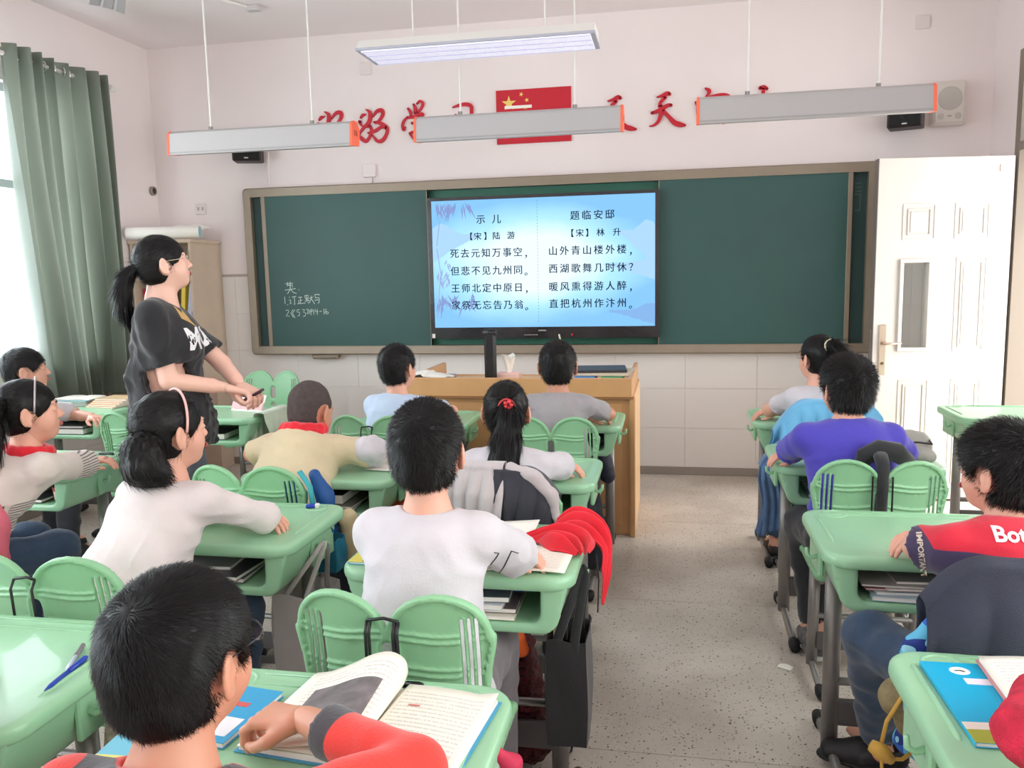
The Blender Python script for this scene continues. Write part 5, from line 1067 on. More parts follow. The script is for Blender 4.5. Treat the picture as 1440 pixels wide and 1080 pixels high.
pline('sleeve_line', p, [(-.426, 1.83, .828), (-.395, 1.83, .812), (-.424, 1.83, .752)], print_b); pline('sleeve_line', p, [(-.352, 1.84, .792), (-.368, 1.84, .803), (-.398, 1.83, .725)], print_b); pline('sleeve_line', p, [(-.70, 1.83, .80), (-.70, 1.83, .76)], print_b)
# --- ponytail girl
h = (-.540, 2.68, .965); L, R = fold(h, 0, .108, .05, .17, over='L', off=(0, -.03, -.13)); R[0][0] += .02
tail = chain_hair([(-.515, 2.578, 1.005), (-.512, 2.545, .975), (-.512, 2.530, .90), (-.522, 2.525, .82), (-.520, 2.530, .762)], [.026, .034, .046, .048, .028], 2600, 31, sq=((0, 1, 0), .7), w=.0010)
p = person('girl in white top with long black ponytail and red hair tie, seen from behind', (-.53, 2.55, .50), 0, h, .0, -.02, L, R, .95, white_c, hair='pony', group=G, seed=21, nstr=2600, sw=.108, hlift=.06, extra=tail, hs=.92, neckoff=(0, -.03, -.13), lens=.03, pants=jean_c)
q = MB(); q.tube([(-.515+.026*math.cos(a), 2.560, 1.0+.024*math.sin(a)) for a in np.linspace(0, 2*math.pi, 14)], .004, 8)
for a in range(5): q.lathe([(.001, -.006), (.007, 0), (.001, .006)], 8, (-.505+.010*math.cos(a*1.257), 2.530, 1.010+.010*math.sin(a*1.257)), axis='y')
o = q.obj('hair_tie', M('hair_tie_red', (214, 60, 66), .5), p['root']); o.location = -Vector(p['off'])
# --- grey shirt boy
h = (-.50, 3.70, 1.009); L, R = fold(h, 0, .124, .055, .19, over='L'); R[0] = np.array((-.285, 3.90, .748))
person('boy in grey T-shirt before the podium, seen from behind, right elbow on desk', (-.50, 3.60, .50), 0, h, -.04, .02, L, R, .70, grey_c, group=G, seed=31, nstr=4500, sw=.124, girth=1.0, skin=skin2_m)
# --- light blue shirt boy
h = (-1.262, 3.68, 1.002); L, R = fold(h, -.1, .122, .06, .19, over='L'); R[0] = np.array((-1.075, 3.93, .748))
person('boy in light blue T-shirt in front of the podium left end, seen from behind', (-1.30, 3.58, .50), -.1, h, -.25, .02, L, R, .70, blue_c, group=G, seed=41, nstr=4500, sw=.122, hs=.96)
# --- shaved boy in cream, writing
h = (-1.352, 2.90, .925); L = [np.array((-1.575, 2.84, .76)), np.array((-1.44, 3.00, .745)), ((.7, .7, -.05), 'relax')]; R = [np.array((-1.105, 2.88, .765)), np.array((-1.24, 3.02, .745)), ((-.6, .75, -.1), 'hold')]
p = person('boy with shaved head, cream shirt and red neckerchief, bending over his papers', (-1.36, 2.60, .50), 0, h, -.25, -.35, L, R, .95, cream_c, hair='shaved', group=G, seed=51, nstr=0, sw=.135, girth=1.08, neckoff=(0, -.075, -.085), skin=skin2_m, flare=.02, loose=1.4,
    shirt_fn=None)
scarf(p, scarf_m, zo=.03, r=.022)
f_ = F((-1.18, 2.78, .70), (-.92, 3.06, .86), .005); f_.cone((-1.12, 2.855, .782), (-1.10, 2.885, .772), .050, .052, k=.0).cone((-1.10, 2.885, .770), (-1.17, 2.97, .755), .050, .042, k=.03); P_, Q_, _ = f_.raw(); P_ = P_+vnormals(P_, Q_)*(vnoise(P_*40, 3)*.006)[:, None]
link('under_sleeve', npmesh('under_sleeve', P_-p['off'], Q_), white_c, p['root'])
# --- hairband girl
h = (-1.315, 1.95, 1.027); yw = -.15; L, R = fold(h, yw, .112, .05, .18, over='L', reach=.262)
bun = chain_hair([(-1.325, 1.880, 1.02), (-1.328, 1.845, .990), (-1.318, 1.83, .955), (-1.29, 1.845, .935)], [.034, .052, .052, .034], 1300, 61, w=.0009, L=.035, sq=None)
p = person('girl in white top with pink hairband and low hair knot, looking right', (-1.38, 1.74, .50), yw, h, -.42, .03, L, R, 1.25, cloth('warm_white_cotton', (222, 210, 209)), hair='bun', group=G, seed=61, nstr=2600, sw=.112, hlift=.06, extra=bun, hs=.94, lens=.03, pants=jean_c, flare=.02)
headband(p, M('pink_band', (240, 186, 180), .5), .94, .0035, .012)
# --- girl with red scarf far left
h = (-2.150, 2.40, .995); yw = -.42; L = [np.array((-2.38, 2.56, .755)), np.array((-2.24, 2.74, .742)), ((.9, .4, 0), 'relax')]; R = [np.array((-2.105, 2.60, .768)), np.array((-2.33, 2.78, .742)), ((-.8, .5, 0), 'relax')]
tl = chain_hair([(-2.175, 2.300, 1.030), (-2.175, 2.262, 1.00), (-2.165, 2.245, .94), (-2.172, 2.24, .88), (-2.20, 2.245, .82)], [.028, .034, .036, .030, .012], 1800, 71, w=.0010)
p = person('girl with red scarf, beaded hairband and striped pinafore at far left', (-2.40, 2.20, .50), yw, h, -.45, .05, L, R, .98, twotone('striped_pinafore', (216, 204, 196), (84, 78, 80), 105), hair='pony', group=G, seed=71, nstr=2400, sw=.112, hlift=.05, extra=tl, hs=.97, flare=.03, pants=jean_c, lens=.03,
    shirt_fn=lambda rc, c: np.maximum(.705-c[:, 2], np.minimum(c[:, 1]-2.50, c[:, 0]+2.20)))
scarf(p, scarf_m, back=False); headband(p, M('bead_band', (176, 166, 168), .35, .3), .97, .003, .02)
# --- far left boy
h = (-3.13, 3.50, 1.007); yw = -.55; L, R = fold(h, yw, .12, .05, .18, over='R'); R[0] = np.array((-3.085, 3.74, .752))
person('boy in white T-shirt at far left by the window, looking right', (-3.30, 3.34, .50), yw, h, -.35, .04, L, R, .85, white_c, group=G, seed=81, nstr=4500, sw=.12, hs=.98, hem=.45)
# --- front right girl
h = (.665, 3.90, 1.020); yw = .12; L, R = fold(h, yw, .108, .05, .19, over='R'); L[0] = np.array((.475, 4.06, .75)); L[1] = np.array((.66, 4.15, .742))
tl = chain_hair([(.690, 3.815, 1.085), (.715, 3.785, 1.080), (.745, 3.765, 1.03), (.750, 3.77, .96), (.742, 3.78, .92)], [.022, .032, .040, .034, .012], 1500, 91, w=.0010)
p = person('girl in white T-shirt with glasses and high ponytail at the front right', (.67, 3.77, .50), yw, h, .42, .03, L, R, .62, white_c, hair='pony', group=G, seed=91, nstr=2200, sw=.108, hlift=.08, extra=tl, hs=.93, lens=.03, pants=bj_c)
glasses(p, M('wire_pale', (196, 190, 186), .3, .7), .93); q = MB(); q.tube([(.700+.024*math.cos(a), 3.796+.006*math.cos(a), 1.085+.024*math.sin(a)) for a in np.linspace(0, 2*math.pi, 12)], .006, 6); o = q.obj('hair_tie', M('tie_cream', (230, 214, 180), .5), p['root']); o.location = -Vector(p['off'])
# --- royal blue boy
h = (.600, 2.95, 1.012); yw = .10; L, R = fold(h, yw, .132, .05, .17, over='R'); L[0] = np.array((.425, 3.07, .755)); R[0] = np.array((.82, 3.05, .755))
person('boy in royal blue T-shirt in the right column, back to us', (.635, 2.86, .50), yw, h, .22, .04, L, R, .97, royal_c, group=G, seed=101, nstr=9000, sw=.140, girth=1.16, neckoff=(0, -.03, -.118), hs=.93, cap='long_top', lens=.026, hlift=.6, pants=bt_c,
    shoes=(M('sneaker_grey', (110, 106, 108), .7, var=.4, scale=60), M('sole_white', (220, 218, 214), .5)), legs={-1: (np.array((.50, 3.14, .475)), np.array((.535, 3.02, .10))), 1: (np.array((.76, 3.22, .475)), np.array((.76, 3.16, .10)))})
# --- red and navy boy
h = (.750, 2.00, .957); yw = .30; L, R = fold(h, yw, .130, .06, .16, over='R', handp='hold'); L[0] = np.array((.575, 2.00, .768)); L[1] = np.array((.74, 2.14, .748)); R[1] = np.array((.665, 2.12, .765)); R[2] = ((-.95, -.05, -.15), 'relax'); R[0] = np.array((.925, 2.07, .76))
def two(rc, c):
    yoke = c[:, 2]-(.792+.012*np.cos((c[:, 0]-.66)*16)); slv = (c[:, 0]-.580)+(c[:, 2]-.80)*.35
    return -np.minimum(yoke, np.maximum(slv, -.02+0*yoke))
p12 = person('boy in red and navy shirt at the right edge, head turned to the left', (.70, 1.84, .50), yw, h, .38, .03, L, R, .92, twotone('red_navy_jersey', (214, 30, 56), (62, 50, 84)), group=G, seed=111, nstr=12000, shirt_fn=two, neckoff=(0, -.03, -.118), sw=.138, girth=1.04, hs=.93, cap='long_top', lens=.025, hlift=.6, pants=jean_c, sbw=.0006,
    legs={-1: (np.array((.505, 2.10, .49)), np.array((.585, 2.30, .105))), 1: (np.array((.78, 2.20, .475)), np.array((.80, 2.16, .10)))}, shoes=(M('shoe_black', (36, 34, 38), .55), M('sole_black', (30, 29, 31), .6), (-.93, .22, 0)))
pp = p12
q = MB()
for i in range(16):
    a, b = 2*math.pi*i/16, 2*math.pi*(i+1)/16
    q.tube([tuple(pp['nb']+pp['Rz']@np.array((.070*math.sin(t_), -.070*math.cos(t_), -.006-.02*math.sin(t_/2)**2))-pp['off']) for t_ in (a, b)], .011, 8, sq=1)
q.obj('collar', navy_c, pp['root'], smooth=True)
q = MB(); q.tube([tuple(pp['nb']+pp['Rz']@np.array((.077*math.sin(t_), -.077*math.cos(t_), .004-.02*math.sin(t_/2)**2))-pp['off']) for t_ in np.linspace(0, 2*math.pi, 33)], .0035, 6); q.obj('collar_stripe', white_c, pp['root'], smooth=True)
wp = M('white_print', (236, 232, 236), .6); bp_ = M('beige_print', (214, 196, 176), .6); o_ = Vector(pp['off'])
wrap('back_lettering', text_mesh('Bottom', .045, off=.0012, space=1.0), wp, pp['shirt'], Vector((.758, 1.90, .838))-o_, (1, .1, -.01), (0, .25, 1), (-.05, .96, -.2), cuts=2)
wrap('sleeve_lettering', text_mesh('IMPORTANT', .019, off=.0006), bp_, pp['shirt'], Vector((.570, 1.95, .765))-o_, (.16, .05, -.98), (.95, .3, .2), (.25, .95, -.1), cuts=1)
for k in range(3): pline('cloud_outline', pp, [(.705+.05*k+.05*(1-math.cos(a))/2-.0, 1.82, .755+.022*math.sin(a)) for a in np.linspace(0, math.pi, 8)], wp, .006, (-.05, .97, -.15), 3)
sk = MB(); sk.tube([tuple(np.array((.585, 2.30, .095))-pp['off']), tuple(np.array((.580, 2.298, .15))-pp['off'])], [.036, .035], 14); sk.obj('sock', cloth('sock_white', (206, 198, 200)), pp['root'], smooth=True)
# --- near boy in red
h = (-.580, .85, .972); yw = .02
Rr = [np.array((-.325, .955, .775)), np.array((-.535, 1.070, .765)), ((-.95, .22, -.10), 'hold')]; Ll = [np.array((-.745, .80, .66)), np.array((-.66, .90, .60)), ((.5, .8, -.2), 'relax')]
def cuffs(rc, c):
    d = np.linalg.norm(c-(np.array(Rr[1])+np.array((.045, -.02, 0))), axis=1)-.062; d2 = np.linalg.norm(c-(np.array(Ll[1])+np.array((-.04, -.03, 0))), axis=1)-.06
    rag = np.abs((c[:, 0]+.475)*.9+(c[:, 2]-.835)*1.5+(c[:, 1]-.80)*.15)-.017; rag2 = np.abs(-(c[:, 0]+.70)*.9+(c[:, 2]-.835)*1.5)-.017; lim = np.maximum(.74-c[:, 2], c[:, 1]-.95)
    return -np.minimum(np.minimum(d, d2), np.maximum(np.minimum(rag, rag2), lim))
p9 = person('boy in red long-sleeved top in the foreground, back of his black-haired head to us', (-.60, .60, .50), yw, h, -.22, -.04, Ll, Rr, 1.78, twotone('red_charcoal_top', (236, 58, 48), (62, 58, 64)), group=G, seed=121, nstr=34000, sw=.142, girth=1.05, hs=.93, lens=.019, sbw=.00036, hlift=.30, shirt_fn=cuffs, wr=.008, skin=skin2_m, cap='short', pants=jean_c, neckoff=(0, -.040, -.128))
glasses(p9, M('clear_frame', (60, 60, 66), .2), .93)
# --- partly seen neighbours at the two lower corners
h = (.70, .94, 1.0); p13 = person('pupil at the lower right corner, only a red and blue fleece sleeve in view', (.72, .76, .50), .0, h, .1, 0, [np.array((.482, 1.155, .780)), np.array((.575, 1.335, .768)), ((.85, .4, -.1), 'relax')], [np.array((.90, 1.10, .775)), np.array((.80, 1.25, .765)), ((-.9, .3, 0), 'relax')], 1.85, M('fleece_red', (206, 36, 66), .9, var=.35, scale=30, bump=.8, bscale=260), group=G, seed=131, nstr=2500)
h = (-1.27, .84, 1.0); person('pupil at the lower left corner, only a bare elbow in view', (-1.30, .66, .50), .0, h, -.1, 0, [np.array((-1.47, 1.02, .75)), np.array((-1.32, 1.15, .74)), ((.8, .5, 0), 'relax')], [np.array((-1.078, 1.025, .748)), np.array((-1.25, 1.16, .74)), ((-.9, .3, 0), 'relax')], .70, white_c, group=G, seed=141, nstr=2000, skin=skin2_m)
chair('X1', .72, .58, 'green chair of the pupil at the lower right corner'); chair('X2', -1.30, .48, 'green chair of the pupil at the lower left corner')
# --- teacher
h = (-1.965, 2.95, 1.497); yw = -1.22; Rz = rot3(yw)
hipT = (-1.955, 2.93, .86)
tl = chain_hair([(-2.040, 2.885, 1.485), (-2.072, 2.870, 1.450), (-2.092, 2.865, 1.395), (-2.095, 2.865, 1.33), (-2.078, 2.870, 1.262)], [.016, .027, .031, .030, .010], 2200, 151, w=.0009)
T_ = person('woman teacher in black T-shirt with glasses and low ponytail, standing and looking up', hipT, yw, h, .34, .16, [np.array((-1.83, 3.10, 1.08)), np.array((-1.72, 3.04, 1.00)), ((.75, -.35, -.25), 'hold')], [np.array((-1.895, 2.825, 1.045)), np.array((-1.745, 2.965, 1.000)), ((.86, .30, -.30), 'hold', (.2, -.3, -.9))],   .78, blk_c, hair='pony', armr=1.15, bust=.050, group=None, seed=151, nstr=2600, sw=.135, hlift=.05, extra=tl, hs=.98, lens=.03, stand=True, girth=1.0, hem=.42, skin=skin3_m, flare=.02, loose=1.7, wr=.012, neckoff=(0, -.03, -.145),
    legs={-1: (np.array((-1.90, 2.97, .47)), np.array((-1.89, 2.97, .09))), 1: (np.array((-1.98, 2.88, .47)), np.array((-1.97, 2.87, .09)))}, pants=cloth('grey_blue_trousers', (104, 108, 122)), shoes=(M('shoe_black', (0, 0, 0)), M('sole_grey', (0, 0, 0))))
glasses(T_, M('wire_gold', (210, 190, 170), .25, .8)); o_ = Vector(T_['off'])
q = MB(); q.tube([(-2.040+.010*math.cos(a), 2.885+.016*math.cos(a), 1.480+.019*math.sin(a)) for a in np.linspace(0, 2*math.pi, 12)], .005, 6); q.obj('hair_tie', black_m, T_['root']).location = -o_
rx_, fy_ = rot3(yw)[:, 0], rot3(yw)[:, 1]; c_ = Vector(T_['nb']+fy_*.14+rx_*.035); c_.z = 1.195
wrap('shirt_letter', text_mesh('MO', .115, off=.005), wp, T_['shirt'], c_-o_-Vector(rx_)*.02, -rx_, (0, 0, 1), -fy_+rx_*-.15, cuts=2, dist=.15)
gold = M('gold_print', (214, 176, 110), .4, .3); me_ = MB().add([(-.045, .0, 0), (-.02, .055, 0), (-.008, .02, 0), (.02, .035, 0), (.002, -.01, 0), (.022, -.045, 0), (-.012, -.02, 0)], [(0, 1, 2, 3, 4, 5, 6)]).mesh('gold_print')
wrap('gold_print', me_, gold, T_['shirt'], c_-o_+Vector((0, 0, .085)), -rx_, (0, 0, 1), -fy_+rx_*-.15, cuts=2, dist=.15)
# ================================================================== THINGS ON AND AROUND THE DESKS
DZ = .7015
def page_mat(name='printed_page', red=False):
    # printed lines: flat print on the paper, in the page's own UV-like object coordinates
    m = bpy.data.materials.new(name); m.use_nodes = True; N = m.node_tree.nodes; L = m.node_tree.links; b = N['Principled BSDF']; b.inputs['Roughness'].default_value = .65
    at = N.new('ShaderNodeAttribute'); at.attribute_name = 'uvp'; s = N.new('ShaderNodeSeparateXYZ'); L.new(at.outputs['Vector'], s.inputs[0])
    def ma(op, a, b_=0, c=0):
        n = N.new('ShaderNodeMath'); n.operation = op
        for i, v in enumerate((a, b_, c)):
            if isinstance(v, (int, float)): n.inputs[i].default_value = v
            else: L.new(v, n.inputs[i])
        return n.outputs[0]
    fr = ma('FRACT', ma('MULTIPLY', s.outputs[1], 21)); ln = ma('MULTIPLY', ma('GREATER_THAN', fr, .45), ma('LESS_THAN', fr, .80))
    ns = N.new('ShaderNodeTexNoise'); ns.inputs['Scale'].default_value = 1; ns.inputs['Detail'].default_value = 2; mp = N.new('ShaderNodeMapping'); mp.inputs['Scale'].default_value = (95, 26, 1); L.new(at.outputs['Vector'], mp.inputs[0]); L.new(mp.outputs[0], ns.inputs['Vector'])
    k = ma('MULTIPLY', ln, ma('GREATER_THAN', ns.outputs['Fac'], .46)); inx = ma('MULTIPLY', ma('GREATER_THAN', s.outputs[0], .10), ma('LESS_THAN', s.outputs[0], .90)); iny = ma('MULTIPLY', ma('GREATER_THAN', s.outputs[1], .08), ma('LESS_THAN', s.outputs[1], .92))
    x = N.new('ShaderNodeMixRGB'); x.inputs[1].default_value = srgb(242, 236, 224); x.inputs[2].default_value = srgb(198, 192, 188); L.new(ma('MULTIPLY', ma('MULTIPLY', k, ma('MULTIPLY', inx, iny)), .8), x.inputs[0]); L.new(x.outputs[0], b.inputs['Base Color']); return m
pg_m = page_mat()
def gridp(name, fn, nu, nv, mat, parent, thick=0, region=(0, 1, 0, 1)):
    u0, u1, v0, v1 = region; q = MB().grid(lambda u, v: fn(u0+(u1-u0)*u, v0+(v1-v0)*v), nu, nv, thick); me = q.mesh(name); a = me.attributes.new('uvp', 'FLOAT_VECTOR', 'POINT'); vals = []
    for k in range(2 if thick else 1):
        for j in range(nv):
            for i in range(nu): vals += [u0+(u1-u0)*i/(nu-1), v0+(v1-v0)*j/(nv-1), 0]
    a.data.foreach_set('vector', vals); return link(name, me, mat, parent, smooth=True)
CURL = [tuple(q[:2]) for q in cr_spline([(0, 0, 0), (.05, .14, 0), (.02, .27, 0), (-.12, .33, 0), (-.32, .28, 0), (-.56, .15, 0), (-.80, .04, 0), (-.97, .0, 0)], 6)]
def open_book(label, loc, rz, w=.17, h=.24, curl=.0, cat='book', pic=False, cover=(70, 160, 200), th=.008, group=None):
    t_ = empty('open_book', label, cat, loc, rz, group)
    MB().box(-w-.004, 0-.003, 0, w+.004, h+.003, .0016).obj('cover', M('cover_%d_%d_%d' % cover, cover, .45), t_)
    def right(u, v): return (u*w, v*h, .0016+th*(1-u*.35)*(1 if u > .06 else u/.06)+.004*math.sin(u*math.pi)+.010*max(0, u-.8)*5*max(0, v-.7)*3.3*(1 if curl else 0))
    def left(u, v):
        z = .0016+th*(1-u*.35)*(1 if u > .06 else u/.06)+.004*math.sin(u*math.pi)
        return (-u*w, v*h, z)
    gridp('right_page', right, 16, 12, pg_m, t_, .0006); gridp('left_page', lambda u, v: left(1-u, v), 16, 12, pg_m, t_, .0006)
    q = MB(); q.prism([(.0, .0018), (w*.99, .0018), (w*.99, th*.62), (w*.5, th*.9), (.012, th)], .002, h-.002, plane='xz'); q.prism([(-.0, .0018), (-w*.99, .0018), (-w*.99, th*.62), (-w*.5, th*.9), (-.012, th)], .002, h-.002, plane='xz'); q.obj('page_block', paper_m, t_)
    if curl:
        def tp(u, v):                      # a leaf rolling over towards the reader
            c = CURL; k = u*(len(c)-1.001); i = int(k); f_ = k-i; k2 = .35+.65*v
            return ((c[i][0]*(1-f_)+c[i+1][0]*f_)*w+.012*(1-v), v*h, .012+(c[i][1]*(1-f_)+c[i+1][1]*f_)*w*k2)
        gridp('curled_leaf', tp, 36, 12, pg_m, t_, .0006)
        gridp('picture_print', lambda u, v: tuple(Vector(tp(u, v))+Vector((.0, -.0004, .0016))), 20, 10, M('dark_picture', (120, 112, 114), .5, var=.45, scale=28), t_, 0, (.36, .84, .26, .70))
    if pic:
        gridp('picture_print', lambda u, v: tuple(Vector(right(u, v))+Vector((0, 0, .0008))), 8, 5, M('pink_picture', (236, 206, 190), .6, var=.12, scale=40), t_, 0, (.45, .90, .04, .22))
        gridp('red_print', lambda u, v: tuple(Vector(right(u, v))+Vector((0, 0, .0009))), 4, 3, M('red_print', (214, 130, 120), .6), t_, 0, (.22, .34, .705, .725))
    return t_
def flat_book(label, loc, rz, w, h, cover, th=.008, art=None, cat='book', group=None):
    t_ = empty('book', label, cat, loc, rz, group); cm = M('cover_%d_%d_%d' % cover, cover, .35)
    q = MB(); q.box(0, 0, 0, w, h, .001).box(0, 0, th-.001, w, h, th).box(0, 0, .001, .0012, h, th-.001); q.obj('cover', cm, t_); MB().box(.0012, .002, .001, w-.003, h-.002, th-.001).obj('pages', paper_m, t_)
    for nm, poly, col in (art or []): MB().prism([(a*w, b*h) for a, b in poly], th, th+.0004, plane='xy').obj(nm, M('ink_%d_%d_%d' % col, col, .4), t_)
    return t_
ell_ = lambda cx, cy, rx, ry, n=18: [(cx+rx*math.cos(2*math.pi*i/n), cy+ry*math.sin(2*math.pi*i/n)) for i in range(n)]
def pen(label, loc, rz, L_, cap, body, r=.0045, clip=True, group=None, el=0):
    t_ = empty('pen', label, 'pen', (loc[0], loc[1], loc[2]+r), rz, group)
    MB().lathe([(.0008, 0), (r*.5, .008), (r*.95, .016), (r, .02), (r, L_*.55)], 12, axis='x').obj('barrel', body, t_, smooth=True)
    MB().lathe([(r*1.12, L_*.55), (r*1.12, L_-.004), (r*.8, L_)], 12, axis='x').obj('cap', cap, t_, smooth=True)
    if clip: MB().box(L_*.60, -.0012, r*.9, L_-.006, .0012, r*.9+.002).obj('clip', cap, t_)
    return t_
# foreground desk
open_book('open textbook with a curled page and dark picture on the foreground desk', (-.478, 1.055, DZ), -.10, w=.175, h=.235, curl=1, pic=True, th=.012)
pen('black pen lying in the groove of the foreground desk', (-.500, 1.309, .699), 0, .075, black_m, black_m)
flat_book('small blue and white book beside the near boy on the foreground desk', (-.775, 1.085, DZ), -.12, .10, .165, (52, 160, 208), .010, [('white_patch', [(.1, .1), (.9, .1), (.9, .42), (.1, .42)], (236, 236, 240)), ('red_patch', [(.3, .62), (.7, .62), (.7, .70), (.3, .70)], (210, 90, 90))])
flat_book('blue and yellow book at the left end of the foreground desk', (-.852, .93, DZ), .05, .085, .20, (110, 190, 214), .008, [('yellow_patch', [(.0, .0), (1, .0), (1, .45), (0, .45)], (226, 222, 120))])
# lower left desk
blue_p = M('pen_blue', (30, 62, 170), .35); clear_p = M('pen_clear', (206, 210, 226), .2)
pen('blue pen with clear middle on the lower left desk', (-1.088, 1.185, DZ), math.radians(97), .13, blue_p, blue_p)
pen('clear ballpoint pen crossing the blue pen on the lower left desk', (-1.098, 1.250, DZ+.001), math.radians(114), .12, M('pen_grey', (120, 116, 122), .4), clear_p)
flat_book('orange edged blue book at the left end of the lower left desk', (-1.60, 1.345, DZ), .1, .145, .10, (40, 150, 206), .012)
# second desk of the hairband girl
o = MB().box(-.018, -.010, 0, .018, .010, .011, b=.003).obj('eraser', blue_p, None, loc=(-1.115, 2.36, DZ), rot=(0, 0, .3)); tag(o, 'small blue and white eraser on the hairband girl desk', 'eraser'); MB().box(.010, -.0105, -.0005, .024, .0105, .0115, b=.002).obj('white_tip', white_m, o)
# centre desk
flat_book('blue and yellow picture book under the left arm of the centre boy', (-.800, 1.885, DZ), -.03, .155, .215, (96, 186, 214), .006, [('yellow_field', [(0, 0), (1, 0), (1, .33), (0, .30)], (224, 216, 90)), ('orange_mark', [(.5, .12), (.72, .12), (.72, .2), (.5, .2)], (232, 160, 90))])
def nb_fn(u, v): return (u*.20, v*.185, .003+.004*math.sin(u*3)+.004*u)
t_ = empty('notebook', 'open lined notebook under the hand of the centre boy', 'notebook', (-.445, 1.885, DZ), -.04); gridp('page', nb_fn, 10, 8, pg_m, t_, .0025)
t_ = empty('booklet', 'white booklet with a lifted corner behind the centre boy arm', 'booklet', (-.545, 2.12, DZ), -.10); gridp('page', lambda u, v: (u*.17, v*.14, .004+.02*u*v*v), 10, 8, paper_m, t_, .002)
# red scarf thrown over the right end of the centre desk
def lump(name, label, cat, segs, mat, h=.0055, amp=.010, fr=28, seed=3, aniso=(1, 1, 1), group=None, k=.02, floor=None, kind=None, fold=0):
    P_ = [np.array(p, float) for s_ in segs for p in s_[:2]]; m = max(max(s_[2], s_[3])*(max(1, s_[4][1]) if len(s_) > 4 else 1) for s_ in segs)+amp*2+.02
    f = F(np.min(P_, 0)-m, np.max(P_, 0)+m, h)
    for s_ in segs: f.cone(s_[0], s_[1], s_[2], s_[3], k=k, sq=s_[4] if len(s_) > 4 else None)
    v, q, _ = f.raw(); N = vnormals(v, q); a = np.array(aniso, float); w = vnoise(v*fr*a, seed)*.6-np.abs(vnoise(v*fr*.8*a, seed+5))*1.0+.3+vnoise(v*fr*2.2*a, seed+8)*.25; v = v+N*(w*amp)[:, None]
    if floor is not None: v[:, 2] = np.maximum(v[:, 2], floor)
    c = v.mean(0); c[2] = v[:, 2].min(); o = link(name, npmesh(name, v-c, q), mat, None, tuple(c)); return tag(o, label, cat, group, kind)
Z1 = (0, 0, 1)
def cloth_strip(path, wid, nrm, pleat, amp, seed, mat, parent, name='cloth', nu=80, nv=60, skew=0):
    # a gathered length of cloth: path, half widths and facing given at a few stations, pleats running along it
    C_ = [q for q in cr_spline(path, 10)]; W_ = [q for q in cr_spline([(w, a, 0) for w, a in zip(wid, amp)], 10)]; N_ = [q for q in cr_spline(nrm, 10)]; n = len(C_)
    def at(L_, u): k = u*(n-1.001); i = int(k); return L_[i]*(1-(k-i))+L_[i+1]*(k-i)
    def f(u, v):
        c, w, m = at(C_, u), at(W_, u), at(N_, u); m = m/np.linalg.norm(m); t = at(C_, min(1, u+.02))-at(C_, max(0, u-.02)); b = np.cross(m, t); b /= np.linalg.norm(b)+1e-9
        s_ = (v-.5)*2; ph = pleat*math.pi*v+seed+1.4*math.sin(u*5+seed)+skew*u; h_ = w[1]*(abs(math.sin(ph))**1.3*.9+.35*math.sin(ph*.5+2)+.25)*(1-abs(s_)**4*.8)
        return tuple(c+b*s_*w[0]*(1+.12*math.sin(u*9+seed))+m*(max(h_, 0)+.0025))
    return MB().grid(f, nu, nv, .0014).obj(name, mat, parent, smooth=True)
t_ = empty('red_neckerchief', 'red neckerchief crumpled over the right end of the centre desk', 'neckerchief', (0, 0, 0))
UP, SD = (0, -.15, 1), (1, -.1, .1)
c1 = cloth_strip([(-.415, 2.10, .703), (-.36, 2.115, .705), (-.30, 2.10, .708), (-.245, 2.06, .708), (-.215, 2.01, .705)], (.006, .022, .062, .058, .02), (UP, UP, UP, UP, UP), 3.2, (.006, .02, .045, .040, .012), .6, scarf_m, t_)
c2 = cloth_strip([(-.315, 2.215, .704), (-.265, 2.20, .712), (-.215, 2.165, .712), (-.176, 2.125, .675), (-.170, 2.085, .625), (-.172, 2.05, .56)], (.03, .066, .060, .036, .020, .004), (UP, UP, (.4, -.2, 1), SD, SD, SD), 3.0, (.02, .048, .046, .022, .012, .003), 2.1, scarf_m, t_, skew=2)
# books and papers inside the desk boxes
def shelf_books(desk_key, items, x0=.12):
    d = DESKS[desk_key]; z = DH-.005-.119+.004
    for i, (w, dp, th, col, lab, rz) in enumerate(items):
        flat_book(lab, (d.location.x+x0+.012*i*(1 if i % 2 else -.5), d.location.y+.025+.008*(i % 3), z), rz, w, dp, col, th); z += th+.0008
shelf_books('C2', [(.33, .24, .010, (232, 224, 206), 'cream exercise book at the bottom of the centre desk box', 0), (.32, .23, .012, (120, 104, 104), 'brown book in the centre desk box', .03), (.31, .22, .014, (206, 206, 214), 'white book third from the bottom in the centre desk box', -.05), (.28, .2, .014, (96, 100, 108), 'slate grey book in the centre desk box under the blue pouch', .06)])
lump('pouch', 'crumpled blue cloth pouch inside the centre desk box', 'pouch', [((-.50, 1.98, .632), (-.34, 1.99, .632), .018, .020)], M('pouch_blue', (32, 74, 150), .7), amp=.005)
shelf_books('R2', [(.33, .27, .012, (176, 196, 206), 'plastic file at the bottom of the box in the red and navy boy desk', -.05), (.32, .26, .008, (196, 206, 212), 'pale blue file in the red and navy boy desk', .03), (.33, .25, .005, (200, 130, 130), 'red edged paper in the red and navy boy desk', .0), (.34, .26, .006, (206, 196, 190), 'thick folded newspaper in the red and navy boy desk', .04), (.32, .25, .005, (190, 180, 176), 'thin newspaper in the red and navy boy desk', -.03), (.30, .24, .008, (160, 150, 150), 'grey newspaper topmost in the red and navy boy desk', .05)])
shelf_books('L2', [(.32, .25, .012, (110, 106, 108), 'grey book at the bottom of the hairband girl desk box', .04), (.30, .24, .012, (66, 62, 66), 'dark book in the middle of the hairband girl desk box', -.06), (.28, .22, .01, (150, 146, 144), 'pale grey book topmost in the hairband girl desk box', .08)])
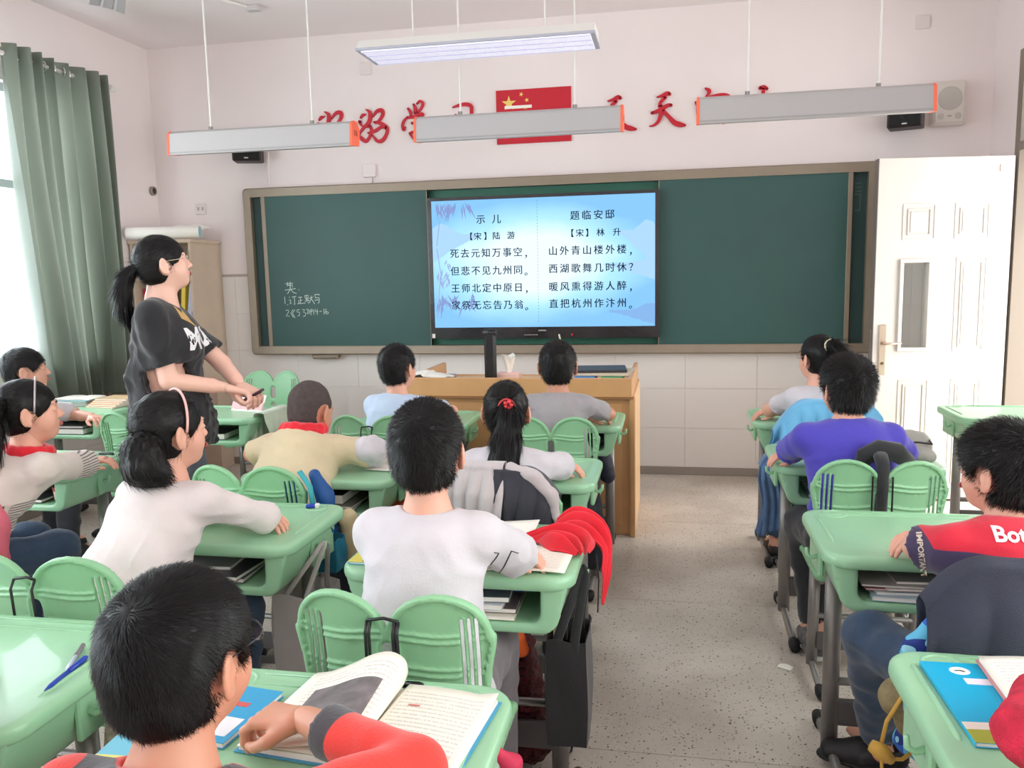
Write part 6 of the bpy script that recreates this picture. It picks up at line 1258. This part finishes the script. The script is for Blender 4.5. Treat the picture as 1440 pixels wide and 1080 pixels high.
shelf_books('L3', [(.33, .25, .010, (190, 182, 172), 'beige book at the bottom of the shaved boy desk box', .03), (.32, .24, .010, (120, 112, 104), 'brown book second from the bottom in the shaved boy desk box', -.04), (.30, .24, .034, (40, 40, 46), 'black folder filling the shaved boy desk box', .0)])
shelf_books('A2', [(.32, .22, .012, (70, 66, 70), 'dark book in the box of the striped pinafore girl desk', .03), (.24, .2, .010, (120, 124, 130), 'grey plastic file in the striped pinafore girl desk', .08)])
shelf_books('B4', [(.33, .25, .03, (52, 50, 54), 'thick dark book in the box of the window side desk', .0), (.30, .22, .012, (150, 144, 144), 'grey book on the dark book in the window side desk', .05)])
shelf_books('A4', [(.30, .22, .03, (60, 52, 56), 'dark maroon book in the box of the desk below the chalkboard', .05)])
shelf_books('R3', [(.30, .2, .012, (110, 120, 114), 'grey green book in the box of the royal blue boy desk', .0), (.2, .12, .012, (176, 180, 184), 'pale box in the royal blue boy desk', .1)])
o = MB().lathe([(.030, 0), (.033, .004), (.038, .055), (.036, .055), (.032, .006)], 24).obj('mug', M('mug_pink', (232, 196, 192), .4), None, loc=(-2.335, 2.74, .584), smooth=True); tag(o, 'pink mug with a red rim inside the striped pinafore girl desk', 'mug'); MB().lathe([(.0382, .040), (.0388, .055)], 24).obj('red_rim', M('mug_red', (180, 70, 80), .4), o)
q = MB(); q.lathe([(.0, 0), (.040, 0), (.040, .16), (.030, .175), (.022, .18), (.022, .20)], 24, axis='y'); o = q.obj('bottle', M('bottle_milky', (206, 212, 210), .25, trans=.15), None, loc=(-.43, 2.99, .624), smooth=True); o.location.y = 2.98; tag(o, 'milky white bottle lying in the ponytail girl desk box', 'bottle')
MB().lathe([(.0, -.002), (.024, -.002), (.024, .001)], 20, axis='y').obj('bottle_base', white_m, o)
# papers on the shaved boy desk, window desks
for i, (x, y, r_) in enumerate(((-1.20, 2.93, .25), (-1.13, 2.86, -.15))):
    t_ = empty('paper_sheet', ('tilted white paper by the shaved boy hand', 'white paper at the right end of the shaved boy desk')[i], 'paper', (x, y, DZ+.001*i), r_, None); gridp('sheet', lambda u, v: (u*.14, v*.20, .002+.012*u*u*(1 if i == 0 else .2)), 8, 8, paper_m, t_, .0008)
pen('grey white pencil lying on the desk left of the podium', (-1.46, 3.86, DZ), math.radians(20), .15, white_m, M('pen_grey', (120, 116, 122), .4), r=.004, clip=False)
open_book('open notebook on the desk of the striped pinafore girl', (-2.42, 2.78, DZ), -.25, w=.13, h=.19, cover=(190, 186, 170), th=.004)
pen('dark and white pen above the notebook of the striped pinafore girl', (-2.46, 3.015, DZ), .0, .15, black_m, white_m, r=.005)
for i, (x, y, w, h_, th, c, lab, rz) in enumerate(((-3.66, 4.22, .26, .19, .022, (206, 196, 200), 'thick pale book at the left of the window side desk', .1), (-3.64, 4.21, .25, .18, .012, (60, 130, 190), 'blue book under the open white book on the window side desk', .06))): flat_book(lab, (x, y, DZ+(.0225 if i else 0)), rz, w, h_, c, th)
open_book('white open book lying on top at the left of the window side desk', (-3.50, 4.21, DZ+.036), .06, w=.13, h=.18, th=.006)
for i in range(5): flat_book(('orange brown exercise book lowest in the fanned pile on the window side desk', 'tan exercise book second in the fanned pile on the window side desk', 'orange exercise book in the middle of the fanned pile on the window side desk', 'brown exercise book fourth in the fanned pile on the window side desk', 'pale tan exercise book topmost in the fanned pile by the curtain')[i], (-3.38+.012*i, 4.20+.006*i, DZ+.0095*i), -.16+.035*i, .21, .17, ((214, 160, 104), (196, 150, 110), (224, 168, 96), (184, 136, 100), (222, 190, 150))[i], .009, group='fanned exercise books on the window side desk')
# booklet held by the teacher, green cloth on the desk side
t_ = empty('booklet', 'pink and white folded booklet standing by the teacher hands', 'booklet', (-2.42, 4.16, DZ), -.25)
MB().box(0, 0, 0, .22, .004, .10, R=Matrix.Rotation(-.5, 3, 'X')).obj('leaf', M('booklet_white', (240, 226, 222), .6), t_); MB().box(0, -.0045, .012, .22, -.0035, .055, R=Matrix.Rotation(-.5, 3, 'X')).obj('pink_band', M('booklet_pink', (222, 168, 170), .6), t_); MB().box(0, .002, 0, .22, .09, .003).obj('leaf', M('booklet_white', (0, 0, 0)), t_)
t_ = empty('mobile_phone', 'dark mobile phone in the teacher hand', 'phone', (-1.665, 3.01, .955), .3); MB().box(-.006, -.035, -.02, .006, .035, .06, b=.004, R=Matrix.Rotation(1.1, 3, 'Y')).obj('case', M('phone_maroon', (70, 36, 44), .3), t_)
def drape(name, label, cat, cx, yb, x0, x1, zb, zf, mat, amp=.012, nf=5, seed=0, th=.003, top=.825, rz=0, lift=.006, ends=.9, nu=70, nv=60, group=None, parent=None):
    # cloth laid over the top of a chair back: hangs zb low at the rear and zf low at the front
    t_ = parent or empty(name, label, cat, (cx, yb, 0), rz, group)
    def f(u, v):
        x = x0+(x1-x0)*u; ze = top+lift-ends*max(0, abs(x)-.10)**2*9; w = .022; Lb = ze-zb-.02*math.sin(u*9+seed); Lf = ze-zf; tot = Lb+Lf+w*math.pi; s_ = v*tot; fo = amp*math.sin(u*math.pi*2*nf+seed+.8*math.sin(v*5+seed))
        if s_ < Lb: z = ze-Lb+s_; y = -w-.010; k = min(1, (Lb-s_)/.08)
        elif s_ < Lb+w*math.pi: a = (s_-Lb)/w; z = ze+w*.6*math.sin(a); y = -w*math.cos(a)-.010*math.cos(a); k = .15
        else: z = ze-(s_-Lb-w*math.pi); y = w+.012; k = min(1, (s_-Lb-w*math.pi)/.08)
        y += .9*x*x*.8+.035*(.82-z)*0; sg = -1 if y < 0 else 1; y += sg*abs(fo)*k*1.2+sg*.02*k*math.sin(v*4+u*3+seed)**2; x += .01*math.sin(v*7+seed+u*4)*k
        return (x, y, z)
    o = MB().grid(f, nu, nv, th).obj('cloth', mat, t_, smooth=True); return t_
gcar = cloth('grey_knit', (186, 176, 178), var=.05); dk = cloth('dark_navy_cloth', (44, 44, 54))
drape('grey_cardigan', 'pale grey cardigan draped over the ponytail girl chair', 'cardigan', -.53, 2.378, -.215, .04, .62, .60, gcar, .014, 3, 1, lift=.022)
drape('dark_jacket', 'dark navy jacket hanging on the right half of the ponytail girl chair', 'jacket', -.53, 2.372, .015, .205, .52, .62, dk, .012, 2, 2, lift=.010)
lump('cardigan_sleeve', 'grey cardigan sleeve falling along the right edge of the ponytail girl chair', 'cardigan', [((-.47, 2.365, .845), (-.40, 2.36, .825), .018, .020), ((-.40, 2.36, .825), (-.345, 2.365, .76), .020, .016), ((-.345, 2.365, .76), (-.325, 2.36, .68), .016, .013)], gcar, amp=.006, h=.0045)
lb_c = cloth('light_blue_jacket', (112, 180, 222), var=.08)
drape('blue_jacket', 'light blue jacket puffed over the front right girl chair back', 'jacket', .68, 3.592, -.24, .20, .58, .60, lb_c, .022, 4, 4, lift=.028, top=.835, ends=.8)
drape('denim_jacket', 'denim blue cloth hanging at the left of the front right girl chair', 'jacket', .60, 3.54, -.22, -.02, .30, .60, cloth('denim_pale', (86, 118, 160), var=.3), .014, 4, 5, lift=.0, top=.70)
mesh_m = M('mesh_jacket', (58, 62, 78), .8, var=.12, scale=12, bump=.9, bscale=520)
drape('mesh_jacket', 'dark blue mesh jacket draped over the red and navy boy chair', 'jacket', .70, 1.632, -.21, .26, .50, .62, mesh_m, .012, 3, 3, lift=.026, top=.83)
def camo():
    m = M('camo_blue', (92, 178, 216), .7); N = m.node_tree.nodes; L = m.node_tree.links; tc = N.new('ShaderNodeTexCoord'); last = None
    x0 = srgb(92, 178, 216)
    for sc, th, col in ((16, .56, (40, 96, 190)), (13, .60, (24, 48, 130)), (21, .62, (150, 210, 232))):
        n = N.new('ShaderNodeTexNoise'); n.inputs['Scale'].default_value = sc; n.inputs['Detail'].default_value = 0; L.new(tc.outputs['Object'], n.inputs['Vector']); c = N.new('ShaderNodeMath'); c.operation = 'GREATER_THAN'; c.inputs[1].default_value = th; L.new(n.outputs['Fac'], c.inputs[0])
        x = N.new('ShaderNodeMixRGB'); x.inputs[2].default_value = srgb(*col); L.new(c.outputs[0], x.inputs[0])
        if last is None: x.inputs[1].default_value = x0
        else: L.new(last, x.inputs[1])
        last = x.outputs[0]
    L.new(last, N['Principled BSDF'].inputs['Base Color']); return m
camo_m = camo()
lump('camo_shirt', 'blue camouflage cloth poking out beneath the dark mesh jacket', 'cloth', [((.515, 1.64, .76), (.475, 1.64, .66), .012, .014, ((0, 1, 0), .9)), ((.475, 1.64, .68), (.49, 1.64, .56), .026, .032, ((0, 1, 0), .6)), ((.53, 1.64, .70), (.52, 1.64, .56), .03, .03, ((0, 1, 0), .6))], camo_m, amp=.006)
lump('olive_bag', 'olive woven drawstring bag hanging below the lower right desk', 'bag', [((.475, 1.70, .545), (.56, 1.70, .53), .045, .045), ((.50, 1.70, .50), (.56, 1.70, .48), .045, .045)], M('olive_weave', (150, 134, 98), .9, var=.25, scale=60, bump=.8, bscale=400), amp=.006)
q = MB(); q.tube([(.50, 1.665, .59), (.462, 1.66, .565), (.435, 1.66, .51), (.425, 1.66, .45)], .005, 8, sq=.8).tube([(.425, 1.655, .45), (.43, 1.65, .38), (.425, 1.65, .28), (.432, 1.65, .20)], [.006, .007, .006, .005], 8, sq=.5).tube([(.405, 1.655, .46), (.425, 1.65, .45), (.446, 1.655, .43)], [.012, .018, .010], 10).tube([(.44, 1.66, .43), (.47, 1.67, .425), (.50, 1.68, .445)], .004, 8)
o = q.obj('drawstring', M('yellow_cord', (206, 160, 70), .7), None, smooth=True); tag(o, 'yellow knotted drawstring dangling left of the lower right desk', 'cord')
lump('camo_bag', 'blue camouflage bag under the olive drawstring bag', 'bag', [((.50, 1.72, .44), (.58, 1.72, .40), .035, .045)], camo_m, amp=.006)
# lower right desk
flat_book('bright blue textbook on the lower right desk', (.455, 1.255, DZ), .02, .19, .265, (24, 170, 214), .008, [('white_disc', ell_(.30, .88, .09, .055), (240, 240, 240)), ('dark_mark', [(.25, .885), (.31, .895), (.35, .875), (.33, .865), (.30, .88), (.26, .872)], (120, 50, 70)), ('title_strip', [(.28, .70), (.72, .70), (.72, .78), (.28, .78)], (236, 226, 236)), ('green_tree', ell_(.92, .62, .08, .07), (90, 170, 70)), ('white_hill', [(0, .22), (1, .26), (1, .16), (0, .14)], (236, 226, 214)), ('green_field', [(.0, .0), (1, .0), (1, .17), (0, .14)], (170, 176, 60))])
open_book('open white textbook lying over the blue textbook on the lower right desk', (.708, 1.29, DZ+.010), -.03, w=.165, h=.235, th=.012, cover=(206, 150, 150))
# right column: grey bag on desk, black strap on chair
lump('grey_bag', 'grey zipped bag lying on the royal blue boy desk', 'bag', [((.86, 3.30, .745), (.93, 3.30, .745), .060, .055, ((0, 1, 0), 1.35)), ((.80, 3.26, .738), (.93, 3.18, .730), .040, .035, ((0, 0, 1), .9))], M('bag_grey', (158, 156, 148), .6, var=.1), amp=.004, floor=.702)
o = MB().tube([(.83, 3.19, .777), (.90, 3.17, .782), (.955, 3.20, .770), (.965, 3.28, .775)], .004, 6).obj('zip', black_m, S.objects['grey_bag'], smooth=True); o.matrix_parent_inverse = Matrix.Translation(-S.objects['grey_bag'].location)
q = MB(); q.tube([(.615, 2.775, .78), (.625, 2.765, .815), (.665, 2.758, .838), (.72, 2.765, .830), (.77, 2.79, .79)], [.020, .028, .032, .030, .020], 14, sq=1.1).tube([(.665, 2.745, .83), (.665, 2.697, .80), (.665, 2.692, .74), (.665, 2.700, .62)], [.024, .020, .018, .017], 12, sq=.8, up=(0, 1, 0))
o = q.obj('black_strap', blk_c, None, smooth=True); tag(o, 'thick padded black bag strap looped over the royal blue boy chair', 'strap')
q = MB()
for dx in (-.030, .030): q.tube([(.665+dx, 2.700, .50), (.665+dx, 2.694, .62), (.665+dx, 2.694, .765)], .003, 6)
o = q.obj('bag_cords', black_m, None); tag(o, 'pair of thin black cords framing the strap on the royal blue boy chair', 'cord')
def cords(x, y, label, xs=(-.036, -.028, .026, .034), z0=.46, z1=.765):
    q = MB()
    for i, dx in enumerate(xs): q.tube([(x+dx, y-.020, z0), (x+dx*.95, y-.036, (z0+z1)/2), (x+dx*.9, y-.046, z1-.02), (x+dx*.9, y-.034, z1)], .0032 if i < 2 else .004, 6)
    q.tube([(x+xs[0]*.9, y-.034, z1), (x, y-.030, z1+.004), (x+xs[-1]*.9, y-.034, z1)], .0032, 6)
    if len(xs) > 3: q.tube([(x+xs[-1]-.004, y-.044, z1-.06), (x+xs[-1]-.006, y-.046, z1-.11), (x+xs[-1]-.004, y-.040, z1-.16)], [.004, .010, .005], 8, sq=.6)
    o = q.obj('bag_cords', black_m, None, smooth=True); tag(o, label, 'cord')
cords(-.54, 1.46, 'black drawstring cords hanging in the middle of the centre boy chair')
cords(-1.42, 1.56, 'black cords on the chair before the lower left desk', xs=(-.034, .026))
cords(-1.31, 3.42, 'black cords on the chair of the light blue shirted boy', xs=(-.036, .020))
# hanging bags
def bag_box(name, label, x0, x1, y0, y1, z0, z1, mat, hook, hw=.02, straps=2, top_open=True, taper=.0, group=None, strap_m=None, lean=(0, 0)):
    cx, cy = (x0+x1)/2, (y0+y1)/2; t_ = empty(name, label, 'bag', (cx, cy, z0)); a, b, h_ = (x1-x0)/2, (y1-y0)/2, z1-z0
    def side(u, v):
        per = [(-a, -b), (a, -b), (a, b), (-a, b), (-a, -b)]; s_ = u*4; i = min(3, int(s_)); f_ = s_-i; px, py = per[i][0]*(1-f_)+per[i+1][0]*f_, per[i][1]*(1-f_)+per[i+1][1]*f_
        r = 1-taper*v; bul = 1+.05*math.sin(v*3)+.03*math.sin(u*23+v*6); return (px*r*bul+lean[0]*v, py*r*bul+lean[1]*v, v*h_+.006*math.sin(u*25)*v)
    q = MB().grid(side, 49, 16, -.002); q.box(-a, -b, 0, a, b, .004); q.obj('body', mat, t_, smooth=False)
    for k in range(straps):
        yy = (-b if k == 0 else b)*(1-taper)+lean[1]; q = MB(); hx, hy, hz_ = hook[0]-cx, hook[1]-cy, hook[2]-z0
        q.tube([(-a*.5+lean[0], yy, h_-.06), (-a*.45+lean[0], yy, h_), (hx-.006, hy+(yy-hy)*.2, hz_-.01), (hx, hy, hz_), (hx+.006, hy+(yy-hy)*.2, hz_-.01), (a*.45+lean[0], yy, h_), (a*.5+lean[0], yy, h_-.06)], hw/2, 8, sq=.22, up=(0, 1, 0)); q.obj('strap', strap_m or mat, t_, smooth=True)
    return t_
tb_ = bag_box('tote_bag', 'black cloth tote bag hanging at the right side of the centre desk', -.305, -.205, 1.96, 2.10, .21, .495, cloth('tote_black', (34, 33, 36)), (-.218, 2.062, .655), .024, strap_m=cloth('tote_black', (0, 0, 0)))
MB().box(-.034, -.052, .18, -.028, .05, .305).obj('paper_inside', M('cream_paper', (222, 212, 188), .7), tb_)
bag_box('plastic_bag', 'milky white plastic bag hanging from the hairband girl desk', -1.125, -.985, 2.10, 2.24, .25, .515, M('milky_plastic', (200, 192, 190), .35, var=.08, trans=.35), (-1.002, 2.195, .65), .016, taper=-.05)
bag_box('blue_pouch', 'small teal blue plastic pouch hanging at the hairband girl desk end', -1.13, -1.03, 2.33, 2.41, .50, .60, M('teal_pouch', (40, 130, 160), .4, trans=.2), (-1.03, 2.30, .66), .010, straps=1)
lump('blue_backpack', 'deep blue backpack edge behind the shaved boy chair', 'backpack', [((-1.172, 2.515, .765), (-1.135, 2.51, .70), .022, .028), ((-1.135, 2.51, .70), (-1.13, 2.50, .58), .028, .035), ((-1.28, 2.52, .72), (-1.28, 2.52, .58), .05, .05)], M('backpack_blue', (16, 76, 140), .6), amp=.004)
o = MB().tube([(-1.205, 2.472, .79), (-1.165, 2.462, .74), (-1.155, 2.46, .66)], .012, 8, sq=.5).obj('teal_piping', M('teal_trim', (60, 170, 180), .5), S.objects['blue_backpack'], smooth=True); o.matrix_parent_inverse = Matrix.Translation(-S.objects['blue_backpack'].location)
lump('orange_bag', 'rust orange crinkled bag under the shaved boy desk', 'bag', [((-1.10, 2.98, .50), (-1.01, 2.98, .52), .065, .055), ((-1.08, 2.98, .44), (-1.02, 2.98, .44), .05, .04)], M('rust_orange', (206, 84, 44), .7, bump=.5, bscale=90), amp=.010, aniso=(2, 2, .5))
lump('orange_sack', 'bright orange sack hanging below the centre desk box', 'bag', [((-.50, 2.03, .53), (-.40, 2.03, .52), .045, .035), ((-.42, 2.03, .50), (-.385, 2.03, .43), .035, .018)], M('bright_orange', (242, 106, 44), .7), amp=.008)
lump('sequin_bag', 'dark red sequin bag standing under the centre desk', 'bag', [((-.44, 2.20, .36), (-.42, 2.20, .22), .06, .07), ((-.42, 2.20, .20), (-.40, 2.20, .08), .07, .07)], M('dark_red_sequin', (84, 14, 24), .25, .4, var=.8, scale=120, bump=1, bscale=260), amp=.012, fr=60, floor=.003)
lump('red_bag_strap', 'pink red strap bundle at the right of the centre boy chair', 'strap', [((-.335, 1.46, .50), (-.30, 1.47, .46), .014, .018), ((-.30, 1.47, .46), (-.31, 1.46, .40), .018, .012)], M('pink_red', (216, 50, 88), .6), amp=.006, h=.004)
lump('black_backpack', 'black backpack hanging behind the ponytail girl desk', 'backpack', [((-.33, 3.24, .54), (-.31, 3.24, .36), .055, .062), ((-.30, 3.26, .36), (-.30, 3.26, .25), .060, .045)], M('backpack_black', (34, 34, 44), .6), amp=.005)
q = MB(); q.tube([(-.285, 3.18, .30), (-.275, 3.17, .20), (-.28, 3.17, .06)], .010, 8, sq=.3); o = q.obj('hanging_strap', black_m, S.objects['black_backpack'], smooth=True); o.matrix_parent_inverse = Matrix.Translation(-S.objects['black_backpack'].location)
lump('navy_backpack', 'navy backpack stuffed under the desk of the grey shirted boy', 'backpack', [((-.40, 3.99, .60), (-.30, 3.99, .60), .045, .04), ((-.34, 4.0, .58), (-.30, 4.0, .42), .045, .04)], M('backpack_navy', (40, 42, 60), .6), amp=.005)
lump('pink_backpack', 'pink and black backpack hanging at the far left edge', 'backpack', [((-2.09, 2.06, .84), (-2.03, 2.05, .70), .05, .06), ((-2.03, 2.05, .70), (-2.02, 2.05, .60), .06, .05)], M('backpack_pink', (226, 108, 128), .6), amp=.006)
lump('navy_red_bag', 'navy bag with a red stripe under the shaved boy chair', 'bag', [((-1.19, 2.66, .50), (-1.13, 2.66, .36), .05, .06)], M('bag_navy', (34, 36, 54), .6), amp=.004)
o = MB().tube([(-1.155, 2.60, .545), (-1.105, 2.60, .46), (-1.075, 2.60, .38)], .014, 8, sq=.5).obj('red_stripe', M('stripe_red', (214, 40, 56), .5), S.objects['navy_red_bag'], smooth=True); o.matrix_parent_inverse = Matrix.Translation(-S.objects['navy_red_bag'].location)
lump('cream_cloth_bag', 'cream cloth bag with pink ribbon between the hairband girl and shaved boy desks', 'bag', [((-1.06, 2.52, .62), (-1.04, 2.52, .50), .030, .034)], M('cream_cloth', (196, 178, 140), .8), amp=.007)
drape('green_cloth', 'pale green cloth hanging over the side of the desk behind the teacher', 'cloth', -2.13, 4.10, -.14, .14, .42, .55, cloth('pale_green_cloth', (190, 202, 182)), .012, 3, 7, top=.71, lift=.004, rz=math.pi/2, ends=.2)
lump('grey_jacket', 'patterned grey dark garment beside the lower left desk leg', 'jacket', [((-1.03, 1.30, .62), (-1.03, 1.28, .40), .020, .030, ((0, 1, 0), 1.6))], M('patterned_beige', (150, 144, 128), .8, var=.5, scale=70), amp=.005)
simple_box('orange_bin', -1.20, .93, .0, -1.00, 1.08, .30, M('orange_red', (214, 74, 40), .5), 'orange red box on the floor under the lower left desk', 'box', b=.01)
# bits on the floor
o = MB().grid(lambda u, v: (u*.05, v*.03, .002+.006*math.sin(u*3)*v), 6, 4, .0006).obj('paper_scrap', paper_m, None, loc=(.385, 2.91, .001), rot=(0, 0, -.5)); tag(o, 'small white paper scrap on the aisle floor', 'paper')
o = MB().grid(lambda u, v: ((u-.5)*.05, (v-.5)*.035, .003+.010*math.sin(u*6)*math.sin(v*4)**2), 8, 6, .001).obj('dry_leaf', M('leaf_brown', (110, 78, 50), .8), None, loc=(-.24, 2.17, .002)); tag(o, 'crumpled brown leaf on the aisle floor by the centre desk foot', 'leaf')
